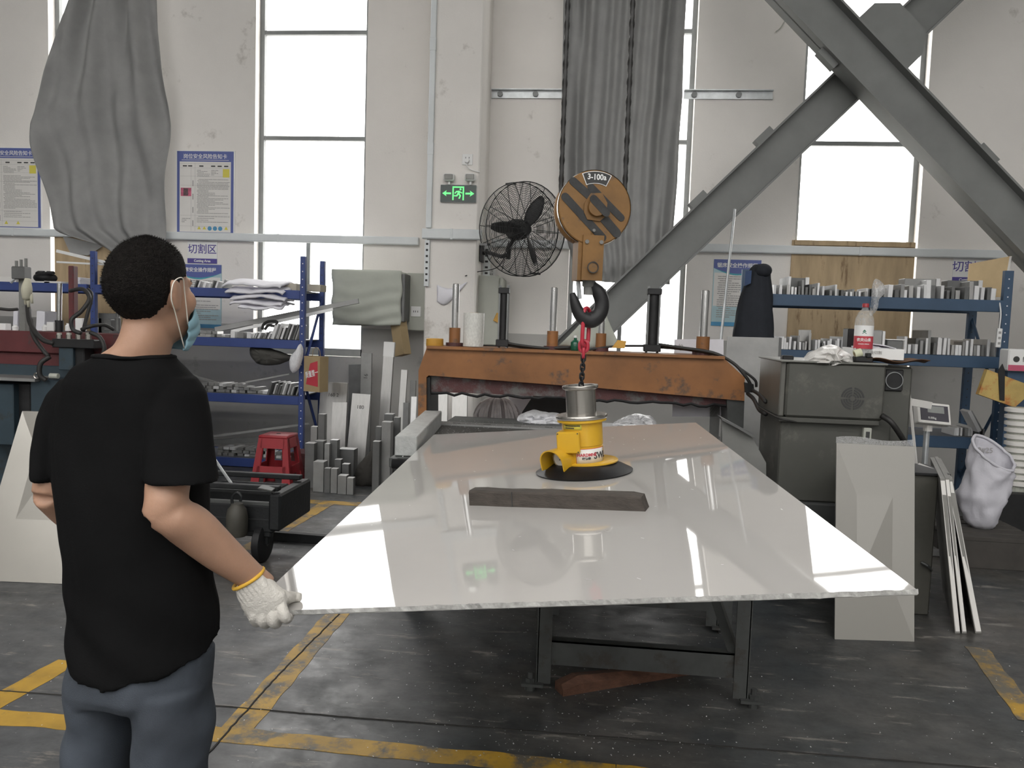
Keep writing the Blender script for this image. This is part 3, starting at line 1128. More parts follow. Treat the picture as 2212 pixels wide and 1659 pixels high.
cage(-.07, -.05, 'front_cage')
cage(.05, .07, 'rear_cage')
for q in range(4):
    an = q * math.tau / 4 + .4
    obj('clip', box(BM(), fl(R0 * math.cos(an), -.01, R0 * math.sin(an)), (.03, .14, .02), fm), m_fan, t)
obj('motor', lathe(BM(), [(0.0, .0), (.085, .0), (.10, .05), (.10, .16), (.07, .22), (0, .23)], fl(0, .0, 0), fm @ Euler((math.radians(-90), 0, 0)).to_matrix(), 20), m_fan, t, 40)
obj('hub', lathe(BM(), [(0, -.05), (.05, -.045), (.075, -.01), (.075, .03), (0, .03)], fl(0, -.03, 0), fm @ Euler((math.radians(-90), 0, 0)).to_matrix(), 20), m_fan, t, 40)
for q, an in enumerate((math.radians(62), math.radians(180), math.radians(-64))):
    bm = BM()
    rings = []
    for k in range(9):
        s_ = k / 8
        r = .05 + s_ * (.36 - .05)
        wd = .022 + .05 * math.sin(math.pi * min(1, s_ * .85 + .12)) * 1.0
        tw = math.radians(55 - 30 * s_)
        c0 = fm @ Vector((r * math.cos(an), -.035, r * math.sin(an)))
        tn = fm @ Vector((-math.sin(an), 0, math.cos(an)))
        ax = fm @ Vector((0, 1, 0))
        u = tn * math.cos(tw) + ax * math.sin(tw)
        v = ax * math.cos(tw) - tn * math.sin(tw)
        rings.append(ring(FC + c0, u, v, wd, .004, 8))
    loft(bm, rings)
    obj('blade', bm, m_fan, t, True)
wallp = Vector((cx1 + .02, CY + .22, PY(1050, 545, 8.0).z))
obj('mounting_arm', tube(BM(), [wallp, wallp + Vector((.08, -.12, .0)), fl(-.1, .2, -.26), fl(-.03, .18, -.24)], .02, 8), m_fan, t)
obj('yoke', tube(BM(), [fl(-.03, .18, -.28), fl(-.03, .17, -.16), fl(0, .14, -.08)], .022, 8), m_fan, t)
obj('wall_plate', box(BM(), wallp + Vector((0, 0, 0)), (.03, .14, .18), None, .005), m_fan, t)
obj('cord', tube(BM(), [fl(-.02, .2, -.1), fl(-.1, .22, -.35), PY(1028, 588, 8.0), PY(1005, 596, CY - .02)], .005, 6, sub=6), m_fan, t)


# ---- loose wire on the wall
p = PY(1700, 0, WY - .01)
tag(obj('loose_wire', tube(BM(), [PY(1700, -60, WY - .01), PY(1700, 5, WY - .012), PY(1699, 35, WY - .02), PY(1688, 58, WY - .03), PY(1676, 69, WY - .03)], .006, 6, sub=5), m_cabinet, None, True), 'loose pale wire dangling on the wall left of the crossed braces', 'wire')
# ================================================================== CRANE HOOK, SLING, LIFTER, PLATE
PL = [Vector(p) for p in ((-.771, 1.709, .823), (.722, 1.776, .953), (.662, 4.568, .983), (-.831, 4.501, .854))]
e1 = (PL[1] - PL[0]).normalized()
nP = e1.cross(PL[3] - PL[0]).normalized()
e2 = nP.cross(e1)
PW, PLN, PT = 1.5, 2.80, 0.012


def on_plate(x, y):
    d = ray(x, y)
    k = (PL[0] - EYE).dot(nP) / d.dot(nP)
    return EYE + d * k


def plate_material():
    m = M('film_covered_aluminium', (0.52, 0.502, 0.48), 0.03, 0.0, var=0.03, scale=1.5, spec=0.5, ior=2.0)
    nt = m.node_tree
    N, L = nt.nodes, nt.links
    b = N['Principled BSDF']
    tc = [n for n in N if n.type == 'TEX_COORD'][0]
    n1 = N.new('ShaderNodeTexNoise')
    n1.inputs['Scale'].default_value = 2.0
    n1.inputs['Detail'].default_value = 1
    n2 = N.new('ShaderNodeTexNoise')
    n2.inputs['Scale'].default_value = 55
    n2.inputs['Detail'].default_value = 2
    ad = N.new('ShaderNodeMath')
    ad.operation = 'MULTIPLY_ADD'
    ad.inputs[1].default_value = 0.012
    L.new(tc.outputs['Object'], n1.inputs['Vector'])
    L.new(tc.outputs['Object'], n2.inputs['Vector'])
    L.new(n2.outputs['Fac'], ad.inputs[0])
    L.new(n1.outputs['Fac'], ad.inputs[2])
    bp = N.new('ShaderNodeBump')
    bp.inputs['Strength'].default_value = 0.025
    bp.inputs['Distance'].default_value = 0.02
    L.new(ad.outputs[0], bp.inputs['Height'])
    L.new(bp.outputs['Normal'], b.inputs['Normal'])
    return m


m_plate = plate_material()
m_platebare = M('aluminium_edge', (0.62, 0.62, 0.61), 0.35, 0.6, var=0.1, scale=20)
t = thing('aluminium_plate', 'huge glossy film-covered aluminium plate hanging level under the yellow vacuum lifter', 'metal plate', tuple((PL[0] + PL[1] + PL[2] + PL[3]) / 4))
R3 = Matrix((e1, e2, nP)).transposed()
cen = PL[0] + e1 * PW / 2 + e2 * PLN / 2
obj('sheet', box(BM(), cen - nP * PT / 2, (PW, PLN, PT), R3, .001), m_plate, t)
# torn edge of the protective film along the near side
bm = BM()
rs = random.Random(11)
n = 150
top, bot = [], []
for i in range(n + 1):
    s = i / n * PW
    q = PL[0] + e1 * s - e2 * 0.0015
    rag = 0.001 + 0.006 * abs(noise.noise(Vector((s * 9, 0, 0)))) * (0.3 + min(1, s * 1.2)) + rs.uniform(0, .0015)
    top.append(q + nP * (0.001 + 0.002 * rs.random() * (s > .4)))
    bot.append(q - nP * (PT * .5 + rag) - e2 * rs.uniform(0, .003))
va, vb = [bm.verts.new(p) for p in top], [bm.verts.new(p) for p in bot]
for i in range(n):
    bm.faces.new((va[i], va[i + 1], vb[i + 1], vb[i]))
obj('film_edge', bm, M('film_edge', (0.36, 0.355, 0.34), 0.25, var=0.35, scale=50), t, thick=.0006)
# chips lying on the film
bm = BM()
for i in range(60):
    q = PL[0] + e1 * rs.uniform(.1, 1.45) + e2 * rs.uniform(.1, 2.75) + nP * .0012
    a = rs.uniform(0, 3.14)
    u = (e1 * math.cos(a) + e2 * math.sin(a)) * rs.uniform(.002, .008)
    v = (e2 * math.cos(a) - e1 * math.sin(a)) * rs.uniform(.0008, .0015)
    bm.faces.new([bm.verts.new(p) for p in (q - u - v, q + u - v, q + u + v, q - u + v)])
ch = obj('film_flecks', bm, m_alu3, t)
ch['kind'] = 'stuff'

# ---- timber on the plate
a, b = on_plate(1014, 1092), on_plate(1394, 1105)
d = (b - a).normalized()
s = nP.cross(d)
t = thing('timber_block', 'dark weathered timber batten lying on the glossy plate before the lifter', 'timber', tuple((a + b) / 2))
m_timber = M('weathered_timber', (0.062, 0.052, 0.044), 0.8, var=0.3, scale=8, stretch=(1, 6, 6), bump=0.3, bscale=40)
Lb = (b - a).length
bm = BM()
prof = [(0, .0), (0, .046), (.006, .052), (.058, .052), (.064, .046), (.064, .0)]
rings = []
for k in range(14):
    x = Lb * k / 13
    j = (noise.noise(Vector((x * 12, 0, 0))) * .003)
    tp = .012 if k == 13 else 0
    rings.append([a + d * (x - (tp if z > .04 else 0)) + s * (y + j) + nP * max(0.0, (z - tp * .6 * (z > .02)) + (j if z > .02 else 0)) for y, z in prof])
loft(bm, rings)
obj('batten', bm, m_timber, t)
obj('saw_kerf', box(BM(), a + d * Lb * .26 + s * -.0008 + nP * .026, (.0025, .004, .05), Matrix((d, s, nP)).transposed()), m_inkd, t)

# ---- vacuum lifter
m_lift = M('lifter_yellow', (0.62, 0.36, 0.02), 0.35, var=0.05, coat=0.2)
m_white2 = M('label_white', (0.72, 0.70, 0.66), 0.4, var=0.03)
LB = on_plate(1262, 1019)
LM = R3
LZ = math.radians(-12)
LM = R3 @ Euler((0, 0, LZ)).to_matrix()


def lw(x, y, z):
    return LB + LM @ Vector((x, y, z))


t = thing('vacuum_lifter', 'yellow vacuum lifter with black suction pad standing on the glossy plate', 'vacuum lifter', tuple(LB))
K = 0.00196   # metres per picture pixel at the lifter
obj('suction_pad', lathe(BM(), [(.195, .001), (.198, .006), (.16, .026), (.12, .040), (.0, .042)], LB, LM, 48), m_rubber, t, 50)
lips = obj('base_flange', lathe(BM(), [(0, .038), (.118, .038), (.122, .041), (.122, .046), (.118, .049), (0, .049)], LB + LM @ Vector((.016, .016, 0)), LM, 40), m_lift, t, 40)
RB = .082
obj('body', lathe(BM(), [(0, .045), (RB, .045), (RB, .108), (RB - .003, .110), (RB - .003, .114), (RB, .116), (RB, .214), (0, .214)], LB, LM, 40), m_lift, t, 40)
obj('yellow_collar', lathe(BM(), [(RB, .208), (.100, .211), (.100, .221), (0, .221)], LB, LM, 40), m_lift, t, 40)
obj('steel_flange', lathe(BM(), [(0, .222), (.103, .222), (.105, .225), (.105, .234), (.102, .238), (0, .238)], LB, LM, 40), m_steel, t, 40)
obj('steel_drum', lathe(BM(), [(.061, .237), (.061, .338), (.072, .344), (.074, .350), (.072, .356), (.058, .356), (.056, .347), (.056, .25), (0, .25)], LB, LM, 40), m_steel, t, 40)
obj('lifting_eye', tube(BM(), [lw(.016 * math.cos(q * math.tau / 14), 0, .285 + .035 * math.sin(q * math.tau / 14)) for q in range(14)], .007, 6, True), m_dark, t)
# control box, facing the camera left
bm = BM()
box(bm, lw(-.040, -.073, .136), (.092, .066, .086), LM, .004)
jb = obj('control_box', bm, m_lift, t)
for sx in (-1, 1):
    for sz in (-1, 1):
        obj('screw', cyl(BM(), lw(-.040 + sx * .040, -.1085, .136 + sz * .037), lw(-.040 + sx * .040, -.105, .136 + sz * .037), .0028, n=8), m_inkd, jb)
# gauge under a tunnel-shaped hood
GA = Matrix.Rotation(math.radians(-22), 3, 'Z')


def gw(x, y, z):
    return lw(*((GA @ Vector((x, y, 0))) + Vector((-.070, -.045, z - .014))))


bm = BM()
seg = 14
outer, inner = [], []
for k in range(seg + 1):
    an = math.pi * k / seg
    outer.append((.055 * math.cos(an), .075 + .052 * math.sin(an)))
    inner.append((.050 * math.cos(an), .075 + .047 * math.sin(an)))
outer = [(.055, .04)] + outer + [(-.055, .04)]
inner = [(.050, .04)] + inner + [(-.050, .04)]
pr = outer + inner[::-1]
loft(bm, [[gw(x, -.085 + (z - .04) * -.25, z) for x, z in pr], [gw(x, .05, z) for x, z in pr]])
hood = obj('gauge_hood', bm, m_lift, t, 40)
gg = obj('gauge', cyl(BM(), gw(0, -.030, .082), gw(0, .02, .082), .036, n=24), m_steel, t)
obj('gauge_face', cyl(BM(), gw(0, -.0315, .082), gw(0, -.030, .082), .030, n=24), m_white2, gg)
obj('gauge_needle', box(BM(), gw(.006, -.033, .088), (.003, .002, .03), LM @ GA @ Euler((0, .6, 0)).to_matrix()), m_inkd, gg)


def wrap_label(nm, a0, a1, z0, z1, mat, r=RB + .0012, par=None, seg=10):
    bm = BM()
    f = lambda u, v: lw(r * math.sin(math.radians(a0 + (a1 - a0) * u)), -r * math.cos(math.radians(a0 + (a1 - a0) * u)), z0 + (z1 - z0) * v)
    grid(bm, f, seg, 1)
    return obj(nm, bm, mat, par or t, True, thick=.0008)


rb = wrap_label('red_label_border', -10, 80, .046, .107, m_redprint)
wl = wrap_label('white_label', -8.5, 78, .048, .105, m_white2, RB + .002)
wrap_label('yellow_warning_label', -52, 9, .184, .207, M('pale_yellow_label', (0.72, 0.66, 0.10), 0.4), RB + .0012)


def wrap_text(nm, s, size, a, z, mat, par, r=RB + .003, bold=0.0, sx=1.0):
    """lettering bent round the drum"""
    o = text(nm, s, size, (0, 0, 0), mat, None, rot=(0, 0, 0), ext=.0003, bold=bold, sx=sx)
    for v in o.data.vertices:
        th = math.radians(a) + v.co.x / r
        rr = r + v.co.z
        v.co = lw(rr * math.sin(th), -rr * math.cos(th), z + v.co.y)
    o.parent = par
    o.matrix_parent_inverse = world_of(par).inverted()
    return o


wrap_text('maker_name', 'HARDMNE', .017, 21, .082, m_redprint, wl, bold=.0006)
wrap_text('maker_characters', '哈德曼', .012, 19, .067, m_inkd, wl, bold=.0005)
wrap_text('load_letters', 'SWL', .036, 64, .076, m_inkd, wl, bold=.001)
bm = BM()
for k, zz in enumerate((.200, .191)):
    for q in range(14 if k == 0 else 9):
        an = -42 + q * 3.4
        f = lambda u, v: lw((RB + .0022) * math.sin(math.radians(an + 2.7 * u)), -(RB + .0022) * math.cos(math.radians(an + 2.7 * u)), zz - .003 + .006 * v)
        grid(bm, f, 1, 1)
obj('warning_print', bm, m_inkd, t)['kind'] = 'stuff'

# ---- hook block
HY = LB.y + 0.02
HC = PY(1278, 453, HY)
kx = (PY(1357, 453, HY).x - PY(1198, 453, HY).x) / 159
t = thing('crane_hook_block', 'yellow crane hook block with black stripes reading 3-100 hanging from two ropes', 'crane hook', tuple(HC))
m_hook = M('hook_block_paint', (0.19, 0.095, 0.024), 0.55, var=0.25, scale=7, dirt=((0.09, 0.06, 0.04), 0.10, 10), bump=0.05)
m_stripe = M('stencil_black', (0.03, 0.03, 0.03), 0.7, var=0.3, scale=25)
hm = Euler((0, 0, math.radians(14))).to_matrix()


def hw(x, y, z):
    return HC + hm @ Vector((x, y, z))


RH = 79 * kx
tilt = hm @ Euler((math.radians(90), 0, 0)).to_matrix()
obj('sheave_cover', lathe(BM(), [(0, .055), (RH - .004, .055), (RH, .051), (RH, .030), (RH - .012, .026), (RH - .012, -.026), (RH, -.030), (RH, -.051), (RH - .004, -.055), (0, -.055)], HC, tilt, 48), m_hook, t, 40)
obj('rim', lathe(BM(), [(RH + .003, .049), (RH + .003, .033), (RH - .002, .033), (RH - .002, .049)], HC, tilt, 48), m_steel, t, 40)
obj('hub_plate', prism(BM(), [hw(x, -.056, z) for x, z in ((-.045, .015), (-.02, .055), (.025, .058), (.048, .02), (.045, -.03), (.02, -.052), (-.03, -.048), (-.045, -.02))], hm @ Vector((0, -.006, 0))), m_hook, t)
obj('axle_pin', cyl(BM(), hw(.004, -.078, .0), hw(.004, -.055, .0), .034, .037, 24), m_hook, t, 40)
for (x0, z0, x1, z1, w_) in ((-.092, .098, -.012, .035, .016), (-.122, .036, .035, -.115, .016), (-.02, .08, .108, -.034, .014), (.02, -.022, .092, -.095, .018), (-.012, .03, .04, -.02, .016)):
    bm = BM()
    p0, p1 = Vector((x0, 0, z0)), Vector((x1, 0, z1))
    dd = (p1 - p0).normalized()
    ss = Vector((-dd.z, 0, dd.x))
    pts = []
    for k in range(7):
        an = math.pi / 2 + math.pi * k / 6
        pts.append(p0 + (dd * math.cos(an) + ss * math.sin(an)) * w_)
    for k in range(7):
        an = -math.pi / 2 + math.pi * k / 6
        pts.append(p1 + (dd * math.cos(an) + ss * math.sin(an)) * w_)
    yy = -.0795 if (w_ == .016 and x0 == -.012) else -.0575
    prism(bm, [hw(q.x, yy, q.z) for q in pts], hm @ Vector((0, .0022, 0)))
    obj('black_stripe', bm, m_stripe, t)
# load plate: dark sector with white rim and figures
bm = BM()


def sector(r0, r1, a0, a1, y, n=10):
    return [hw(r1 * math.sin(math.radians(a0 + (a1 - a0) * k / n)), y, r1 * math.cos(math.radians(a0 + (a1 - a0) * k / n))) for k in range(n + 1)] + [hw(r0 * math.sin(math.radians(a1 + (a0 - a1) * k / n)), y, r0 * math.cos(math.radians(a1 + (a0 - a1) * k / n))) for k in range(n + 1)]


prism(bm, sector(.094, .142, -24, 26, -.058), hm @ Vector((0, .003, 0)))
lp = obj('load_plate_rim', bm, m_white, t)
bm = BM()
prism(bm, sector(.0965, .1395, -22.6, 24.6, -.0595), hm @ Vector((0, .002, 0)))
obj('load_plate', bm, m_inkd, t)
text('load_figures', '3-100a', .031, tuple(hw(.002, -.0605, .118)), m_white, t, rot=hm @ Euler((math.pi / 2, 0, 0)).to_matrix(), bold=.0006, sx=.9)
# shank
sp = [(-.044, -.108), (.040, -.108), (.038, -.285), (-.046, -.285)]
for y0 in (-.066, .046):
    obj('side_plate', prism(BM(), [hw(x, y0, z) for x, z in sp], hm @ Vector((0, .018, 0))), m_hook, t)
obj('spacer', box(BM(), hw(-.052, 0, -.2), (.016, .10, .17), hm), m_hook, t)
for x, z, r in ((-.03, -.135, .008), (.028, -.135, .008), (-.004, -.09, .006)):
    obj('bolt', cyl(BM(), hw(x, -.074, z), hw(x, -.064, z), r, n=10), m_steelgrey, t)
obj('cross_pin', cyl(BM(), hw(-.003, -.074, -.235), hw(-.003, .07, -.235), .021, n=20), m_hook, t)
obj('pin_ring', lathe(BM(), [(.019, .0), (.023, .0), (.023, .003), (.019, .003)], hw(-.003, -.074, -.235), tilt, 20), m_stripe, t)
obj('swivel_neck', lathe(BM(), [(.026, -.28), (.026, -.305), (.02, -.31), (.02, -.34), (.0, -.34)], HC, hm, 20), m_steelgrey, t)
# hook
HK = PY(1270, 662, HY)
hk = [(1272, 606), (1280, 618), (1294, 632), (1301, 652), (1297, 675), (1280, 691), (1262, 688), (1248, 672), (1240, 650), (1235, 633)]
hr = [.020, .022, .028, .030, .031, .033, .030, .025, .019, .011]
pts = [PY(x, y, HY) for x, y in hk]
hkc = PY(1270, 650, HY)
pts = [hkc + Matrix.Rotation(math.radians(14), 3, 'Z') @ (p - hkc) for p in pts]
obj('hook', tube(BM(), pts, hr, 14, sub=5), m_dark, t, True)
obj('safety_latch', hexa(BM(), [PY(x, y, HY + dy) for dy in (-.012, .012) for x, y in ((1246, 612), (1252, 611), (1254, 646), (1250, 647))]) and None or (lambda bm: (tube(bm, [PY(1249, 608, HY), PY(1252, 646, HY)], .009, 8), bm)[1])(BM()), m_galv, t)


# ropes: six strands laid round a core
def rope(p0, p1, label, r=.0085):
    t_ = thing('wire_rope', label, 'wire rope', tuple(p0), 'crane hoist ropes')
    u, v, d_ = frame_of(p1 - p0)
    Ln = (p1 - p0).length
    bm = BM()
    rings = []
    n = int(Ln / .008)
    for i in range(n + 1):
        s_ = i / n
        tw = s_ * Ln / .075 * math.tau
        rings.append([p0.lerp(p1, s_) + (u * math.cos(k * math.tau / 12) + v * math.sin(k * math.tau / 12)) * r * (1 + .28 * math.cos(4 * (k * math.tau / 12) + tw)) for k in range(12)])
    loft(bm, rings)
    obj('strands', bm, m_hose, t_, True)


for (xa, xb, lb) in ((1211, 1218, 'dark twisted wire rope going up from the left side of the hook block'), (1349, 1365, 'dark twisted wire rope going up from the right side of the hook block')):
    lo = PY(xa, 428, HY)
    rope(lo, Vector((lo.x, lo.y, 7.6)), lb)

# ---- red master link and chain sling
t = thing('chain_sling', 'red oblong link and short dark chain joining hook and vacuum lifter', 'chain', tuple(PY(1264, 700, HY)))
m_redlink = M('red_link', (0.42, 0.03, 0.05), 0.35, var=0.1)
c = PY(1263, 703, HY)


def oblong(c, hh, hw_, r, rz, mat, nm, tl=0.0):
    bm = BM()
    m = Euler((0, tl, rz)).to_matrix()
    P = []
    for k in range(28):
        an = k * math.tau / 28
        x, z = math.cos(an) * hw_, math.sin(an) * hw_
        z += (hh - hw_) * (1 if math.sin(an) > 0 else -1)
        P.append(c + m @ Vector((x, 0, z)))
    tube(bm, P, r, 8, True)
    return obj(nm, bm, mat, t, True)


ptop, pbot = PY(1270, 668, HY), PY(1261, 745, HY)
oblong((ptop + pbot) / 2, (ptop - pbot).length / 2 + .004, .024, .0085, math.radians(60), m_redlink, 'master_link', math.radians(2))
p1 = PY(1261, 748, HY)
oblong(p1, .022, .016, .008, 0, m_redlink, 'coupling_link')
oblong(p1 - Vector((0, 0, .025)), .02, .014, .007, math.radians(90), m_redlink, 'coupling_link')
ctop = p1 - Vector((0, 0, .048))
cbot = lw(0, 0, .318)
nl = int((ctop - cbot).length / .0185) + 1
for i in range(nl):
    oblong(ctop.lerp(cbot, i / max(1, nl - 1)), .0145, .0085, .0036, math.radians(20 + 90 * (i % 2)), m_dark, 'chain_link')
# ================================================================== TABLE, PRESS, GREY MACHINE
m_tablesteel = M('old_table_steel', (0.065, 0.068, 0.066), 0.5, 0.2, var=0.25, scale=6, dirt=((0.05, 0.045, 0.04), 0.15, 9))
TT = 0.775
LX0, LX1, LYF = -0.150, 0.640, 3.18
t = thing('support_table', 'dark steel work table with cross rail standing under the glossy plate', 'table', ((LX0 + LX1) / 2, 3.6, 0))
obj('table_top', bx(BM(), LX0 - .06, LX1 + .06, LYF - .04, 4.02, TT - .05, TT), m_tablesteel, t)
for x in (LX0, LX1):
    for y in (LYF, 3.96):
        s = -1 if x == LX0 else 1
        bm = BM()
        bx(bm, x - .028, x + .028, y - .004, y + .004, .03, TT - .05)
        bx(bm, x + s * .024, x + s * .032, y - .004, y + .05, .03, TT - .05)
        leg = obj('leg', bm, m_tablesteel, t)
        bm = BM()
        bx(bm, x + min(0, s * .09), x + max(0, s * .09), y - .03, y + .05, .022, .034)
        cyl(bm, (x + s * .055, y, .0), (x + s * .055, y, .075), .012, n=8)
        cyl(bm, (x + s * .055, y, .0), (x + s * .055, y, .022), .022, n=12)
        cyl(bm, (x + s * .055, y, .034), (x + s * .055, y, .05), .02, n=6)
        obj('levelling_foot', bm, m_tablesteel, leg)
za, zb = PY(1390, 1400, LYF).z, PY(1390, 1452, LYF).z
for y in (LYF + .006, 3.95):
    bm = BM()
    bx(bm, LX0, LX1, y, y + .006, zb, za)
    bx(bm, LX0, LX1, y, y + .05, za - .006, za)
    obj('cross_rail', bm, m_tablesteel, t)
bm = BM()
p0, p1 = Vector((LX1 - .02, LYF + .02, za - .02)), Vector((LX1 - .2, LYF + .55, TT - .06))
tube(bm, [p0, p1], .026, 4)
obj('diagonal_strut', bm, m_tablesteel, t)
# wooden wedge on the floor
a, b = PZ(1216, 1505, 0), PZ(1490, 1458, 0)
d = (b - a).normalized()
s = Vector((-d.y, d.x, 0))
bm = BM()
rings = []
for k in range(9):
    q = k / 8
    h = .075 * (1 - q * .55) * (.55 if k == 0 else 1) + noise.noise(Vector((q * 8, 2, 1))) * .006
    w_ = .075 - .02 * q
    c_ = a.lerp(b, q)
    rings.append([c_, c_ + s * w_, c_ + s * w_ + Vector((0, 0, h * .85)), c_ + s * .02 + Vector((0, 0, h)), c_ + Vector((0, 0, h * .6))])
loft(bm, rings)
tag(obj('wooden_offcut', bm, M('red_brown_wood', (0.11, 0.05, 0.03), 0.8, var=0.35, scale=5, stretch=(1, 8, 8), bump=0.4)), 'split reddish-brown timber offcut on the floor below the table', 'timber')

# ---- saw bed behind the plate
BZ = 0.80
bl, br, bf, bb = -1.02, 0.80, 4.62, 5.86
bfl = PZ(838, 990, BZ)
t = thing('saw_bed', 'wide dark steel saw bed strewn with shavings beneath the orange beam', 'machine bed', ((bl + br) / 2, 5.2, 0))
bm = BM()
bx(bm, bfl.x, br, bfl.y + .02, bb, BZ - .05, BZ, .004)
obj('bed_plate', bm, m_tablesteel, t)
cyl_ = cyl(BM(), (bfl.x + .02, bfl.y + .02, BZ - .028), (br, bfl.y + .02, BZ - .028), .028, n=12)
obj('rounded_lip', cyl_, m_dark, t, True)
for x in (bfl.x + .12, br - .1):
    for y in (bfl.y + .15, bb - .1):
        obj('leg', bx(BM(), x - .05, x + .05, y - .05, y + .05, 0, BZ - .05), m_tablesteel, t)
RSZ = 0.64
obj('rear_shelf', bx(BM(), bfl.x + .1, 1.10, bb + .005, 6.6, RSZ - .03, RSZ), m_tablesteel, t)
for x in (bfl.x + .2, 1.05):
    obj('leg', bx(BM(), x - .03, x + .03, 6.5, 6.56, 0, RSZ - .03), m_tablesteel, t)
obj('apron', bx(BM(), bfl.x + .06, br - .06, bfl.y + .12, bfl.y + .14, .35, BZ - .05), m_tablesteel, t)
sa, sb = PZ(935, 925, BZ), PZ(1215, 928, BZ)
st = obj('slotted_strip', bx(BM(), sa.x, br - .02, 5.30, 5.42, BZ, BZ + .012), m_alu2, t)
for k in range(7):
    x = sa.x + .12 + k * .21
    obj('slot', box(BM(), (x, 5.345, BZ + .0125), (.05, .01, .002)), m_inkd, st)
bm = BM()
rs = random.Random(5)
for i in range(900):
    p = Vector((rs.uniform(bfl.x, -.5), rs.uniform(bfl.y + .05, 5.4), BZ + .002)) if i % 3 else Vector((rs.uniform(bfl.x, br - .2), rs.uniform(5.25, 5.5), BZ + .014))
    sz = rs.uniform(.001, .004)
    an = rs.uniform(0, 6.28)
    u = Vector((math.cos(an), math.sin(an), rs.uniform(-.3, .6))) * sz
    v = Vector((-math.sin(an), math.cos(an), .2)) * sz * .6
    bm.faces.new([bm.verts.new(q) for q in (p - u - v, p + u - v, p + u + v, p - u + v)])
obj('bed_shavings', bm, m_alu3, t)['kind'] = 'stuff'
# ingot
a, b = PZ(852, 985, BZ + .001), PZ(906, 930, BZ + .001)
d = Vector((b.x - a.x, b.y - a.y, 0)).normalized()
s = Vector((d.y, -d.x, 0))
Li = (b - a).length + .25
wI = .115
bm = BM()
box(bm, a + d * Li / 2 + s * wI / 2 + Vector((0, 0, .052)), (wI, Li, .102), Matrix((s, d, Vector((0, 0, 1)))).transposed(), .004)
tag(obj('aluminium_bar', bm, M('frosty_aluminium', (0.46, 0.47, 0.46), 0.45, 0.4, var=0.15, scale=25, bump=0.15)), 'thick frosted aluminium bar lying on the saw bed left of the plate', 'metal bar')

# ---- orange press
GY = 5.50
t = thing('orange_press', 'orange hydraulic clamping press with chrome rods spanning the saw bed', 'press', tuple(PY(1250, 900, GY)))


def fpoly(nm, pts, y, dep, mat, par):
    bm = BM()
    prism(bm, [PY(x, yy, y) for x, yy in pts], (0, dep, 0))
    return obj(nm, bm, mat, par)


beam = fpoly('beam', [(921, 753), (1566, 776), (1609, 816), (1608, 866), (1290, 838), (926, 811), (921, 815), (921, 908), (903, 908), (904, 800)], GY, .34, m_orange, t)
fpoly('top_flange', [(921, 747), (1566, 770), (1566, 776), (921, 753)], GY - .03, .40, m_orange, t)
fpoly('clamp_beam', [(927, 803), (1300, 822), (1590, 850), (1580, 878), (1330, 866), (1195, 857), (930, 846)], GY + .06, .22, m_maroon, t)
fpoly('leg', [(1570, 862), (1608, 866), (1606, 925), (1572, 922)], GY + .02, .28, m_tablesteel, t)
fpoly('inner_edge', [(921, 815), (929, 815), (929, 905), (921, 905)], GY + .02, .3, m_dark, t)
bm = BM()
rs = random.Random(9)
pp = []
for k in range(40):
    x = 932 + (1575 - 932) * k / 39
    y = 848 + (876 - 848) * (k / 39) + rs.uniform(-2, 5)
    pp.append(PY(x, y, GY + .05))
tube(bm, pp, .010, 5)
obj('grease_edge', bm, m_dark, t)


def topz(x):
    return 747 + (x - 921) * (23 / 645)


for x0, x1, y0, ys in ((974, 989, 614, 708), (1185, 1200, 622, 715), (1290, 1304, 625, 720), (1508, 1526, 628, 727)):
    xm = (x0 + x1) / 2
    p1 = PY(xm, y0, GY + .15)
    pb = PY(xm, topz(xm), GY + .15)
    ps = PY(xm, ys, GY + .15)
    r = (PY(x1, y0, GY + .15).x - PY(x0, y0, GY + .15).x) / 2
    rod = obj('guide_rod', cyl(BM(), (pb.x, GY + .15, pb.z), (pb.x, GY + .15, p1.z), r, n=20), m_chrome, t, 40)
    obj('rod_cap', cyl(BM(), (pb.x, GY + .15, p1.z), (pb.x, GY + .15, p1.z + .004), r * .8, n=16), m_steel, rod)
    sk = obj('rod_socket', cyl(BM(), (pb.x, GY + .15, pb.z), (pb.x, GY + .15, ps.z), r * 1.62, n=20), m_orange, t, 40)
    obj('socket_flange', cyl(BM(), (pb.x, GY + .15, pb.z), (pb.x, GY + .15, pb.z + .03), r * 2.5, n=20), m_maroon, sk)
for x0, x1, y0 in ((1077, 1094, 622), (1396, 1419, 624)):
    xm = (x0 + x1) / 2
    r = (PY(x1, y0, GY + .15).x - PY(x0, y0, GY + .15).x) / 2
    pt, pb = PY(xm, y0, GY + .15), PY(xm, topz(xm), GY + .15)
    c = Vector((pb.x, GY + .15, 0))
    cy = obj('hydraulic_cylinder', cyl(BM(), c + Vector((0, 0, pb.z + .03)), c + Vector((0, 0, pt.z)), r, n=20), m_dark, t, 40)
    obj('cylinder_head', box(BM(), c + Vector((0, 0, pt.z - .02)), (r * 2.7, r * 2.7, .042), None, .004), m_dark, cy)
    obj('cylinder_base', box(BM(), c + Vector((0, 0, pb.z + .04)), (r * 3.2, r * 3.2, .05), None, .004), m_dark, cy)
    for sx in (-1, 1):
        for sy in (-1, 1):
            q = c + Vector((sx * r * 1.05, sy * r * 1.05, 0))
            obj('tie_rod', cyl(BM(), q + Vector((0, 0, pb.z)), q + Vector((0, 0, pt.z + .018)), .006, n=8), m_frame, cy)


def hose(nm, pts, r, par, mat=m_hose):
    return obj(nm, tube(BM(), [PY(x, y, Y) for x, y, Y in pts], r, 8, sub=6), mat, par, True)


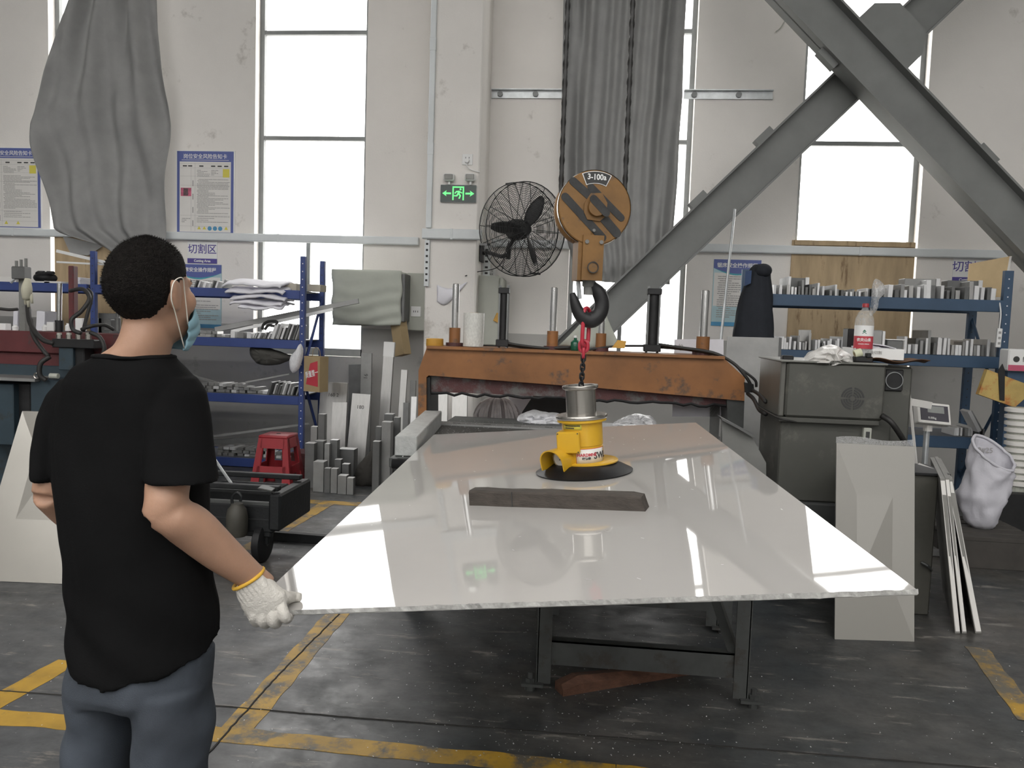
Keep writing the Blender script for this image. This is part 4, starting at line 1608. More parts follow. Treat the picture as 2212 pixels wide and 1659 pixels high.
hose('hose', [(1094, 741, GY + .12), (1130, 747, GY + .1), (1180, 752, GY + .1), (1236, 750, GY + .1)], .010, t)
hose('hose', [(1096, 746, GY + .14), (1140, 752, GY + .12), (1200, 756, GY + .12), (1260, 755, GY + .12)], .008, t)
hose('hose', [(1422, 744, GY + .12), (1470, 751, GY + .08), (1540, 762, GY + .05), (1585, 785, GY + .02), (1612, 815, GY), (1622, 832, GY)], .011, t)
hose('hose', [(1422, 750, GY + .14), (1490, 756, GY + .1), (1560, 770, GY + .06), (1600, 797, GY + .04), (1630, 820, GY + .02), (1634, 836, GY + .02)], .009, t)
hose('hose', [(1260, 757, GY + .1), (1330, 748, GY + .12), (1396, 747, GY + .15)], .008, t)
fpoly('valve_block', [(1608, 826), (1628, 830), (1630, 848), (1610, 848)], GY - .02, .08, m_dark, t)
hose('hose', [(1624, 842, GY), (1640, 852, GY - .2), (1654, 868, GY - .45)], .013, t)
hose('hose', [(1615, 850, GY), (1628, 862, GY - .15), (1640, 885, GY - .4), (1655, 895, GY - .5)], .013, t)
# fence plate right of the far edge of the plate
t = thing('guide_fence', 'grey steel fence plate rising behind the right far corner of the plate', 'steel plate', tuple(PY(1620, 980, 4.7)))
fpoly('fence_plate', [(1560, 905), (1625, 945), (1655, 1000), (1655, 1050), (1560, 960)], 4.75, .03, m_steelgrey, t)
fpoly('fence_top', [(1556, 900), (1626, 938), (1632, 946), (1560, 908)], 4.70, .12, m_alud, t)

# ---- small things standing on the press
p = PY(1022, 748, GY + .12)
pt = PY(1022, 676, GY + .12)
r = .073
t = thing('film_roll', 'clear plastic film roll standing on the orange press', 'film roll', tuple(p))
obj('wound_film', lathe(BM(), [(r, 0), (r, pt.z - p.z), (r - .02, pt.z - p.z), (r - .02, 0)], p, None, 32), film_mat('wound_film', (0.78, 0.78, 0.74), 0.8, 0.15), t, 40)
obj('core', lathe(BM(), [(.035, .0), (.035, pt.z - p.z + .002), (.03, pt.z - p.z + .002), (.03, 0)], p, None, 24), m_kraft, t, 40)
p0 = PY(939, 748, GY + .1)
tag(obj('yellow_block', lathe(BM(), [(0, 0), (.06, 0), (.062, .005), (.062, .052), (.058, .056), (.035, .056), (.035, .02), (0, .02)], p0, None, 28), m_ochre, None, 40), 'low round yellow block on the left end of the orange press', 'block')
p0 = PY(1242, 757, GY + .05)
t = thing('green_bottle', 'small dark green bottle on the press beside the red link', 'bottle', tuple(p0))
obj('bottle_body', lathe(BM(), [(0, 0), (.03, 0), (.032, .004), (.032, .055), (.022, .068), (.011, .075), (.011, .09), (0, .09)], p0, None, 20), M('green_glass', (0.01, 0.09, 0.05), 0.15), t, 40)
obj('bottle_cap', cyl(BM(), p0 + Vector((0, 0, .088)), p0 + Vector((0, 0, .104)), .013, n=12), m_white, t)
# draped sheet behind the hook
bm = BM()


def sheetfn(u, v):
    top = interp([(0, 1243, 712), (.25, 1262, 690), (.5, 1290, 672), (.75, 1309, 676), (1, 1312, 690)], u)
    bot = interp([(0, 1208, 746), (1, 1342, 752)], u)
    x, y = top[0] + (bot[0] - top[0]) * v, top[1] + (bot[1] - top[1]) * v
    q = PY(x, y, GY + .30)
    q.y -= .05 * v + .02 * math.sin(u * 9 + v * 3) * v
    return q


grid(bm, sheetfn, 20, 12)
tag(obj('draped_cover', bm, m_cover, None, True, thick=.006), 'pale grey-green cloth cover draped behind the crane hook', 'cover')
p0 = PY(1340, 752, GY + .1)
bm = BM()
prism(bm, [p0 + Vector((x, 0, z)) for x, z in ((-.06, .0), (.03, 0), (.04, .05), (-.02, .055))], (0, .06, 0))
tag(obj('yellow_tool_case', bm, m_ochre), 'small yellow and dark case on the press right of the sheet', 'case')

# ---- things behind and under the press
p0, p1 = PY(1457, 765, 5.95), PY(1563, 733, 5.95)
t = thing('cardboard_sheet', 'pale lavender cardboard sheet lying upright behind the right chrome rod', 'cardboard', tuple(p0))
fpoly('sheet', [(1457, 733), (1563, 733), (1563, 900), (1452, 900)], 5.95, .008, m_paper, t)
text('scribble', '//5', .045, tuple(PY(1470, 750, 5.947)), m_ink, t, rot=Euler((math.pi / 2, 0, 0)).to_matrix() @ Euler((0, 0, 1.2)).to_matrix())
t = thing('standing_board', 'tall light grey board standing between orange press and grey machine', 'board', tuple(PY(1620, 900, 6.3)))
fpoly('sheet', [(1572, 727), (1684, 730), (1668, 1040), (1550, 1040)], 6.3, .02, M('grey_board', (0.40, 0.40, 0.39), 0.7), t)
fpoly('edge_strip', [(1684, 729), (1689, 730), (1674, 1040), (1668, 1040)], 6.29, .03, m_alud, t)
# pole
p0, p1 = PY(1587, 452, 7.3), PY(1556, 745, 6.95)
p1 = p1 + (p1 - p0) * (p1.z / (p0.z - p1.z))
tag(obj('thin_pole', tube(BM(), [p0, p1], .012, 8), m_galv), 'thin straight metal pole leaning in front of the right rules poster', 'pole')
# coat
t = thing('work_coat', 'dark navy work coat hanging over the post beside the right rack', 'coat', tuple(PY(1630, 725, 7.2)))
m_coat = M('navy_cloth', (0.018, 0.021, 0.028), 0.9, var=0.2, bump=0.2)
CO = [(572, 1630, 1658), (580, 1622, 1664), (600, 1612, 1664), (640, 1600, 1668), (690, 1588, 1670), (735, 1584, 1672)]
bm = BM()
rings = []
for k in range(24):
    y = 572 + (735 - 572) * k / 23
    l, r_ = interp(CO, y)
    a, b = PY(l, y, 7.1), PY(r_, y, 7.1)
    c, hw_ = (a + b) / 2, (b.x - a.x) / 2
    rings.append([c + Vector((math.cos(q * math.tau / 28) * hw_ * (1 + .06 * math.sin(q * 3 + k * .3)), math.sin(q * math.tau / 28) * (.08 + .06 * k / 23) * (1 + .1 * math.sin(q * 4 + k * .2)), 0)) for q in range(28)])
loft(bm, rings)
obj('body', bm, m_coat, t, True)
cc = PY(1654, 577, 7.05)
obj('hood', ball(BM(), cc + Vector((-.02, 0, -.03)), (.075, .08, .06)), m_coat, t, True)
fpoly('blue_label', [(1610, 586), (1624, 584), (1622, 612), (1608, 618)], 7.0, .01, M('dark_blue_patch', (0.03, 0.06, 0.14), 0.7), t)
# rags under the press
t = thing('rag_bundle', 'bundle of crumpled striped cotton rags heaped under the orange beam', 'rags', tuple(PY(1075, 925, 6.15)))
rs = random.Random(2)
c = PY(1078, 890, 6.15)
c.z = RSZ + .165
obj('heap', ball(BM(), c + Vector((0, 0, -.04)), (.15, .10, .13)), m_rag, t, True)
for k in range(26):
    an = -math.pi * .05 + math.pi * 1.1 * k / 25
    x = math.cos(an) * .16
    pts = [c + Vector((x * .15, -.06, .13)), c + Vector((x * .7, -.13 + rs.uniform(-.02, .02), .09)), c + Vector((x * 1.05, -.14, -.02 + rs.uniform(-.03, .03))), c + Vector((x * 1.1, -.11, -.13))]
    obj('rag_strip', tube(BM(), pts, [.008, .013, .014, .010], 6, sub=4), M('rag_tone', (0.30, 0.27, 0.27), 0.9) if k % 5 == 0 else m_rag, t, True)


def lump(nm, label, cat, pts_px, Y, depth, mat, seed, amp=.03, group=None, smooth=True):
    """crumpled bag or heap whose outline is given in picture points"""
    P = [PY(x, y, Y) for x, y in pts_px]
    c = sum(P, Vector()) / len(P)
    bm = BM()
    n = len(P)
    rings = []
    m_ = 48
    PP = curve_pts(P, 8, True)
    for k in range(9):
        ph = math.pi * (k + .5) / 9
        rr, yy = math.sin(ph), -math.cos(ph) * depth
        ring_ = []
        for i, q in enumerate(PP):
            v = q - c
            j = 1 + amp * 4 * noise.noise(q * 14 + Vector((seed, yy * 20, 0)))
            w_ = c + v * (rr ** .6) * j
            w_.y += yy + amp * noise.noise(q * 22 + Vector((seed * 2, k, 0)))
            ring_.append(w_)
        rings.append(ring_)
    loft(bm, rings)
    return tag(obj(nm, bm, mat, None, smooth), label, cat, group)


lump('plastic_bag', 'white crumpled plastic bag behind the plate left of the lifter', 'plastic bag', [(1120, 920), (1124, 898), (1150, 887), (1180, 892), (1208, 896), (1212, 926), (1160, 928)], 5.75, .12, m_bag, 4, .05, None, False)
lump('plastic_bag', 'clear crumpled plastic film behind the plate right of the lifter', 'plastic bag', [(1325, 916), (1345, 902), (1372, 895), (1405, 898), (1416, 908), (1412, 920), (1360, 922)], 5.65, .10, m_film, 8, .05, None, False)
t = thing('white_card', 'white sheet tucked behind a black board under the orange beam', 'sheet', tuple(PY(1125, 890, 6.3)))
fpoly('sheet', [(1098, 852), (1152, 854), (1128, 890), (1118, 935), (1108, 935)], 6.28, .006, m_paper, t)
fpoly('backing_board', [(1096, 846), (1240, 850), (1235, 938), (1118, 938), (1125, 890), (1152, 856)], 6.32, .015, M('black_board', (0.05, 0.05, 0.05), 0.7), t)
t = thing('offcut_sheet', 'thin pale metal offcut standing under the right end of the press', 'metal sheet', tuple(PY(1545, 900, 6.0)))
fpoly('sheet', [(1534, 868), (1556, 868), (1552, 952), (1532, 952)], 5.95, .006, m_alu2, t)

# ---- big grey machine on the right
MY = 4.72
t = thing('grey_machine', 'bulky grey machine housing with a round vent right of the plate', 'machine', tuple(PY(1800, 1000, MY + .3)))
a, b, c_, d_ = rect(1698, 786, 1912, 905, MY)
hous = obj('housing', bx(BM(), a - .0, b, MY, MY + .62, c_, d_ + .0, .012), m_machine, t)
sl = PY(1652, 840, MY + .42)
obj('left_housing', bx(BM(), sl.x, a, MY + .02, MY + .60, c_, d_ + .005, .006), M('grey_machine_side', (0.12, 0.118, 0.105), 0.4, var=0.12), t)
obj('top_plate', bx(BM(), sl.x - .01, b + .005, MY - .01, MY + .62, d_, d_ + .012, .004), M('machine_top', (0.22, 0.22, 0.20), 0.45), t)
e0, e1_, ec, ed = rect(1908, 792, 1966, 1000, MY + .12)
rt = obj('right_housing', bx(BM(), b, e1_, MY + .12, MY + .6, ec, ed, .012), m_machine, t)
q = rect(1910, 798, 1950, 845, MY + .115)
fg = obj('fan_guard', bx(BM(), q[0], q[1], MY + .105, MY + .125, q[2], q[3], .006), m_dark, rt)
obj('fan_ring', lathe(BM(), [(.045, 0), (.05, 0), (.05, .006), (.045, .006)], ((q[0] + q[1]) / 2, MY + .105, (q[2] + q[3]) / 2), Euler((math.radians(90), 0, 0)).to_matrix(), 24), m_frame, fg)
lo = rect(1690, 905, 1925, 990, MY + .03)
obj('lower_body', bx(BM(), sl.x + .02, lo[1], MY + .04, MY + .6, 0.52, c_, .008), m_machine, t)
obj('seam_ledge', bx(BM(), sl.x, b - .02, MY - .004, MY + .1, c_ - .03, c_ - .002, .004), m_machine, t)
obj('plinth', bx(BM(), sl.x - .12, e1_ - .02, MY - .0, MY + .68, 0, 0.52, .01), M('oily_plinth', (0.055, 0.057, 0.057), 0.5, var=0.25, scale=4), t)
obj('plinth_door', bx(BM(), PY(1705, 1060, MY).x, PY(1795, 1060, MY).x, MY - .01, MY + .001, .08, .42, .004), M('oily_door', (0.045, 0.048, 0.05), 0.5), t)
# round vent: slotted arcs cut as dark grooves
vc = PY(1842, 861, MY - .002)
for r0, r1 in ((.015, .0235), (.0285, .037), (.042, .0505), (.0555, .065)):
    for k in range(4):
        bm = BM()
        a0, a1 = math.radians(90 * k + 7), math.radians(90 * k + 83)
        n = 10
        P = [vc + Vector((math.cos(a0 + (a1 - a0) * i / n) * r1, 0, math.sin(a0 + (a1 - a0) * i / n) * r1)) for i in range(n + 1)]
        P += [vc + Vector((math.cos(a1 + (a0 - a1) * i / n) * r0, 0, math.sin(a1 + (a0 - a1) * i / n) * r0)) for i in range(n + 1)]
        prism(bm, P, (0, .004, 0))
        obj('vent_slot', bm, m_inkd, hous)
obj('handle', (lambda bm: (bx(bm, *rect(1864, 924, 1882, 950, MY + .02)[:2], MY + .01, MY + .045, *rect(1864, 924, 1882, 950, MY + .02)[2:], .004), bm)[1])(BM()), m_cabinet, t)
obj('handle_slot', (lambda bm: (bx(bm, *rect(1869, 932, 1877, 948, MY + .02)[:2], MY + .007, MY + .012, *rect(1869, 932, 1877, 948, MY + .02)[2:]), bm)[1])(BM()), m_inkd, t)
hose('thick_hose', [(1905, 898, MY - .01), (1925, 912, MY - .05), (1945, 940, MY - .03), (1960, 965, MY + .05)], .017, t)
hose('thick_hose', [(1640, 880, MY + .35), (1680, 902, MY), (1720, 912, MY - .01)], .006, t)
obj('knob_block', box(BM(), PY(1700, 776, MY + .1), (.065, .06, .045), None, .006), m_dark, t)
MT = d_ + .012

# on top of the machine
p0 = PY(1862, 780, MY + .12)
p0.z = MT
t = thing('water_bottle', 'clear water bottle with red cap and red label on the grey machine', 'bottle', tuple(p0))
kz = (PY(1862, 657, MY + .12).z - MT) / .30
m_pet = film_mat('clear_pet', (0.8, 0.82, 0.82), 0.22, 0.08)
prof = [(0, 0), (.042, 0), (.046, .006), (.046, .18), (.047, .20), (.045, .225), (.034, .255), (.017, .274), (.0145, .28), (.0145, .289)]
obj('bottle_body', lathe(BM(), [(r_ * kz, z_ * kz) for r_, z_ in prof], p0, None, 28), m_pet, t, True)
obj('cap', lathe(BM(), [(.0165 * kz, .284 * kz), (.0165 * kz, .301 * kz), (.014 * kz, .304 * kz), (0, .304 * kz)], p0, None, 20), m_red, t, 40)
rl = .0468 * kz
obj('white_label', lathe(BM(), [(rl, .135 * kz), (rl, .190 * kz)], p0, None, 28), m_white, t, True)
rlb = obj('red_label', lathe(BM(), [(rl, .07 * kz), (rl, .135 * kz)], p0, None, 28), m_redprint, t, True)


def bent(nm, s_, size, z_, mat, par, c0, rr, bold=0.0):
    o = text(nm, s_, size, (0, 0, 0), mat, None, rot=(0, 0, 0), ext=.0002, bold=bold)
    for v in o.data.vertices:
        th = v.co.x / rr
        q_ = rr + v.co.z
        v.co = c0 + Vector((q_ * math.sin(th - .25), -q_ * math.cos(th - .25), z_ + v.co.y))
    o.parent = par
    o.matrix_parent_inverse = world_of(par).inverted()


bent('characters', '农夫山泉', .021, .115 * kz, m_white, t, p0, rl + .0006, .0006)
bent('small_letters', 'NONGFU SPRING', .008, .094 * kz, m_white, t, p0, rl + .0006, .0002)
bm = BM()
for k, (hw_, zz, hh) in enumerate(((.011, .157, .012), (.014, .147, .011))):
    vs = []
    for sx, sz in ((-1, 0), (1, 0), (0, 1)):
        th = -.25 + sx * hw_ / rl
        vs.append(bm.verts.new(p0 + Vector(((rl + .0008) * math.sin(th), -(rl + .0008) * math.cos(th), (zz + sz * hh) * kz))))
    bm.faces.new(vs)
obj('green_emblem', bm, M('green_print', (0.02, 0.16, 0.10), 0.5), t)
# heap of stretch film
lump('film_heap', 'crumpled heap of white stretch film on the grey machine', 'plastic film', [(1735, 778), (1752, 762), (1778, 750), (1800, 748), (1822, 758), (1836, 776), (1832, 787), (1780, 790), (1740, 786)], MY + .12, .14, film_mat('stretch_film', (0.80, 0.78, 0.75), 0.95, 0.25), 3, .06, None, False)
p0 = PY(1905, 762, MY + .16)
t = thing('carton_tray', 'shallow white carton holding papers on the right of the grey machine', 'carton', (p0.x, p0.y, MT))
q = rect(1846, 753, 1953, 778, MY + .10)
bm = BM()
for args in ((q[0], q[1], MY + .10, MY + .105, q[2], q[3]), (q[0], q[1], MY + .33, MY + .335, q[2], q[3]), (q[0], q[0] + .005, MY + .105, MY + .33, q[2], q[3]), (q[1] - .005, q[1], MY + .105, MY + .33, q[2], q[3]), (q[0], q[1], MY + .1, MY + .33, q[2], q[2] + .004)):
    bx(bm, *args)
obj('box', bm, m_white, t)
text('print', '合金切割', .022, ((q[0] + q[1]) / 2 - .03, MY + .0985, (q[2] + q[3]) / 2 + .008), m_ink, t)
for k in range(3):
    bm = BM()
    box(bm, (q[0] + .09 + k * .05, MY + .2, q[3] + .006 + k * .004), (.13, .10, .006), (math.radians(6), math.radians(-5 + 6 * k), k * .4))
    obj('paper', bm, m_paper, t)
cc = PY(1853, 763, MY + .07)
t = thing('tape_roll', 'pale yellow adhesive tape roll beside the water bottle', 'tape', tuple(cc))
obj('tape', lathe(BM(), [(.014, -.02), (.024, -.02), (.024, .02), (.014, .02), (.014, -.02)], cc, Euler((0, math.radians(70), 0)).to_matrix(), 24), M('masking_tape', (0.66, 0.66, 0.48), 0.6), t, 40)
obj('core', lathe(BM(), [(.012, -.02), (.0145, -.02), (.0145, .02), (.012, .02), (.012, -.02)], cc, Euler((0, math.radians(70), 0)).to_matrix(), 24), m_kraft, t, 40)
q = rect(1846, 776, 1885, 788, MY + .06)
t = thing('black_connector', 'black cable connector lying on the machine below the carton', 'connector', (q[0], MY + .06, MT))
obj('housing', bx(BM(), q[0], q[1], MY + .05, MY + .11, MT, MT + .035, .006), m_dark, t)
obj('lug', bx(BM(), q[0] + .06, q[0] + .085, MY + .04, MY + .08, MT + .03, MT + .055, .003), m_dark, t)
q = rect(1830, 710, 1849, 782, MY + .3)
tag(obj('dark_box', (lambda bm: (bx(bm, q[0], q[1], MY + .3, MY + .4, MT, q[3], .004), bm)[1])(BM()), m_dark), 'narrow dark box standing behind the water bottle', 'box')
q = rect(1880, 713, 1906, 770, MY + .36)
t = thing('metal_case', 'grey brushed metal case standing behind the white carton', 'case', (q[0], MY + .36, MT))
obj('case_body', bx(BM(), q[0], q[1], MY + .36, MY + .5, MT, q[3], .006), m_alu2, t)
obj('case_edge', bx(BM(), q[1], q[1] + .02, MY + .37, MY + .5, MT, q[3] - .004, .004), m_alu3, t)
q = rect(1915, 735, 1950, 775, MY + .4)
t = thing('grey_box', 'open grey box with white rim at the back of the grey machine', 'box', (q[0], MY + .4, MT))
obj('box_body', bx(BM(), q[0], q[1], MY + .4, MY + .5, MT, q[3], .004), m_alud, t)
obj('rim', bx(BM(), q[0] - .004, q[1] + .012, MY + .395, MY + .505, q[3], q[3] + .006, .002), m_white, t)
p0 = PY(1893, 783, MY + .2)
tag(obj('brown_cloth', (lambda bm: (grid(bm, lambda u, v: Vector((p0.x + (u - .3) * .35, MY + .05 + v * .2, MT + .012 + .010 * math.sin(u * 9) + .008 * math.cos(v * 7))), 14, 8), bm)[1])(BM()), M('brown_cloth', (0.13, 0.07, 0.04), 0.9), None, True, thick=.004), 'crumpled brown cloth under the white carton', 'cloth')
# ================================================================== RACKS AND THEIR CONTENTS
def rack(label, name, x0, x1, yf, yb, levels, height, mat, posts, beam_h=.085, braces=True, px=0.05):
    t = thing(name, label, 'rack', ((x0 + x1) / 2, (yf + yb) / 2, 0))
    for x in posts:
        for y in (yf, yb):
            bm = BM()
            bx(bm, x - px / 2, x + px / 2, y - .022, y - .019, 0, height)
            bx(bm, x - px / 2, x - px / 2 + .003, y - .022, y + .022, 0, height)
            bx(bm, x + px / 2 - .003, x + px / 2, y - .022, y + .022, 0, height)
            p = obj('upright', bm, mat, t)
            bm = BM()
            z = height - .07
            while z > .1:
                cyl(bm, (x, y - .0235, z), (x, y - .018, z), .0058, n=8)
                z -= .075
            obj('hole_row', bm, m_paper if x == posts[-1] and y == yf else m_inkd, p)['kind'] = 'stuff'
        if braces:
            zs = [.2, .95, 1.7]
            for k, (za_, zb_) in enumerate(zip(zs, zs[1:])):
                a, b = (yf, yb) if k % 2 else (yb, yf)
                obj('side_brace', tube(BM(), [(x, a, za_), (x, b, zb_)], .016, 4), mat, t)
    for z in levels:
        for y in (yf, yb):
            obj('beam', bx(BM(), x0, x1, y - .026, y + .012, z - beam_h, z, .004), mat, t)
        obj('shelf_board', bx(BM(), x0 + .01, x1 - .01, yf + .013, yb - .03, z - .012, z), M('shelf_sheet', (0.10, 0.105, 0.12), 0.6) if z == levels[0] else bpy.data.materials['shelf_sheet'], t)
    return t


RF, RB_ = 7.50, 8.05
lx0, lx1 = PY(203, 640, RF).x, PY(653, 780, RF).x
zL = [PY(525, y, RF).z for y in (989, 851, 731, 624)]
rack('blue steel rack full of aluminium offcuts behind the man', 'storage_rack', lx0 + .025, lx1 - .025, RF, RB_, zL, PY(653, 554, RF).z, m_blue, (lx0, lx1))
lx00 = lx0 - 2.02
rack('blue steel rack at the left picture edge behind the red machine', 'storage_rack', lx00, lx0 - .06, RF, RB_, [zL[1], zL[2], zL[3]], PY(203, 547, RF).z, m_blue, (lx00 - .03,), braces=False)

rs = random.Random(21)
ORD = 'first second third fourth fifth sixth seventh eighth ninth tenth eleventh twelfth thirteenth fourteenth fifteenth sixteenth seventeenth eighteenth nineteenth twentieth twenty-first twenty-second twenty-third twenty-fourth twenty-fifth twenty-sixth'.split()
LAYER = ('lowest', 'middle', 'top')


def bar_thing(bm, mat, label, group, nm='aluminium_block', cat='metal block'):
    return tag(obj(nm, bm, mat), label, cat, group)


def row_standing(xa, xb, z, yf, n, hmin, hmax, wmin, wmax, label, group, lean=0.0, dep=(.12, .3), tall=()):
    """blocks standing in a row on a shelf"""
    x = xa
    step = (xb - xa) / n
    for i in range(n):
        w = rs.uniform(wmin, wmax)
        h = rs.uniform(hmin, hmax) * (1.6 if i in tall else 1)
        d = rs.uniform(*dep)
        xx = xa + step * (i + .5) + rs.uniform(-.2, .2) * step
        ln = lean if lean else rs.choice((0, 0, 0, .03, -.03))
        m = Euler((0, ln, rs.uniform(-.08, .08))).to_matrix()
        bm = BM()
        zc = z + .001 + (h / 2) * math.cos(ln) + abs(math.sin(ln)) * w / 2
        box(bm, (xx, yf + .03 + d / 2 + rs.uniform(0, .06), zc), (min(w, step * .8), d, h), m, .0015)
        bar_thing(bm, rs.choice((m_alu, m_alu3, m_alu3, m_alu3, m_alud, m_alu2)), '%s from left of the %s' % (ORD[i], label), group)


def pile(xa, xb, z, yf, n, label, group, hmax=.09, lmin=.06, lmax=.22, layers=3):
    """offcuts lying flat, stacked in low heaps"""
    per = max(1, n // layers)
    for l in range(layers):
        for i in range(per - l * 2):
            x = xa + (xb - xa) * (i + .5 + rs.uniform(-.2, .2)) / per
            w, d, h = rs.uniform(lmin, lmax) * .6, rs.uniform(.10, .25), .028
            bm = BM()
            w = min(w, (xb - xa) / per * .85)
            box(bm, (x, yf + .05 + d / 2 + rs.uniform(0, .04), z + .0155 + l * .030), (w, d, h), (0, 0, rs.uniform(-.15, .15)), .001)
            bar_thing(bm, rs.choice((m_alu, m_alu2, m_alu, m_alu3)), '%s from left in the %s layer of the %s' % (ORD[i], LAYER[l], label), group)


def leaner(p0, p1, w, th, mat, label, group=None, nm='aluminium_bar', cat='metal bar', yaxis=(0, 1, 0)):
    """straight flat bar between two points, w wide across the picture, th thick"""
    p0, p1 = Vector(p0), Vector(p1)
    d = (p1 - p0).normalized()
    n = Vector(yaxis)
    s = d.cross(n).normalized()
    n2 = s.cross(d)
    bm = BM()
    box(bm, (p0 + p1) / 2, (w, th, (p1 - p0).length), Matrix((s, n2, d)).transposed(), .002)
    return tag(obj(nm, bm, mat), label, cat, group)


# left rack
XA = lambda px, y, Y=RF: PY(px, y, Y).x
row_standing(XA(410, 620), XA(480, 622), zL[3], RF, 7, .05, .09, .012, .03, 'leaning offcuts on the top shelf left of the white sheets', 'offcuts on the top shelf of the left rack', .35, (.1, .2))
row_standing(XA(216, 620), XA(238, 622), zL[3], RF, 3, .08, .14, .02, .05, 'offcuts beside the left post on the top shelf', 'offcuts beside the left post', 0, (.1, .2))
row_standing(XA(540, 731), XA(580, 733), zL[2], RF, 8, .05, .08, .008, .014, 'thin silver offcuts leaning in a row on the second shelf', 'short leaning row on the second shelf', .42, (.1, .2))
row_standing(XA(582, 733), XA(640, 733), zL[2], RF, 10, .12, .17, .016, .026, 'tall strips leaning by the front post on the second shelf', 'tall leaning row on the second shelf', .33, (.15, .25))
row_standing(XA(490, 731), XA(538, 731), zL[2], RF, 4, .05, .07, .04, .05, 'pale blocks standing mid second shelf of the left rack', 'pale blocks on the second shelf', 0, (.1, .2))
pile(XA(408, 731), XA(488, 731), zL[2], RF, 12, 'low offcut heap on the second shelf', 'heap on the second shelf', layers=2)
row_standing(XA(578, 851), XA(640, 851), zL[1], RF, 11, .08, .13, .014, .022, 'grey strips leaning behind the paper bag, third shelf', 'leaning row on the third shelf', .3, (.15, .25))
pile(XA(425, 851), XA(576, 851), zL[1], RF, 34, 'wide offcut heap on the third shelf', 'heap on the third shelf', layers=3)
pile(XA(462, 989), XA(630, 989), zL[0], RF, 36, 'dusty offcut heap behind the red stool', 'heap on the bottom shelf', layers=3)
# long bars lying across the shelves
leaner(PY(465, 712, RF + .15), PY(775, 650, RF + .35), .05, .03, m_alu2, 'long grey aluminium bar slanting out of the second shelf past the post')
leaner(PY(500, 716, RF + .1), PY(720, 668, RF + .25), .03, .03, m_alu3, 'long pale aluminium bar lying just below the slanting grey bar')
leaner(PY(405, 722, RF + .05), PY(500, 738, RF + .1), .02, .02, m_alu, 'thin bright strip sloping down in the heap of the second shelf')
leaner(PY(405, 808, RF + .1), PY(482, 832, RF + .12), .025, .02, m_alu, 'thin aluminium strip sloping over the heap on the third shelf')
leaner(PY(530, 826, RF + .2), PY(625, 808, RF + .3), .02, .02, m_alu2, 'thin aluminium strip rising rightward behind the third shelf heap')
leaner(PY(450, 944, RF + .1), PY(668, 915, RF + .35), .025, .02, m_alu2, 'long strip lying slanted on the bottom shelf above the red stool')
leaner(PY(455, 955, RF + .05), PY(640, 945, RF + .2), .05, .03, m_alud, 'broad dull bar lying under the slanted strip on the bottom shelf')
leaner(PY(122, 542, RF - .05), PY(262, 575, RF + .1), .03, .02, m_white, 'upper white strip resting across the rack post below the left curtain', None, 'white_strip', 'strip')
leaner(PY(122, 566, RF - .05), PY(258, 573, RF + .12), .018, .015, m_white, 'lower thin white strip resting across the rack post below the left curtain', None, 'white_strip', 'strip')
# boxes and papers on the shelf left of the man
q = rect(215, 598, 240, 620, RF + .1)
tag(obj('clear_tray', (lambda bm: (bx(bm, q[0], q[1], RF + .1, RF + .3, zL[3], q[3], .004), bm)[1])(BM()), m_alu2), 'grey plastic tray on the top shelf just left of the head', 'tray')
for k in range(5):
    bm = BM()
    z = zL[3] + .002 + k * .014
    q = PY(172, 615, RF + .15)
    box(bm, (q.x, RF + .17, z + .006), (.11, .18, .011), (0, 0, rs.uniform(-.06, .06)))
    tag(obj('document_stack', bm, m_paper), '%s white pad from below in the stack beside the blue post' % ORD[k], 'paper pad', 'white pads beside the blue post')
# black welding helmet
hc = PY(98, 600, RF + .1)
t = thing('face_shield', 'black moulded face shield lying on the top left shelf', 'face shield', (hc.x, hc.y, zL[3]))
obj('shell', ball(BM(), (hc.x, hc.y, zL[3] + .055), (.115, .10, .06)), m_rubber, t, True)
for dx in (-.03, .07):
    obj('visor_frame', box(BM(), (hc.x + dx, hc.y - .03, zL[3] + .10), (.085, .06, .035), (.4, 0, .1), .01), m_rubber, t)
for px_, w_, lb in ((20, .05, 'long low pale carton on the left shelf near the picture edge'), (92, .016, 'thin white sheet lying in front of the black face shield'), (116, .02, 'small white carton right of the black face shield')):
    q = PY(px_, 614, RF + .02)
    bm = BM()
    bx(bm, q.x - .09, q.x + .09, RF + .0, RF + .12, zL[3] + .001, zL[3] + w_, .002)
    tag(obj('carton', bm, m_sheet), lb, 'carton')
# second shelf, left bay: folders and bottles
for k, px_ in enumerate((36, 90, 217, 226)):
    q = PY(px_, 690, RF + .1)
    bm = BM()
    hgt = (.22, .2, .15, .2)[k]
    box(bm, (q.x, RF + .18, zL[2] + hgt / 2 + .001), ((.05, .09, .05, .11)[k], .2, hgt), (0, .06 if k < 2 else 0, 0), .003)
    tag(obj('folder', bm, (m_paper, m_paper, m_white, m_alud)[k]), ('pale lavender folder behind the leaking valve stand', 'wide lavender folder behind the hydraulic hoses', 'white box leaning by the blue rack post', 'dark grey box behind the man at neck height')[k], 'folder')

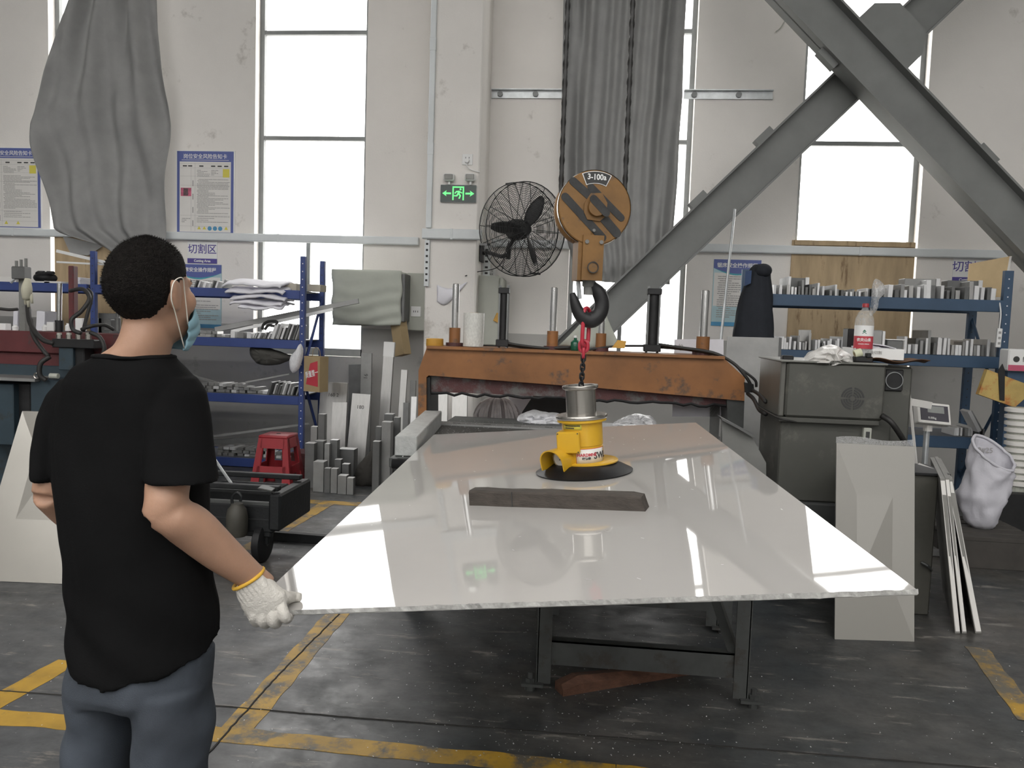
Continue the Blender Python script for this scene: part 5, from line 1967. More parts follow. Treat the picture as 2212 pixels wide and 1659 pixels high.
# white cloths on the top shelf
t = thing('folded_cloths', 'stack of crumpled white paper sheets overhanging the top shelf of the left rack', 'paper sheets', tuple(PY(550, 640, RF)))
for k in range(5):
    bm = BM()
    cx_, y_ = 552 + (-3, 0, 6, 3, 10)[k], (608, 622, 633, 645, 654)[k]
    a, b = PY(cx_ - (66, 62, 58, 55, 44)[k], y_, RF - .06), PY(cx_ + (60, 62, 60, 56, 50)[k], y_, RF - .06)

    def fn(u, v, a=a, b=b, k=k):
        p = a.lerp(b, u)
        edge = (4 * u * (1 - u)) ** .4
        p.y = RF - .10 + v * .34
        p.z = a.z + .028 * edge * (1 - .2 * k) + .010 * math.sin(u * 7 + k * 2) - .055 * (1 - v) ** 3 + .012 * noise.noise(Vector((u * 6, v * 5, k)))
        return p
    grid(bm, fn, 26, 12)
    obj('sheet', bm, m_paper, t, True, thick=.018)
for k, (x0, x1, y0, y1, lb) in enumerate(((596, 640, 609, 625, 'pale flat wooden block lying by the front post of the left rack'), (664, 692, 617, 632, 'small pale block lying between the two right posts of the left rack'))):
    q = rect(x0, y0, x1, y1, RF + .12)
    bm = BM()
    bx(bm, q[0], q[1], RF + .12, RF + .3, zL[3] + .001, zL[3] + (q[3] - q[2]), .003)
    tag(obj('pale_block', bm, M('pale_wood', (0.5, 0.46, 0.38), 0.7)), lb, 'block')
# dark bag hanging under the second shelf, black cable loop
lump('dark_bag', 'dark cloth bag hanging under the second shelf of the left rack', 'bag', [(545, 748), (580, 752), (625, 768), (622, 780), (585, 790), (555, 784), (543, 765)], RF + .1, .09, M('dark_bag_cloth', (0.06, 0.058, 0.052), 0.8), 6, .02)
tag(obj('cable_loop', tube(BM(), [PY(x, y, RF + .08) for x, y in ((566, 712), (570, 700), (582, 694), (598, 695), (594, 704), (580, 703), (572, 712))], .014, 8, sub=5), m_hose, None, True), 'thick black cable loop lying over the silver strips on the second shelf', 'cable')
# bags hanging on the front post
lump('plastic_bag', 'white knotted plastic bag hanging on the front post of the left rack', 'plastic bag', [(650, 742), (640, 756), (628, 772), (627, 795), (634, 806), (646, 795), (654, 765)], RF - .10, .06, m_bag, 12, .01)


def paper_bag(x0, y0, x1, y1, Y, label, rot=0.0, txt='', tz=0.0, side=.07):
    q = rect(x0, y0, x1, y1, Y)
    c = Vector(((q[0] + q[1]) / 2, Y, q[2]))
    t = thing('paper_bag', label, 'paper bag', tuple(c))
    W, H = q[1] - q[0], q[3] - q[2]
    m = Euler((0, tz, rot)).to_matrix()

    def L(x, y, z):
        return c + Vector((0, 0, H / 2)) + m @ Vector((x, y, z - H / 2))
    bm = BM()
    for f in (((-W / 2, 0, 0), (W / 2, 0, 0), (W / 2, 0, H), (-W / 2, 0, H)), ((-W / 2, side, 0), (W / 2, side, 0), (W / 2, side, H), (-W / 2, side, H)), ((-W / 2, 0, 0), (-W / 2, side, 0), (-W / 2, side, H), (-W / 2, 0, H)), ((W / 2, 0, 0), (W / 2, side, 0), (W / 2, side, H), (W / 2, 0, H)), ((-W / 2, 0, 0), (W / 2, 0, 0), (W / 2, side, 0), (-W / 2, side, 0))):
        bm.faces.new([bm.verts.new(L(*p)) for p in f])
    bmesh.ops.remove_doubles(bm, verts=bm.verts, dist=.0005)
    obj('bag_body', bm, m_kraft, t, thick=.002)
    bm = BM()
    tube(bm, [L(-W * .25, side / 2, H), L(-W * .2, side / 2, H + .06), L(0, side / 2, H + .085), L(W * .2, side / 2, H + .06), L(W * .25, side / 2, H)], .003, 5, sub=4)
    obj('handle', bm, m_kraft, t)
    if txt:
        pr = obj('red_print', hexa_b([L(-W * .35, -.003, H * .2), L(W * .40, -.003, H * .15), L(W * .36, -.003, H * .88), L(-W * .1, -.003, H * .8)], m @ Vector((0, .0015, 0))), m_redprint, t)
        text('slogan', txt, H * .2, tuple(L(W * .02, -.005, H * .5)), m_white, t, rot=m @ Euler((math.pi / 2, 0, 0)).to_matrix() @ Euler((0, 0, .25)).to_matrix(), bold=.001, sx=.6)
    return t


def hexa_b(p4, v):
    bm = BM()
    prism(bm, p4, v)
    return bm


paper_bag(652, 770, 695, 846, RF - .12, 'brown paper bag with red slogan hanging on the left rack post', math.radians(-22), '质量第一', 0, .12)
paper_bag(843, 690, 872, 768, WY - .42, 'tilted brown paper bag hanging below the draped grey cover', math.radians(-35), '', math.radians(-14), .10)

# ---- covered unit on the wall, electrical panel
t = thing('covered_unit', 'boxy wall unit wrapped in a pale grey-green dust cover beside the left window', 'covered unit', tuple(PY(795, 700, WY - .45)))
q = rect(717, 583, 868, 703, WY - .45)
bm = BM()
nx, nz_ = 36, 26
U0, U1, Z0, Z1 = q


def cov(u, v):
    x = U0 + (U1 - U0) * u
    z = Z0 + (Z1 - Z0) * v
    sag = (.035 * math.sin(u * 2.2 + .3) - .05 * u * (1 - v)) * (1 - v) - .02 * math.sin(v * 14 + u * 3) * (1 - v) * .3
    x += .05 * (1 - v) * (0.5 - u) * .3 + .008 * math.sin(v * 12)
    y = WY - .45 - .03 * (4 * u * (1 - u)) ** .5 * (4 * v * (1 - v)) ** .3 + .014 * math.sin(v * 26 + 2 * math.sin(u * 5)) * (1 - v)
    return Vector((x, y, z - sag * .5))


grid(bm, cov, nx, nz_)
obj('cover_front', bm, m_cover, t, True, thick=.006)
bm = BM()
bx(bm, U0 + .02, U1 - .01, WY - .44, WY - .02, Z0 + .06, Z1 - .006, .02)
obj('cover_box', bm, m_cover, t)
obj('side_strap', bx(BM(), U1 - .01, U1 + .03, WY - .44, WY - .05, Z0 + .05, Z1 - .03, .006), m_alud, t)
obj('wall_bracket', bx(BM(), U0 + .2, U0 + .25, WY - .42, WY, Z0 + .02, Z0 + .06), m_frame, t)
t = thing('electrical_panel', 'beige wall electrical panel with a white socket left of the column', 'electrical panel', tuple(PY(898, 715, WY - .2)))
q = rect(878, 590, 924, 715, WY - .2)
obj('cabinet', bx(BM(), q[0], q[1], WY - .2, WY, q[2], q[3], .006), m_cabinet, t)
dr = obj('door', bx(BM(), q[0] + .012, q[1] - .004, WY - .21, WY - .199, q[2] + .008, q[3] - .008, .003), m_cabinet, t)
sk = rect(888, 662, 909, 684, WY - .21)
so = obj('socket_plate', bx(BM(), sk[0], sk[1], WY - .22, WY - .209, sk[2], sk[3], .003), m_white, t)
for k in range(3):
    obj('socket_slot', box(BM(), (sk[0] + (.03, .05, .075)[k], WY - .2205, (sk[2] + sk[3]) / 2), (.006, .002, .02)), m_inkd, so)
t = thing('electrical_panel', 'grey-green electrical cabinet under the fan behind the film roll', 'electrical panel', tuple(PY(1050, 745, 8.1)))
q = rect(1027, 595, 1076, 745, 8.1)
obj('cabinet', bx(BM(), q[0], q[1], 8.1, WY, q[2], q[3], .006), m_cabinet, t)
obj('door_edge', bx(BM(), q[1], q[1] + .02, 8.12, WY, q[2] + .02, q[3] - .02, .004), m_cabinet, t)
obj('lock', box(BM(), (q[1] + .026, 8.2, (q[2] + q[3]) / 2 + .05), (.03, .03, .05), None, .006), m_dark, t)
obj('warning_tag', box(BM(), (q[1] + .0, 8.08, q[2] + .28), (.06, .02, .09), (0, .4, 0), .004), m_ochre, t)
# paper bag stuck on the column
bm = BM()
grid(bm, lambda u, v: PY(944 + 66 * u * (.55 + .45 * v), 615 + 36 * (1 - v) + 8 * math.sin(u * 4), CY - .012 - .03 * math.sin(u * 3.1) * math.sin(v * 3.1)), 12, 8)
t = thing('paper_packet', 'crumpled white paper packet stuck on the column behind a chrome rod', 'paper packet', tuple(PY(975, 650, CY)))
obj('paper', bm, m_paper, t, True, thick=.002)
obj('blue_mark', box(BM(), PY(960, 642, CY - .03), (.035, .004, .02)), m_blueprint, t)

# ---- bars leaning on the wall left of the press
BL = [
    # top x0, x1, y ; bottom x0, x1, y ; Y bottom, thickness, material, label
    (754, 781, 787, 752, 780, 1015, 8.3, .03, m_alud, 'dull grey wide bar standing close to the wall under the left window sill'),
    (781, 804, 763, 775, 799, 1010, 8.2, .03, m_alu2, 'narrow aluminium bar marked 16 leaning under the window corner'),
    (694, 752, 826, 680, 740, 1020, 7.75, .03, m_alu, 'wide aluminium slab with handwriting leaning next to the left rack'),
    (719, 751, 869, 710, 744, 1028, 7.45, .03, m_alu, 'shorter aluminium slab leaning in front of the widest slab'),
    (762, 802, 851, 744, 786, 1035, 7.35, .035, m_alu, 'broad aluminium slab with pencilled 180 leaning in the middle of the group'),
    (831, 853, 740, 812, 835, 1010, 7.8, .04, m_alu, 'tallest bright aluminium bar leaning below the tilted paper bag'),
    (867, 881, 799, 854, 868, 1000, 7.7, .03, m_alu, 'slim aluminium bar leaning halfway between the tallest bar and the press'),
    (887, 899, 822, 880, 892, 1000, 7.9, .03, m_alu2, 'thin dull bar standing just left of the orange press leg'),
    (872, 884, 870, 868, 880, 1000, 7.4, .03, m_alud, 'short dark slim bar between the two thin bars by the press'),
    (889, 901, 857, 884, 896, 990, 7.3, .03, m_alu3, 'short bright slim bar touching the orange press leg'),
    (926, 936, 846, 926, 936, 960, 7.5, .03, m_alu3, 'thin bright bar standing just inside the orange press leg'),
    (942, 968, 846, 940, 966, 960, 7.4, .03, m_alu, 'aluminium bar second from the orange leg under the beam'),
    (977, 1010, 850, 976, 1008, 960, 7.4, .03, m_alu, 'widest aluminium bar under the orange beam left of the rags'),
]
for i, (a0, a1, ya, b0, b1, yb, Yb, th, mt, lb) in enumerate(BL):
    top = PY((a0 + a1) / 2, ya, Yb + .12)
    bot = PY((b0 + b1) / 2, yb, Yb)
    k = (bot.z - .004) / (top.z - bot.z)
    foot = bot - (top - bot) * k
    w = PY(a1, ya, Yb + .12).x - PY(a0, ya, Yb + .12).x
    o = leaner(foot, top, w, th, mt, lb)
    d = (top - foot).normalized()
    n2 = Vector((0, 1, 0)) - d * d.y
    n2.normalize()
    s = d.cross(Vector((0, 1, 0))).normalized()
    Rm = Matrix((-s, d, (-s).cross(d))).transposed()
    if i == 5:
        obj('wrapped_end', box(BM(), top - d * .07, (w * 1.04, th * 1.1, .15), Matrix((s, n2, d)).transposed()), m_white, o)
    if i in (1, 2, 4):
        wr = {1: '16', 2: '160 2', 4: '180'}[i]
        text('handwriting', wr, .05 if i != 1 else .06, tuple(top - d * (.13 if i != 1 else .25) - n2 * (th / 2 + .001)), m_inkd, o, rot=Rm if i != 1 else Rm @ Euler((0, 0, 1.5)).to_matrix())

# ---- blocks standing on the floor
BF = [
    (686, 700, 895, 6.95, m_alud), (670, 684, 922, 6.95, m_alu2), (658, 678, 958, 6.72, m_alud), (679, 698, 953, 6.80, m_alud), (700, 711, 959, 6.80, m_alu2),
    (712, 728, 951, 6.86, m_alud), (729, 764, 971, 6.98, m_alud), (676, 699, 998, 6.58, m_alu2), (700, 713, 1012, 6.56, m_alud), (714, 728, 1013, 6.56, m_alu2),
    (729, 748, 1028, 6.54, m_alu2), (749, 763, 1033, 6.54, m_alu2), (738, 753, 1003, 6.72, m_alud), (722, 736, 993, 6.74, m_alud),
    (804, 819, 954, 6.62, m_alud), (823, 843, 912, 6.7, m_alu2), (828, 847, 895, 6.86, m_alud), (848, 861, 902, 6.86, m_alud), (810, 822, 922, 6.95, m_alud)]
names_ = ['tall slim grey block at the back left of the floor group', 'short pale block beside the blue rack foot', 'tall leftmost grey block standing in front of the rack foot', 'wide grey block second from the left in the floor group', 'narrow grey block in the middle row of the floor group',
          'tall grey block at the centre back of the floor group', 'broad dark block at the right back of the floor group', 'wide front grey block at the left of the front row', 'narrow front block third from the right', 'narrow pale-topped block at the middle of the front row',
          'low wide block second from the right in the front row', 'lowest rightmost block of the front row', 'grey block just behind the two lowest front blocks', 'small grey block half hidden in the middle of the floor group',
          'narrow grey block standing alone left of the saw bed', 'large grey block standing against the saw bed corner', 'grey block behind the large one at the saw bed', 'blue-grey block rightmost beside the saw bed', 'shorter grey block behind the lone narrow one']
for (x0, x1, yt, Yf, mt), lb in zip(BF, names_):
    q = rect(x0, yt, x1, 1060, Yf)
    bm = BM()
    bx(bm, q[0], q[1], Yf, Yf + min(.12, max(.05, (q[1] - q[0]) * 1.1)), .001, q[3], .002)
    o = tag(obj('aluminium_block', bm, mt), lb, 'metal block')
    obj('sawn_top', bx(BM(), q[0] + .002, q[1] - .002, Yf + .002, Yf + min(.12, max(.05, (q[1] - q[0]) * 1.1)) - .002, q[3], q[3] + .0015), m_alu3, o)
lump('dark_sack', 'dark cloth heap on the floor under the leaning slabs', 'sack', [(768, 1050), (772, 1010), (790, 985), (815, 968), (822, 1000), (822, 1045), (800, 1052)], 6.98, .10, M('dark_cloth', (0.04, 0.037, 0.033), 0.9), 15, .02)

# ---- red stool
p = PZ(587, 1056, 0)
t = thing('plastic_stool', 'red plastic stool standing before the left rack', 'stool', tuple(p + Vector((0, .12, 0))))
c = p + Vector((0, .14, 0))
SH = PY(585, 942, p.y).z
bt, tp = .185, .125


def sp_(x, y, z):
    k = bt + (tp - bt) * (z / SH)
    return c + Vector((x * k, y * k, z))


obj('seat', (lambda bm: (box(bm, c + Vector((0, 0, SH - .012)), (tp * 2.1, tp * 2.1, .03), None, .012, 3), bm)[1])(BM()), m_red, t, 40)
obj('seat_hole', cyl(BM(), c + Vector((0, 0, SH + .0035)), c + Vector((0, 0, SH + .005)), .02, n=16), m_inkd, t)
for sx in (-1, 1):
    for sy in (-1, 1):
        bm = BM()
        lw_ = .40
        loft(bm, [[sp_(sx, sy, z), sp_(sx * (1 - lw_ * (1.1 - z)), sy, z), sp_(sx * (1 - lw_), sy * .93, z), sp_(sx * .93, sy * .93, z), sp_(sx * .93, sy * (1 - lw_), z), sp_(sx, sy * (1 - lw_), z)] for z in (0, SH * .3, SH * .6, SH * .97)])
        obj('leg', bm, m_red, t)
for ax_ in (0, 1):
    for sg in (-1, 1):
        for z0, z1 in ((.13, .20), (SH - .11, SH - .015)):
            bm = BM()
            f = (lambda a_, z, o_=0: sp_(a_, sg * (1 - o_), z)) if ax_ == 0 else (lambda a_, z, o_=0: sp_(sg * (1 - o_), a_, z))
            hexa(bm, [f(-.8, z0), f(.8, z0), f(.8, z0, .05), f(-.8, z0, .05), f(-.8, z1), f(.8, z1), f(.8, z1, .05), f(-.8, z1, .05)])
            obj('side_band', bm, m_red, t)
# red boxes beside the rack foot
q = rect(641, 1000, 658, 1060, 7.05)
tag(obj('red_crate', (lambda bm: (bx(bm, q[0] - .06, q[1], 7.05, 7.3, 0.001, .24, .006), bx(bm, q[0] - .07, q[1] + .01, 7.04, 7.31, .10, .12), bx(bm, q[0] - .07, q[1] + .01, 7.04, 7.31, .22, .245), bm)[-1])(BM()), M('faded_red', (0.16, 0.06, 0.06), 0.6)), 'faded red crate squeezed between stool and standing blocks', 'crate')

# ---- black low trolley machine behind the man's elbow
TY = 4.55
t = thing('black_trolley', 'low black greasy trolley machine on wheels behind the right elbow', 'trolley', tuple(PZ(520, 1190, 0)))
m_oily = M('oily_black', (0.008, 0.009, 0.010), 0.55, 0.2, var=0.35, scale=9, bump=0.2)
gx0, gx1 = PY(395, 1100, TY).x, PY(608, 1100, TY).x
zt_, zb_ = PY(540, 1050, TY).z, PY(540, 1150, TY).z
obj('frame', bx(BM(), gx0, gx1 - .05, TY, TY + .5, zb_, zb_ + .09, .01), m_oily, t)
obj('side_plate', bx(BM(), gx1 - .075, gx1, TY - .02, TY + .5, zb_ + .02, zt_ - .04, .012), m_oily, t)
obj('top_rail', bx(BM(), gx0, gx1 - .03, TY + .02, TY + .07, zt_ - .03, zt_, .005), m_oily, t)
obj('top_rail', bx(BM(), gx0, gx1 - .03, TY + .38, TY + .43, zt_ - .03, zt_, .005), m_oily, t)
obj('middle_rail', bx(BM(), gx0, gx1 - .06, TY + .02, TY + .05, zt_ - .13, zt_ - .10, .004), m_tablesteel, t)
obj('front_panel', bx(BM(), gx0, gx1 - .07, TY + .005, TY + .03, PY(520, 1158, TY).z, zt_ - .12, .006), m_oily, t)
obj('tank', bx(BM(), gx0 + .05, gx1 - .1, TY + .12, TY + .42, zb_ + .09, zt_ - .06, .02), m_oily, t)
obj('latch', box(BM(), PY(577, 1055, TY), (.09, .07, .012), (.1, .15, 0), .003), m_tablesteel, t)
for (px_, yy) in ((567, 1172), (430, 1165)):
    p = PY(px_, yy, TY + .05)
    rw = p.z - .0
    wh = obj('wheel', lathe(BM(), [(0, -.03), (rw * .85, -.03), (rw, -.02), (rw, .02), (rw * .85, .03), (0, .03)], (p.x, TY + .05, rw + .001), Euler((0, math.radians(90), 0)).to_matrix(), 20), m_rubber, t, 40)
    obj('hub_cap', cyl(BM(), (p.x - .034, TY + .05, rw), (p.x + .034, TY + .05, rw), .02, n=10), m_tablesteel, wh)
    obj('fork', bx(BM(), p.x - .045, p.x + .045, TY + .02, TY + .08, rw, zb_ + .01), m_oily, t)
# jar hanging from the rail
jc = PY(512, 1118, TY - .06)
jar = obj('oil_can', lathe(BM(), [(0, -.11), (.055, -.11), (.062, -.1), (.064, .0), (.055, .05), (.035, .075), (.035, .085), (0, .085)], jc, None, 20), M('grimy_can', (0.055, 0.052, 0.042), 0.6, var=0.3), t, 40)
obj('can_handle', tube(BM(), [jc + Vector(q) for q in ((-.03, 0, .07), (-.03, 0, .12), (0, 0, .15), (.025, 0, .13), (.02, 0, .10))], .009, 6, sub=4), m_oily, jar)
hz = PY(420, 1055, TY)
for k in range(4):
    obj('fin', bx(BM(), hz.x - .05 + k * .03, hz.x - .045 + k * .03, TY - .02, TY + .02, hz.z - .05, hz.z + .02), m_oily, t)
obj('steel_rod', tube(BM(), [PY(452, 975, TY + .3), PY(505, 1052, TY + .05)], .009, 8), m_galv, t)
p0, p1 = PZ(590, 1168, 0), PZ(740, 1180, 0)
bm = BM()
d = (p1 - p0).normalized()
box(bm, (p0 + p1) / 2 + Vector((0, .02, .03)), ((p1 - p0).length, .05, .058), Matrix((d, Vector((-d.y, d.x, 0)), Vector((0, 0, 1)))).transposed(), .003)
tag(obj('steel_beam', bm, m_oily), 'dark square steel beam lying on the floor from trolley to plate', 'steel beam')

# ---- white plate leaning at the far left
t = thing('leaning_plate', 'large pale metal plate leaning on the machine at the left picture edge', 'metal plate', tuple(PZ(80, 1258, 0)))
p0, p1 = PZ(-60, 1253, 0.002), PZ(180, 1263, 0.002)
tl, tr = PY(48, 888, 4.35), PY(190, 892, 4.35)
w_ = (p1 - p0)
bm = BM()
prism(bm, [p0, p1, Vector((tr.x, tr.y, tr.z)), Vector((tl.x, tl.y, tl.z))], (0, .012, 0))
obj('sheet', bm, M('pale_plate', (0.33, 0.315, 0.285), 0.22, 0.35, var=0.05, scale=2), t)

# ---- red and blue hydraulic machine at the far left
LY = 5.6
t = thing('hydraulic_machine', 'red and blue hydraulic saw with black hoses at the left picture edge', 'machine', tuple(PY(120, 900, LY + .2)))


def lp_(nm, x0, y0, x1, y1, Y, dep, mat, par=t, bev=.006):
    q = rect(x0, y0, x1, y1, Y)
    return obj(nm, bx(BM(), q[0], q[1], Y, Y + dep, q[2], q[3], bev), mat, par)


lp_('red_beam', -120, 716, 262, 762, LY + .2, .3, m_redpaint)
lp_('red_lower_beam', -120, 762, 250, 792, LY + .24, .2, m_redpaint)
lp_('blue_panel', -120, 788, 235, 830, LY + .22, .3, m_tealpaint)
bq = rect(-120, 828, 250, 900, LY)
obj('base', bx(BM(), bq[0], bq[1] + .2, LY + .25, LY + .8, 0, bq[3], .01), m_tealpaint, t)
lp_('blue_box', 66, 820, 160, 960, LY, .3, m_tealpaint)
lp_('blue_box', -60, 828, 29, 960, LY + .02, .3, m_tealpaint)
lp_('dark_gap', 29, 828, 66, 960, LY + .08, .2, m_dark)
lp_('work_top', -80, 815, 75, 822, LY - .06, .3, m_alu2, t, .002)
lp_('red_post', 147, 574, 159, 718, LY + .35, .06, m_redpaint)
lp_('valve_block', 111, 733, 203, 752, LY, .14, m_dark)
lp_('manifold', 126, 750, 157, 800, LY + .02, .16, m_tealpaint)
lp_('manifold_side', 157, 750, 182, 800, LY + .05, .12, m_dark)
for k in range(4):
    p = PY(128 + k * 21, 733, LY + .07)
    f = obj('fitting', cyl(BM(), p, p + Vector((0, 0, .035)), .022, n=6), m_steel, t)
    obj('fitting_nut', cyl(BM(), p + Vector((0, 0, .035)), p + Vector((0, 0, .05)), .017, n=12), m_cabinet, f)
p = PY(128, 718, LY + .35)
obj('cylinder_base', cyl(BM(), p, PY(128, 692, LY + .35), .032, n=16), m_dark, t, 40)
obj('chrome_rod', cyl(BM(), PY(128, 692, LY + .35), PY(129, 612, LY + .35), .019, n=20), m_chrome, t, 40)
# valve stand
vp = PY(52, 716, LY + .3)
vt = PY(52, 585, LY + .3)
obj('valve_stand', bx(BM(), vp.x - .03, vp.x + .03, LY + .28, LY + .34, vp.z, vt.z, .006), m_steelgrey, t)
vh = obj('valve_head', box(BM(), vt + Vector((.0, -.03, -.02)), (.11, .09, .10), None, .008), m_alud, t)
for k, dx in enumerate((-.04, 0, .04)):
    obj('valve_stem', cyl(BM(), vt + Vector((dx, -.03, .03)), vt + Vector((dx, -.03, .075 + .01 * k)), .012, n=10), m_steelgrey, vh)
obj('valve_arm', tube(BM(), [vt + Vector((.0, -.05, -.03)), vt + Vector((-.06, -.07, -.1))], .01, 6), m_galv, vh)
hose('hose', [(60, 662, LY + .2), (66, 700, LY + .1), (90, 732, LY + .02), (116, 742, LY)], .018, t)
hose('hose', [(66, 690, LY + .15), (72, 725, LY + .05), (92, 755, LY), (105, 770, LY)], .016, t)
hose('hose', [(152, 628, LY + .3), (180, 625, LY + .2), (193, 645, LY + .15), (176, 672, LY + .1), (155, 690, LY + .05), (158, 712, LY + .05), (175, 720, LY + .05)], .016, t)
hose('hose', [(190, 625, LY + .3), (198, 640, LY + .25), (186, 690, LY + .2), (180, 715, LY + .15)], .014, t)
hose('hose', [(176, 712, LY), (195, 705, LY), (225, 702, LY + .1), (246, 712, LY + .15)], .014, t)
hose('hose', [(195, 718, LY), (215, 728, LY), (225, 750, LY), (222, 770, LY)], .016, t)
hose('hose', [(108, 770, LY - .02), (88, 785, LY - .05), (86, 810, LY - .05), (100, 822, LY - .03)], .018, t)
hose('hose', [(0, 667, LY + .3), (20, 669, LY + .3), (38, 668, LY + .3)], .012, t)
obj('eye_bolt', tube(BM(), [PY(79, 812, LY - .04) + Vector((.02 * math.cos(k * math.tau / 12), 0, .02 * math.sin(k * math.tau / 12))) for k in range(12)], .006, 6, True), m_steel, t)
p = PY(118, 812, LY - .03)
obj('brass_fitting', cyl(BM(), p - Vector((.035, 0, 0)), p + Vector((.03, 0, 0)), .02, n=10), m_cabinet, t)
# gloves hanging on the valve stand
gp = PY(60, 630, LY + .18)
tag(obj('work_glove', (lambda bm: (tube(bm, [gp + Vector((0, 0, .1)), gp + Vector((0.0, -.01, .02)), gp + Vector((-.01, 0, -.06))], [.02, .04, .03], 10, sub=4), tube(bm, [gp + Vector((-.02, 0, -.03)), gp + Vector((-.02, 0, -.1))], [.014, .01], 8), tube(bm, [gp + Vector((.0, 0, -.04)), gp + Vector((.005, 0, -.12))], [.015, .01], 8), tube(bm, [gp + Vector((.025, 0, -.02)), gp + Vector((.035, 0, -.09))], [.014, .009], 8), bm)[-1])(BM()), M('soiled_cotton', (0.50, 0.48, 0.38), 0.9), None, True), 'soiled cream work glove hanging on the valve stand', 'glove')
# bottles and small parts along the red beam
for k, (px_, hh) in enumerate(((5, .06), (25, .05), (108, .07), (140, .06), (170, .10), (90, .05), (232, .09), (248, .14))):
    p = PY(px_, 716, LY + .3)
    bm = BM()
    if k % 2:
        lathe(bm, [(0, 0), (.022, 0), (.022, hh * .7), (.012, hh * .8), (.012, hh), (0, hh)], (p.x, LY + .34, p.z + .004), None, 14)
    else:
        bx(bm, p.x - .03, p.x + .03, LY + .3, LY + .36, p.z + .004, p.z + .004 + hh, .003)
    tag(obj('small_bottle' if k % 2 else 'small_box', bm, m_white if k < 6 else m_alud), ('lowest white box at the left picture edge on the red beam', 'tiny white bottle near the left picture edge on the red beam', 'white box just left of the chrome rod on the red beam', 'tiny white bottle just right of the chrome rod', 'tallest white box on the red beam below the hose', 'small white box between the two hoses', 'dark flask on the red beam', 'dark upright bottle nearest the man on the red beam')[k], 'container', 'containers on the red beam' if k < 6 else 'dark containers beside the man')
# ================================================================== RIGHT HAND SIDE
SF, SB = 7.15, 7.75
zR = [PY(1950, y, SF).z for y in (938, 764, 643)]
rx0, rx1 = PY(1640, 700, SF).x, PY(2162, 760, SF).x
rack('blue-grey steel rack with rows of aluminium blocks on the right', 'storage_rack', rx0, rx1 - .02, SF, SB, zR, PY(2170, 585, SF).z, m_blue2, (rx0 - .03, rx1 + .01), .10, True, .07)
XS = lambda px, y: PY(px, y, SF).x
G1, G2, G3 = 'blocks on the top shelf of the right rack', 'blocks on the middle shelf of the right rack', 'blocks on the low shelf of the right rack'
row_standing(XS(1672, 640), XS(1825, 640), zR[2], SF, 22, .045, .10, .014, .032, 'small blocks in the left half of the top right shelf', G1, 0, (.15, .4), tall=(5, 8, 9, 14))
row_standing(XS(1828, 640), XS(1905, 640), zR[2], SF, 12, .035, .075, .014, .035, 'small blocks in the middle of the top right shelf', G1 + ', middle', 0, (.15, .4))
row_standing(XS(1908, 640), XS(2160, 645), zR[2], SF, 20, .05, .12, .02, .05, 'blocks in the right half of the top right shelf', G1 + ', right half', 0, (.2, .42), tall=(8, 15))
row_standing(XS(1690, 760), XS(1830, 760), zR[1], SF, 22, .06, .13, .016, .036, 'blocks left of the bottle, middle right shelf', G2, 0, (.15, .4), tall=(9, 10))
row_standing(XS(1960, 768), XS(2160, 772), zR[1], SF, 24, .07, .15, .018, .036, 'blocks right of the carton, middle right shelf', G2 + ', right', 0, (.15, .4), tall=(6, 9))
row_standing(XS(2065, 938), XS(2135, 940), zR[0], SF, 9, .06, .11, .016, .034, 'blocks on the low right shelf beside the scale', G3, 0, (.15, .3))
leaner(PY(2085, 886, SF + .05), PY(2108, 930, SF + .05), .03, .15, m_alu3, 'pale aluminium strip leaning over the blocks on the low right shelf')
leaner(PY(2092, 888, SF + .1), PY(2114, 928, SF + .08), .02, .12, m_alu2, 'second aluminium strip leaning behind the pale one on the low right shelf')
# thick slabs wrapped in film on the top shelf
for k, (x0, x1, y0, d_, lb) in enumerate(((1703, 1747, 600, .3, 'large dark slab standing behind the small blocks at the left of the top right shelf'), (1955, 2030, 602, .35, 'large film-wrapped slab standing in the right part of the top shelf'), (2048, 2122, 606, .3, 'wide film-wrapped slab standing before the plywood on the top right shelf'), (1985, 2005, 625, .25, 'small slab in front of the large wrapped slab on the top shelf'))):
    q = rect(x0, y0, x1, 640, SF + .2)
    bm = BM()
    bx(bm, q[0], q[1], SF + .22, SF + .26 + d_ * .3, zR[2] + .001, q[3], .003)
    o = tag(obj('aluminium_slab', bm, m_alud if k != 1 else m_alu2), lb, 'metal slab')
    obj('wrap_fold', (lambda bm: (bx(bm, q[1] - .03, q[1] + .004, SF + .205, SF + .22, zR[2] + .002, q[3] + .006, .003), bm)[1])(BM()), m_alu3, o)
# clear bag hanging over the shelf edge
lump('plastic_bag', 'clear plastic bag hanging over the top right shelf above the bottle', 'plastic bag', [(1890, 602), (1905, 610), (1912, 630), (1898, 648), (1894, 668), (1884, 682), (1879, 678), (1882, 650), (1884, 622)], SF - .06, .04, film_mat('clear_bag', (0.85, 0.85, 0.85), 0.3, 0.2), 22, .012)
# plywood panel on the right rack
t = thing('plywood_offcut', 'tan plywood offcut standing at the right end of the top shelf', 'plywood', (rx1, SF + .3, zR[2]))
bm = BM()
prism(bm, [PY(x, y, SF + .34) for x, y in ((2094, 570), (2184, 553), (2168, 642), (2088, 640))], (0, .012, 0))
obj('sheet', bm, M('tan_ply', (0.56, 0.42, 0.24), 0.7, var=0.08), t)
bm = BM()
prism(bm, [PY(x, y, SF + .338) for x, y in ((2181, 554), (2186, 553), (2170, 642), (2166, 642))], (0, .016, 0))
obj('edge_band', bm, m_sheet, t)
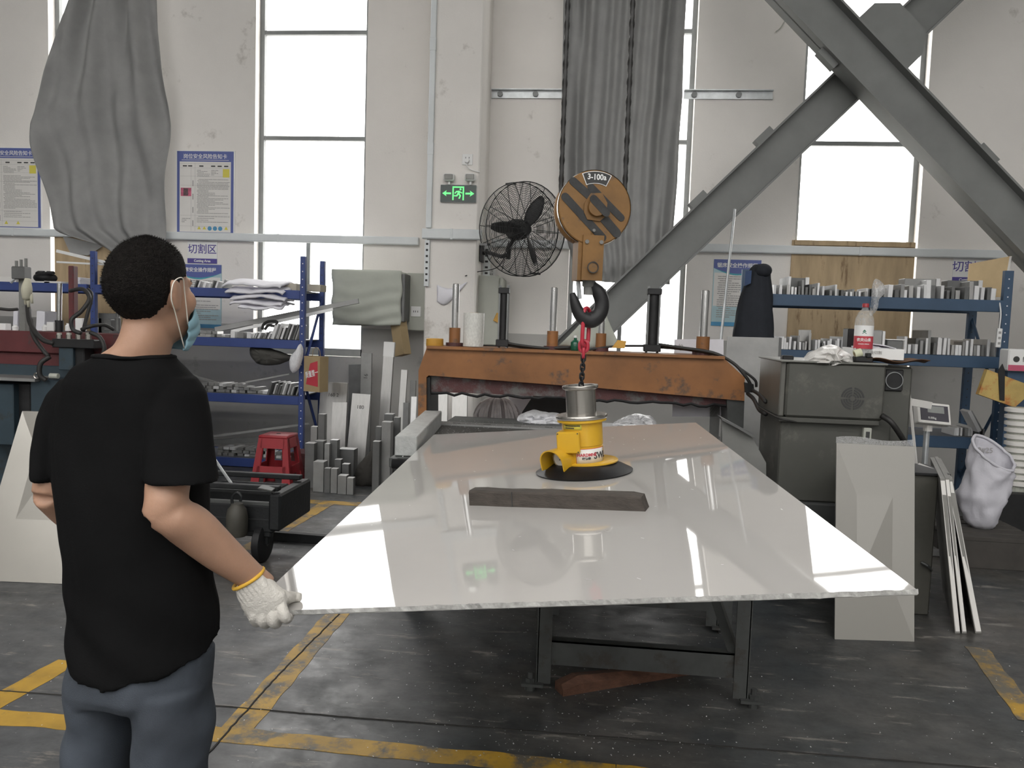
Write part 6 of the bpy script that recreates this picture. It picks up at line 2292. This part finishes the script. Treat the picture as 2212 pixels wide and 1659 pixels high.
# power strip hanging on the post
p0 = PY(2157, 730, SF - .05)
t = thing('power_strip', 'white power strip hanging by its cord from the right rack post', 'power strip', tuple(p0))
obj('strip_body', box(BM(), p0, (.04, .03, .16), (0, .03, 0), .004), m_white, t)
obj('cord', tube(BM(), [p0 + Vector((0, 0, .08)), p0 + Vector((.003, 0, .2)), p0 + Vector((.0, .03, .3))], .006, 6, sub=4), m_white, t)
for k in range(3):
    obj('outlet', box(BM(), p0 + Vector((0, -.016, -.045 + k * .045)), (.02, .003, .02)), m_ink, t)
# printed carton, yellow bag, at the right edge
t = thing('printed_pack', 'white and pink printed pack at the right picture edge above the patterned bag', 'pack', tuple(PY(2205, 800, 6.7)))
q = rect(2178, 755, 2260, 803, 6.7)
obj('pack_body', bx(BM(), q[0], q[1], 6.7, 6.85, q[2], q[3], .01), m_white, t)
obj('pink_band', bx(BM(), q[0] + .003, q[1], 6.698, 6.7, q[2] + .004, q[2] + .05), M('pink_print', (0.55, 0.10, 0.18), 0.5), t)
obj('mark', cyl(BM(), (q[0] + .06, 6.697, q[3] - .08), (q[0] + .06, 6.699, q[3] - .08), .024, n=16), m_inkd, t)
text('characters', '鲜', .05, (q[0] + .13, 6.697, q[3] - .08), m_inkd, t)
obj('stand_below', bx(BM(), q[0] + .03, q[1] + .1, 6.75, 6.84, 0, q[2]), m_blue2, t)
t = thing('patterned_bag', 'yellow and orange patterned shopping bag hanging at the right edge', 'bag', tuple(PY(2165, 870, 6.5)))
m_pat = M('patterned_bag', (0.50, 0.36, 0.12), 0.6, var=0.15, scale=6, dirt=((0.45, 0.16, 0.04), 0.35, 9))
bm = BM()
prism(bm, [PY(x, y, 6.5) for x, y in ((2133, 798), (2240, 838), (2192, 880), (2114, 852))], (0, .05, 0))
obj('bag_body', bm, m_pat, t)
bm = BM()
prism(bm, [PY(x, y, 6.49) for x, y in ((2157, 800), (2166, 786), (2171, 800), (2170, 866), (2160, 864))], (0, .01, 0))
obj('dark_strap', bm, m_dark, t)
# white ribbed duct below
p0, p1 = PY(2200, 880, 6.3), PY(2196, 1052, 6.3)
t = thing('ribbed_duct', 'white ribbed flexible duct standing at the right picture edge', 'duct', tuple(p1))
n = 12
for k in range(n):
    a, b = p0.lerp(p1, k / n), p0.lerp(p1, (k + .78) / n)
    obj('rib', lathe(BM(), [(.07, 0), (.092, .008), (.092, (a.z - b.z) - .008), (.07, (a.z - b.z))], (b.x, b.y, b.z), None, 20), m_sheet, t, 40)
obj('core', cyl(BM(), (p1.x, p1.y, 0), (p0.x, p0.y, p0.z), .068, n=16), m_cabinet, t)
obj('dark_stand', bx(BM(), p1.x - .2, p1.x + .5, 6.1, 6.2, .0, p1.z - .02), m_dark, t)

# ---- platform scale
IY = 5.9
t = thing('platform_scale', 'white digital scale indicator on a thin post right of the grey machine', 'scale', tuple(PZ(1985, 1075, 0)))
c = PY(2013, 895, IY)
m = Euler((math.radians(-22), math.radians(4), math.radians(8))).to_matrix()
w_, h_ = PY(2052, 895, IY).x - PY(1975, 895, IY).x, .155
ind = obj('indicator', box(BM(), c, (w_, .06, h_), m, .01, 2), m_sheet, t)
obj('fascia', box(BM(), c + m @ Vector((0, -.031, 0)), (w_ * .84, .004, h_ * .74), m), M('dark_fascia', (0.06, 0.055, 0.07), 0.3), ind)
obj('display', box(BM(), c + m @ Vector((.01, -.034, .025)), (w_ * .5, .003, h_ * .32), m), M('lcd', (0.28, 0.29, 0.28), 0.2), ind)
text('lettering', '0.00kg', .022, tuple(c + m @ Vector((-.02, -.034, -.038))), m_white, t, rot=m @ Euler((math.pi / 2, 0, 0)).to_matrix())
pb = PZ(1995, 1082, 0)
pt = PY(2004, 925, IY + .03)
obj('post', tube(BM(), [(pt.x, IY + .04, 0.03), (pt.x, IY + .04, pt.z + .02)], .02, 12), m_galv, t)
obj('neck', cyl(BM(), pt + Vector((0, 0, -.02)), pt + Vector((0, 0, .03)), .03, n=12), m_sheet, t)
obj('platform', bx(BM(), pt.x - .22, pt.x + .12, IY - .25, IY + .25, .0, .05, .006), m_alu2, t)
t = thing('white_angle_strip', 'long white strip leaning between grey machine and scale', 'strip', tuple(PY(1980, 1000, 5.3)))
p0, p1 = PY(1963, 838, 5.35), PY(1979, 1000, 5.15)
foot = p1 + (p1 - p0) * ((p1.z - .002) / (p0.z - p1.z))
obj('strip', tube(BM(), [p0, foot], .009, 4), m_sheet, t)
leaner(PY(1966, 868, 5.7), PY(2010, 876, 5.75), .05, .03, m_sheet, 'white board end sticking out behind the scale indicator', None, 'white_board_end', 'board')

# ---- dark cabinet with the white plate leaning in front
DY = 4.42
q = rect(1835, 1000, 2018, 1350, DY)
t = thing('steel_cabinet', 'dark olive steel cabinet behind the leaning white plate', 'cabinet', ((q[0] + q[1]) / 2, DY + .2, 0))
ztop = PY(1990, 1025, DY).z
obj('body', bx(BM(), q[0], q[1], DY, DY + .24, 0.0, ztop, .008), M('olive_dark', (0.085, 0.082, 0.07), 0.5, var=0.15), t)
obj('top_sheet', bx(BM(), q[0] + .05, q[1] + .05, DY - .02, DY + .3, ztop, ztop + .012), m_dark, t)
obj('handle', tube(BM(), [PY(1990, 1215, DY - .015), PY(2003, 1222, DY - .03), PY(2012, 1232, DY - .015)], .008, 6, sub=3), m_tablesteel, t)
b0, b1 = PZ(1803, 1381, .001), PZ(1975, 1386, .001)
t0, t1 = PY(1807, 957, 4.36), PY(1976, 965, 4.36)
t = thing('white_plate', 'pale rectangular plate leaning upright right of the big glossy plate', 'metal plate', tuple((b0 + b1) / 2))
m_plate2 = M('white_film_plate', (0.23, 0.22, 0.20), 0.3, 0.1, var=0.04, scale=1)
bm = BM()
prism(bm, [b0, b1, t1, t0], (0, .012, 0))
obj('sheet', bm, m_plate2, t)
bm = BM()
grid(bm, lambda u, v: t0.lerp(t1, u) + Vector((.0, .012 + .004 * math.sin(u * 20), v * (.036 + .008 * math.sin(u * 7)) - .005)), 20, 3)
obj('loose_film', bm, film_mat('loose_film', (0.8, 0.8, 0.8), 0.35, 0.1), t, True)
# boards leaning at the right, seen edge on
for k, (xb0, xb1, xt0, xt1, yt, lb) in enumerate(((2063, 2074, 2031, 2042, 1034, 'leftmost of the three edge-on boards leaning beside the dark cabinet'), (2078, 2088, 2042, 2051, 1032, 'middle one of the three edge-on boards leaning beside the dark cabinet'), (2107, 2120, 2046, 2058, 1036, 'rightmost outward-tilted of the three edge-on boards by the cabinet'))):
    B0, B1 = PZ(xb0, 1368, .001), PZ(xb1, 1368, .001)
    T0, T1 = PY(xt0, yt, B0.y + .05), PY(xt1, yt, B0.y + .05)
    bm = BM()
    hexa(bm, [B0, B1, B1 + Vector((.25, .75, 0)), B0 + Vector((.25, .75, 0)), T0, T1, T1 + Vector((.25, .75, 0)), T0 + Vector((.25, .75, 0))])
    o = tag(obj('metal_board', bm, M('board_white', (0.22, 0.215, 0.20), 0.45) if k == 0 else bpy.data.materials['board_white']), lb, 'board', None)
    obj('sawn_edge', hexa_b([B0 + Vector((.002, -.001, .01)), B1 + Vector((-.002, -.001, .01)), T1 + Vector((-.002, -.001, -.01)), T0 + Vector((.002, -.001, -.01))], (0, .001, 0)), m_sheet, o)
t = thing('angle_iron', 'white angle iron lying across the top of the dark cabinet', 'angle iron', tuple(PY(2020, 1020, DY)))
bm = BM()
p0, p1 = PY(1985, 1005, DY + .28), PY(2052, 1032, DY - .0)
tube(bm, [p0, p1], .014, 4)
obj('strip', bm, m_sheet, t)

# ---- white sack on a pallet block
pz = .21
c = PZ(2125, 1140, pz)
t = thing('low_pallet', 'dark low wooden pallet under the white sack', 'pallet', (c.x, c.y, 0))
m_pal = M('dark_pallet', (0.05, 0.045, 0.04), 0.8, var=0.2)
for k in range(5):
    obj('plank', bx(BM(), c.x - .32, c.x + .24, c.y - .28 + k * .13, c.y - .17 + k * .13, pz - .03, pz, .003), m_pal, t)
for k in range(3):
    obj('bearer', bx(BM(), c.x - .30, c.x + .2, c.y - .28 + k * .26, c.y - .19 + k * .26, 0, pz - .03, .003), m_pal, t)
t = thing('woven_sack', 'open white woven sack standing on the low pallet at the right', 'sack', (c.x, c.y, pz))
SK = [(985, 2100, 2190), (1000, 2097, 2190), (1020, 2092, 2186), (1060, 2082, 2178), (1080, 2066, 2172), (1110, 2075, 2160), (1135, 2085, 2152), (1148, 2100, 2142)]
rings = []
zb0 = PY(2120, 1148, c.y).z
for k in range(26):
    y = 985 + (1148 - 985) * k / 25
    l, r_ = interp(SK, y)
    a, b = PY(l, y, c.y), PY(r_, y, c.y)
    cc, hw_ = (a + b) / 2, (b.x - a.x) / 2
    R_ = []
    for q in range(40):
        an = q * math.tau / 40
        f = 1 + .05 * math.sin(an * 4 + k * .3) + .16 * noise.noise(Vector((math.cos(an) * 3, math.sin(an) * 3, k * .22))) + .05 * noise.noise(Vector((math.cos(an) * 9, math.sin(an) * 9, k * .7)))
        tiltz = (-.06 * math.cos(an) + .085 * math.sin(an)) * max(0, 1 - k / 9)
        R_.append(cc + Vector((math.cos(an) * hw_ * f, math.sin(an) * hw_ * .8 * f, tiltz)))
    rings.append(R_)
dz = pz + .002 - min(p.z for p in rings[-1])
for R_ in rings:
    for p in R_:
        p.z += dz * 1.0
bm = BM()
loft(bm, rings, cap0=False, cap1=True)
obj('sack_body', bm, M('white_woven', (0.58, 0.57, 0.62), 0.6, var=0.06, bump=0.15, bscale=90), t, True, thick=.003)
top = rings[0]
obj('rolled_rim', tube(BM(), [p + Vector((0, 0, -.006)) for p in top], .011, 6, True), bpy.data.materials['white_woven'], t, True)
text('print', '8#25', .05, tuple(rings[3][10] + Vector((.0, -.012, .0))), m_ink, t, rot=Euler((math.pi / 2, 0, 0)).to_matrix())
# ================================================================== THE MAN
PYD = 1.62                      # distance of his trunk
m_skin = M('skin', (0.42, 0.245, 0.165), 0.5, var=0.08, scale=12, bump=0.06, bscale=180)
m_skin.node_tree.nodes['Principled BSDF'].inputs['Subsurface Weight'].default_value = 0.08
m_skin.node_tree.nodes['Principled BSDF'].inputs['Subsurface Radius'].default_value = (0.01, 0.004, 0.002)
m_hair = M('black_hair', (0.012, 0.010, 0.009), 0.6, var=0.4, scale=120, bump=0.9, bscale=420, spec=0.15)
m_tee = M('black_cotton', (0.006, 0.006, 0.0063), 0.9, var=0.25, scale=4, bump=0.12, bscale=260, spec=0.1)
m_jean = M('blue_grey_denim', (0.050, 0.060, 0.076), 0.85, var=0.3, scale=5, bump=0.25, bscale=420, dirt=((0.085, 0.098, 0.118), 0.2, 3))
m_glove = M('white_cotton_glove', (0.66, 0.63, 0.58), 0.9, var=0.05, bump=0.3, bscale=260)
m_cuff = M('yellow_glove_hem', (0.72, 0.42, 0.05), 0.8, var=0.1)
m_mask = M('blue_mask', (0.22, 0.38, 0.45), 0.7, var=0.06)
m_cord = M('mask_cord', (0.72, 0.68, 0.60), 0.7)

man = thing('person', 'man in a black T-shirt and jeans seen from behind, white glove holding the plate corner', 'person', (PY(310, 1400, PYD).x, PYD, 0))
P = lambda x, y, dy=0.0: PY(x, y, PYD + dy)


def sect(x0, x1, y, thick, dy=0.0, n=28, e=2.3, rot=0.0):
    """one horizontal body section between two picture columns: a super-ellipse, thick metres deep (half)"""
    a, b = P(x0, y, dy), P(x1, y, dy)
    c = (a + b) / 2
    hw_ = (b.x - a.x) / 2
    out = []
    for k in range(n):
        an = k * math.tau / n
        cx_, sy_ = math.cos(an), math.sin(an)
        X = math.copysign(abs(cx_) ** (2 / e), cx_) * hw_
        Yy = math.copysign(abs(sy_) ** (2 / e), sy_) * thick
        out.append(c + Vector((X, Yy + X * rot, 0)))
    return out


# head frame: he looks to the right, away from the camera
HYAW = math.radians(-20)
hc = P(327, 622, 0.0)
hR = Euler((math.radians(4), math.radians(2), HYAW)).to_matrix()     # local x right, y forward, z up


def H(x, y, z):
    return hc + hR @ Vector((x, y, z))


bm = BM()
# skull, face, jaw, nose, brow, lips, ears
ball(bm, H(0, -.008, .010), (.068, .086, .090), hR, 24)
ball(bm, H(0, .026, -.032), (.059, .060, .086), hR, 20)
ball(bm, H(0, .042, -.082), (.044, .040, .038), hR, 16)
ball(bm, H(0, .084, -.022), (.012, .016, .024), hR, 12)
ball(bm, H(0, .096, -.034), (.015, .012, .011), hR, 12)
ball(bm, H(0, .074, .012), (.040, .016, .012), hR, 12)
ball(bm, H(0, .080, -.062), (.024, .011, .009), hR, 12)
for s in (-1, 1):
    ball(bm, H(s * .036, .056, -.030), (.022, .026, .028), hR, 12)
    er = hR @ Euler((0, 0, s * .45)).to_matrix()
    ball(bm, H(s * (.073 if s > 0 else .080), .000, -.014), (.0085, .020, .034), er, 14)
    ball(bm, H(s * (.080 if s > 0 else .086), -.010, -.002), (.007, .012, .026), er, 12)
    ball(bm, H(s * .071, .006, -.036), (.007, .010, .011), er, 10)
# neck
nk = [sect(278, 364, 700, .058, .005), sect(272, 362, 725, .060, .0), sect(260, 360, 748, .064, 0), sect(230, 356, 766, .066, 0), sect(222, 360, 785, .066, 0), sect(205, 385, 815, .07, .0)]
loft(bm, [sect(286, 366, 660, .055, .012)] + nk)
# trunk under the clothes, down to the hips
loft(bm, [sect(210, 380, 808, .066), sect(172, 412, 860, .088), sect(158, 425, 960, .10), sect(172, 425, 1100, .095), sect(182, 432, 1250, .095), sect(185, 440, 1400, .10), sect(195, 440, 1470, .10)])
# right arm: shoulder, elbow drawn back towards the camera, wrist at the plate
SHO, ELB = P(398, 868, -.02), P(352, 1096, -.10)
WRI = PY(545, 1247, 1.655)
up = (ELB - SHO)
tube(bm, [SHO, SHO.lerp(ELB, .35), SHO.lerp(ELB, .75), ELB + Vector((.006, .0, .012)), ELB + Vector((-.006, -.004, -.022))], [.044, .045, .044, .042, .036], 18, sub=3)
FA = [ELB + Vector((-.012, -.012, -.012)), ELB + Vector((.02, .004, -.022)), ELB.lerp(WRI, .28) + Vector((.004, 0, .002)), ELB.lerp(WRI, .6), ELB.lerp(WRI, .88), WRI, WRI + (WRI - ELB).normalized() * .04]
tube(bm, FA, [.028, .041, .047, .042, .034, .031, .030], 18, sub=3)
# left arm: elbow out, forearm in front of the belly
SHL, ELL = P(150, 868, .03), P(108, 1068, -.01)
WRL = P(250, 1180, .22)
tube(bm, [SHL, SHL.lerp(ELL, .5), ELL], [.042, .042, .037], 18, sub=3)
tube(bm, [ELL + Vector((-.004, -.006, .004)), ELL.lerp(WRL, .35), ELL.lerp(WRL, .8), WRL], [.033, .042, .033, .028], 18, sub=3)
# left hand resting in front of him
lh = (WRL - ELL).normalized()
lu, lv, _ = frame_of(lh)
ball(bm, WRL + lh * .06, (.042, .022, .05), Matrix((lu, lv, lh)).transposed(), 14)
for k in range(4):
    b0 = WRL + lh * .095 + lu * (-.03 + k * .02)
    tube(bm, [b0 - lh * .02, b0 + lh * (.03 + .006 * (1 - abs(k - 1.5))), b0 + lh * .05 + lv * .02, b0 + lh * .05 + lv * .045], [.011, .010, .0095, .008], 8, sub=2)
tube(bm, [WRL + lh * .03 + lu * -.035, WRL + lh * .07 + lu * -.06 + lv * .01, WRL + lh * .10 + lu * -.062 + lv * .025], [.013, .012, .009], 8, sub=2)
# legs
LEGS = [((170, 300), (1500, .085, .0), (162, 300, 1570), (152, 282, 1659)), ]
knL, knR = P(215, 1690, .03), P(372, 1690, -.02)
for hip, kn in ((P(228, 1480, .01), knL), (P(376, 1480, 0), knR)):
    an_ = Vector((kn.x + .01, kn.y + .03, .09))
    tube(bm, [hip, hip.lerp(kn, .5), kn, kn.lerp(an_, .35), an_], [.056, .052, .046, .046, .034], 16, sub=3)
    tube(bm, [an_ + Vector((0, -.05, -.05)), an_ + Vector((.0, .02, -.045)), an_ + Vector((.03, .14, -.055))], [.035, .04, .03], 12, sub=2)
body = fuse('body', bm, m_skin, man, .006, 3)
# eyes
for s in (-1, 1):
    obj('eye', ball(BM(), H(s * .027, .066, -.006), (.012, .010, .009), hR, 12), M('eye_white', (0.7, 0.68, 0.65), 0.2) if s < 0 else bpy.data.materials['eye_white'], body, True)
    obj('eyebrow', tube(BM(), [H(s * .010, .086, .013), H(s * .022, .083, .016), H(s * .033, .074, .013)], .0032, 6, sub=3), m_hair, body, True)


# hair: close-cropped cap with a soft hairline
def hairline(f):
    """lowest height of the hair for a forward position f"""
    return interp([(-.12, -.076), (-.06, -.074), (-.036, -.062), (-.020, -.036), (-.004, .010), (.02, .020), (.045, .030), (.06, .055), (.1, .068)], f)[0]


bm = BM()
t_ = bmesh.ops.create_uvsphere(bm, u_segments=72, v_segments=48, radius=1)
for v in t_['verts']:
    n_ = v.co.normalized()
    x, y, z = n_.x * .0735, n_.y * .0925, n_.z * .0965
    if z < -.02:
        k = min(1, (-.02 - z) / .07)
        x *= 1 - .10 * k
        y = y * (1 - .16 * k)
    v.co = Vector((x, y - .008, z + .009))
lim = [f for f in bm.faces if f.calc_center_median().z < hairline(f.calc_center_median().y) + .008 * noise.noise(f.calc_center_median() * 60)]
bmesh.ops.delete(bm, geom=lim, context='FACES')
for v in bm.verts:
    j = .0016 * noise.noise(v.co * 220)
    edge = min(1.0, max(0.0, (v.co.z - hairline(v.co.y)) / .035))
    nn = v.co.normalized()
    v.co += nn * (j - .0055 * (1 - edge) ** 1.5)
    v.co = H(*v.co)
hair = obj('hair', bm, m_hair, man, True, thick=.004)
# short stubble standing off the cap so the outline is not a hard edge
bm = BM()
rs = random.Random(31)
faces = list(hair.data.polygons)
vv = hair.data.vertices
for i in range(9000):
    f = rs.choice(faces)
    ws = [rs.random() for _ in f.vertices]
    sm = sum(ws)
    c_ = sum((vv[k].co * w for k, w in zip(f.vertices, ws)), Vector()) / sm
    n_ = (c_ - hc).normalized()
    lz = (hR.transposed() @ (c_ - hc))
    ed = min(1.0, max(.25, (lz.z - hairline(lz.y)) / .05))
    d_ = (n_ + Vector((rs.gauss(0, .35), rs.gauss(0, .35), rs.gauss(0, .25) - .15))).normalized()
    s_ = d_.cross(Vector((rs.random(), rs.random(), rs.random()))).normalized() * .0007
    L_ = rs.uniform(.004, .009) * ed
    a = [bm.verts.new(q) for q in (c_ - s_, c_ + s_, c_ + d_ * L_)]
    bm.faces.new(a)
hs = obj('hair_stubble', bm, m_hair, man)
hs['kind'] = 'stuff'

# face mask pulled under the nose: shell over the lower face
bm = BM()


def maskfn(u, v):
    an = math.radians(-78 + 156 * u)
    z = (-.074 + .040 * math.cos(an) ** 2) * (1 - v) - .132 * v
    pleat = .004 * abs(math.sin(v * 9.4))
    rx, ry = .062 - .012 * v, .074 - .020 * max(0, v - .55) * 2
    bulge = .020 * math.cos(an) * math.sin(math.pi * min(1, v * 1.05))
    return H(math.sin(an) * (rx + pleat), .024 + math.cos(an) * (ry - .006) + bulge, z - .006 * math.cos(an) * v)


grid(bm, maskfn, 32, 18)
mask = obj('face_mask', bm, m_mask, man, True, thick=.003)
for s in (-1, 1):
    u_ = 0 if s < 0 else 1
    top, bot = maskfn(u_, .05), maskfn(u_, .92)
    obj('ear_loop', tube(BM(), [top, H(s * .069, .026, -.006), H(s * .082, .010, .024), H(s * .086, -.016, .016), H(s * .084, -.022, -.016), H(s * .074, -.004, -.050), bot], .0013, 6, sub=6), m_cord, mask, True)

# T-shirt
bm = BM()
TS = [sect(221, 363, 765, .074, .0), sect(208, 371, 776, .080), sect(176, 397, 797, .094, .0), sect(152, 421, 830, .106), sect(140, 433, 880, .114), sect(133, 437, 960, .118), sect(136, 438, 1040, .118), sect(147, 440, 1110, .115), sect(157, 446, 1200, .112), sect(165, 458, 1290, .114), sect(166, 466, 1360, .118)]
hem = []
for i, p in enumerate(sect(163, 469, 1408, .122)):
    a = (p.x - P(163, 1408).x) / (P(469, 1408).x - P(163, 1408).x)
    dz = interp([(0, 1412), (.08, 1424), (.35, 1451), (.6, 1436), (.8, 1414), (1, 1388)], a)[0]
    front = 1 if p.y > PYD + .02 else 0
    hem.append(Vector((p.x, p.y, P(316, dz - 30 * front).z)))
TS.append(hem)
loft(bm, TS)
# sleeves
SR = [P(402, 852, -.01), P(394, 920, -.02), P(390, 985, -.03), P(386, 1034, -.045)]


def sleeve(c, rx, ry, yaw=0.0, tilt=0.0):
    u = Vector((math.cos(yaw), math.sin(yaw), 0))
    v = Vector((-math.sin(yaw), math.cos(yaw), tilt))
    return [c + u * (math.cos(k * math.tau / 22) * rx) + v * (math.sin(k * math.tau / 22) * ry) for k in range(22)]


loft(bm, [sleeve(P(388, 812, 0), .030, .05), sleeve(P(392, 845, -.015), .046, .066), sleeve(P(388, 900, -.035), .060, .074), sleeve(P(388, 970, -.06), .067, .074), sleeve(P(391, 1037, -.078), .074, .072)])
loft(bm, [sleeve(P(170, 815, .02), .03, .05), sleeve(P(158, 850, .02), .044, .064), sleeve(P(142, 900, .02), .046, .07), sleeve(P(125, 970, .015), .040, .07), sleeve(P(114, 1033, .0), .030, .064, 0, .0)])
cT = P(310, 1100)


def wrinkle(c):
    u, z = c.x - cT.x, c.z - cT.z
    fold = .0035 * math.sin(u * 60 + z * 14 + 2 * noise.noise(c * 5)) * (.4 + .6 * abs(noise.noise(c * 3)))
    drag = .0030 * math.sin((u * .6 + z) * 46 + 3 * noise.noise(c * 4)) * max(0, min(1, (-.02 - z) * 6))
    return fold + drag


tee = fuse('t_shirt', bm, m_tee, man, .006, 5, wrinkle)
obj('collar', tube(BM(), curve_pts([p + Vector((0, 0, .004)) for p in sect(218, 365, 774, .0785, 0, 16)], 3, True), .0036, 8, True), m_tee, tee, True)

# jeans
bm = BM()
loft(bm, [sect(172, 452, 1395, .108), sect(170, 448, 1440, .116), sect(168, 447, 1475, .118), sect(168, 446, 1498, .105)])
kz0, kz1 = P(215, 1690, .03), P(372, 1690, -.02)


def legring(x0, x1, y, th, dy):
    return sect(x0, x1, y, th, dy, 22, 2.2)


for side in (0, 1):
    if side == 0:
        R_ = [legring(172, 300, 1470, .10, .015), legring(165, 287, 1525, .098, .018), legring(159, 283, 1590, .094, .022), legring(150, 272, 1660, .088, .026), legring(142, 266, 1760, .082, .03), legring(140, 258, 1900, .08, .05)]
        xa, xb = 140, 258
    else:
        R_ = [legring(288, 446, 1470, .105, -.005), legring(303, 446, 1525, .104, -.006), legring(305, 447, 1590, .10, -.008), legring(304, 440, 1660, .094, -.01), legring(300, 428, 1760, .086, -.01), legring(302, 420, 1900, .082, .01)]
    last = R_[-1]
    c_ = sum(last, Vector()) / len(last)
    for zz, k in ((.30, .96), (.06, .98)):
        R_.append([Vector((c_.x + (p.x - c_.x) * k, c_.y + (p.y - c_.y) * k + .02, zz + 0 * p.z)) for p in last])
    loft(bm, R_)


def denim(c):
    return .011 * math.sin(c.z * 34 + c.x * 30 + 3 * noise.noise(c * 5)) * abs(noise.noise(c * 4 + Vector((3, 1, 2)))) + .005 * noise.noise(c * 8) + .004 * math.sin((c.x * 1.2 - c.z) * 55) * max(0, noise.noise(c * 6))


jean = fuse('jeans', bm, m_jean, man, .006, 4, denim)


# back pockets laid on the seat of the jeans
def onto(o, p):
    ok, loc, nor, idx = o.closest_point_on_mesh(p)
    return loc, nor


for (x0, x1, x2, x3, y0, y1, nm) in ((176, 216, 214, 180, 1418, 1442, 'pocket'), (262, 345, 338, 280, 1452, 1475, 'pocket')):
    bm = BM()

    def pf(u, v):
        xa, xb = x0 + (x3 - x0) * v, x1 + (x2 - x1) * v
        q = P(xa + (xb - xa) * u, y0 + (y1 - y0) * v + (8 * math.sin(math.pi * u) * v), -.16)
        loc, nor = onto(jean, q)
        return loc + Vector((0, -.006, 0))
    grid(bm, pf, 8, 5)
    obj(nm, bm, M('pocket_denim', (0.085, 0.098, 0.118), 0.85, var=0.2, bump=0.25, bscale=420) if x0 == 176 else bpy.data.materials['pocket_denim'], jean, True, thick=.004)
# shoes on the floor
for kn in (knL, knR):
    cx_, cy_ = kn.x + .01, kn.y + .05
    bm = BM()
    rr = []
    for k, (yy, w_, h_) in enumerate(((-.10, .03, .05), (-.085, .038, .075), (-.02, .042, .085), (.06, .045, .065), (.13, .046, .05), (.17, .036, .04), (.185, .02, .03))):
        rr.append([Vector((cx_ + math.cos(q * math.tau / 16) * w_ + .12 * yy, cy_ + yy, .012 + h_ / 2 + math.sin(q * math.tau / 16) * h_ / 2)) for q in range(16)])
    loft(bm, rr)
    sh = obj('shoe', bm, m_rubber, man, True)
    bm = BM()
    prism(bm, [Vector((cx_ + a_ + .12 * b_, cy_ + b_, .001)) for a_, b_ in ((-.035, -.10), (.035, -.10), (.044, 0), (.048, .1), (.04, .17), (0, .195), (-.04, .17), (-.048, .1), (-.044, 0))], (0, 0, .018))
    obj('sole', bm, m_dark, sh)

# glove gripping the plate corner: knuckles below the edge, thumb on top
bm = BM()
G = lambda x, y, Y: PY(x, y, Y)
cuff_c = G(538, 1251, 1.652)
ax_ = (G(582, 1318, 1.668) - cuff_c).normalized()
sd = (G(562, 1232, 1.655) - G(511, 1271, 1.65)).normalized()
sd = (sd - ax_ * sd.dot(ax_)).normalized()
th_ = ax_.cross(sd)


def gring(c, w, t):
    return [c + sd * (math.copysign(abs(math.cos(k * math.tau / 20)) ** .8, math.cos(k * math.tau / 20)) * w) + th_ * (math.copysign(abs(math.sin(k * math.tau / 20)) ** .8, math.sin(k * math.tau / 20)) * t) for k in range(20)]


loft(bm, [gring(cuff_c, .034, .032), gring(cuff_c.lerp(G(582, 1318, 1.67), .25), .040, .030), gring(cuff_c.lerp(G(580, 1318, 1.67), .55), .046, .027), gring(G(574, 1303, 1.668), .050, .025), gring(G(580, 1318, 1.672), .049, .022), gring(G(583, 1326, 1.676), .044, .018)])
FN = [((552, 1312), (547, 1336), (554, 1347), 1.655, .0115), ((569, 1316), (566, 1343), (574, 1350), 1.660, .0125), ((589, 1316), (590, 1344), (597, 1349), 1.664, .0130), ((606, 1308), (617, 1334), (620, 1338), 1.668, .0135)]
for (r0, k1, k2, Yr, rad) in FN:
    pts = [G(*r0, Yr), G((r0[0] + k1[0]) / 2, (r0[1] + k1[1]) / 2, Yr - .002), G(*k1, Yr + .004), G(k2[0], k2[1] - 2, Yr + .032), G(k2[0] + 4, k2[1] - 10, Yr + .060), G(k2[0] + 6, k2[1] - 12, Yr + .072)]
    tube(bm, pts, [rad * .98, rad * .95, rad * .93, rad * .92, rad * .9, rad * .6], 12, sub=3)
# thumb
tp0 = on_plate(632, 1301) + nP * .013
tp1 = on_plate(650, 1300) + nP * .011
tube(bm, [G(585, 1282, 1.685), G(604, 1286, 1.70), G(618, 1291, 1.715), tp0, tp1], [.019, .0165, .0145, .0135, .010], 12, sub=3)


def knit(c):
    a = (c - cuff_c).dot(ax_)
    b = (c - cuff_c).dot(sd)
    k = max(0, min(1, (.05 - a) / .03))
    return .0012 * math.sin(b * 620) * k + .0006 * noise.noise(c * 120)


glove = fuse('glove', bm, m_glove, man, .0026, 2, knit)
obj('yellow_hem', tube(BM(), gring(cuff_c - ax_ * .002, .0355, .0335), .0042, 8, True), m_cuff, glove, True)
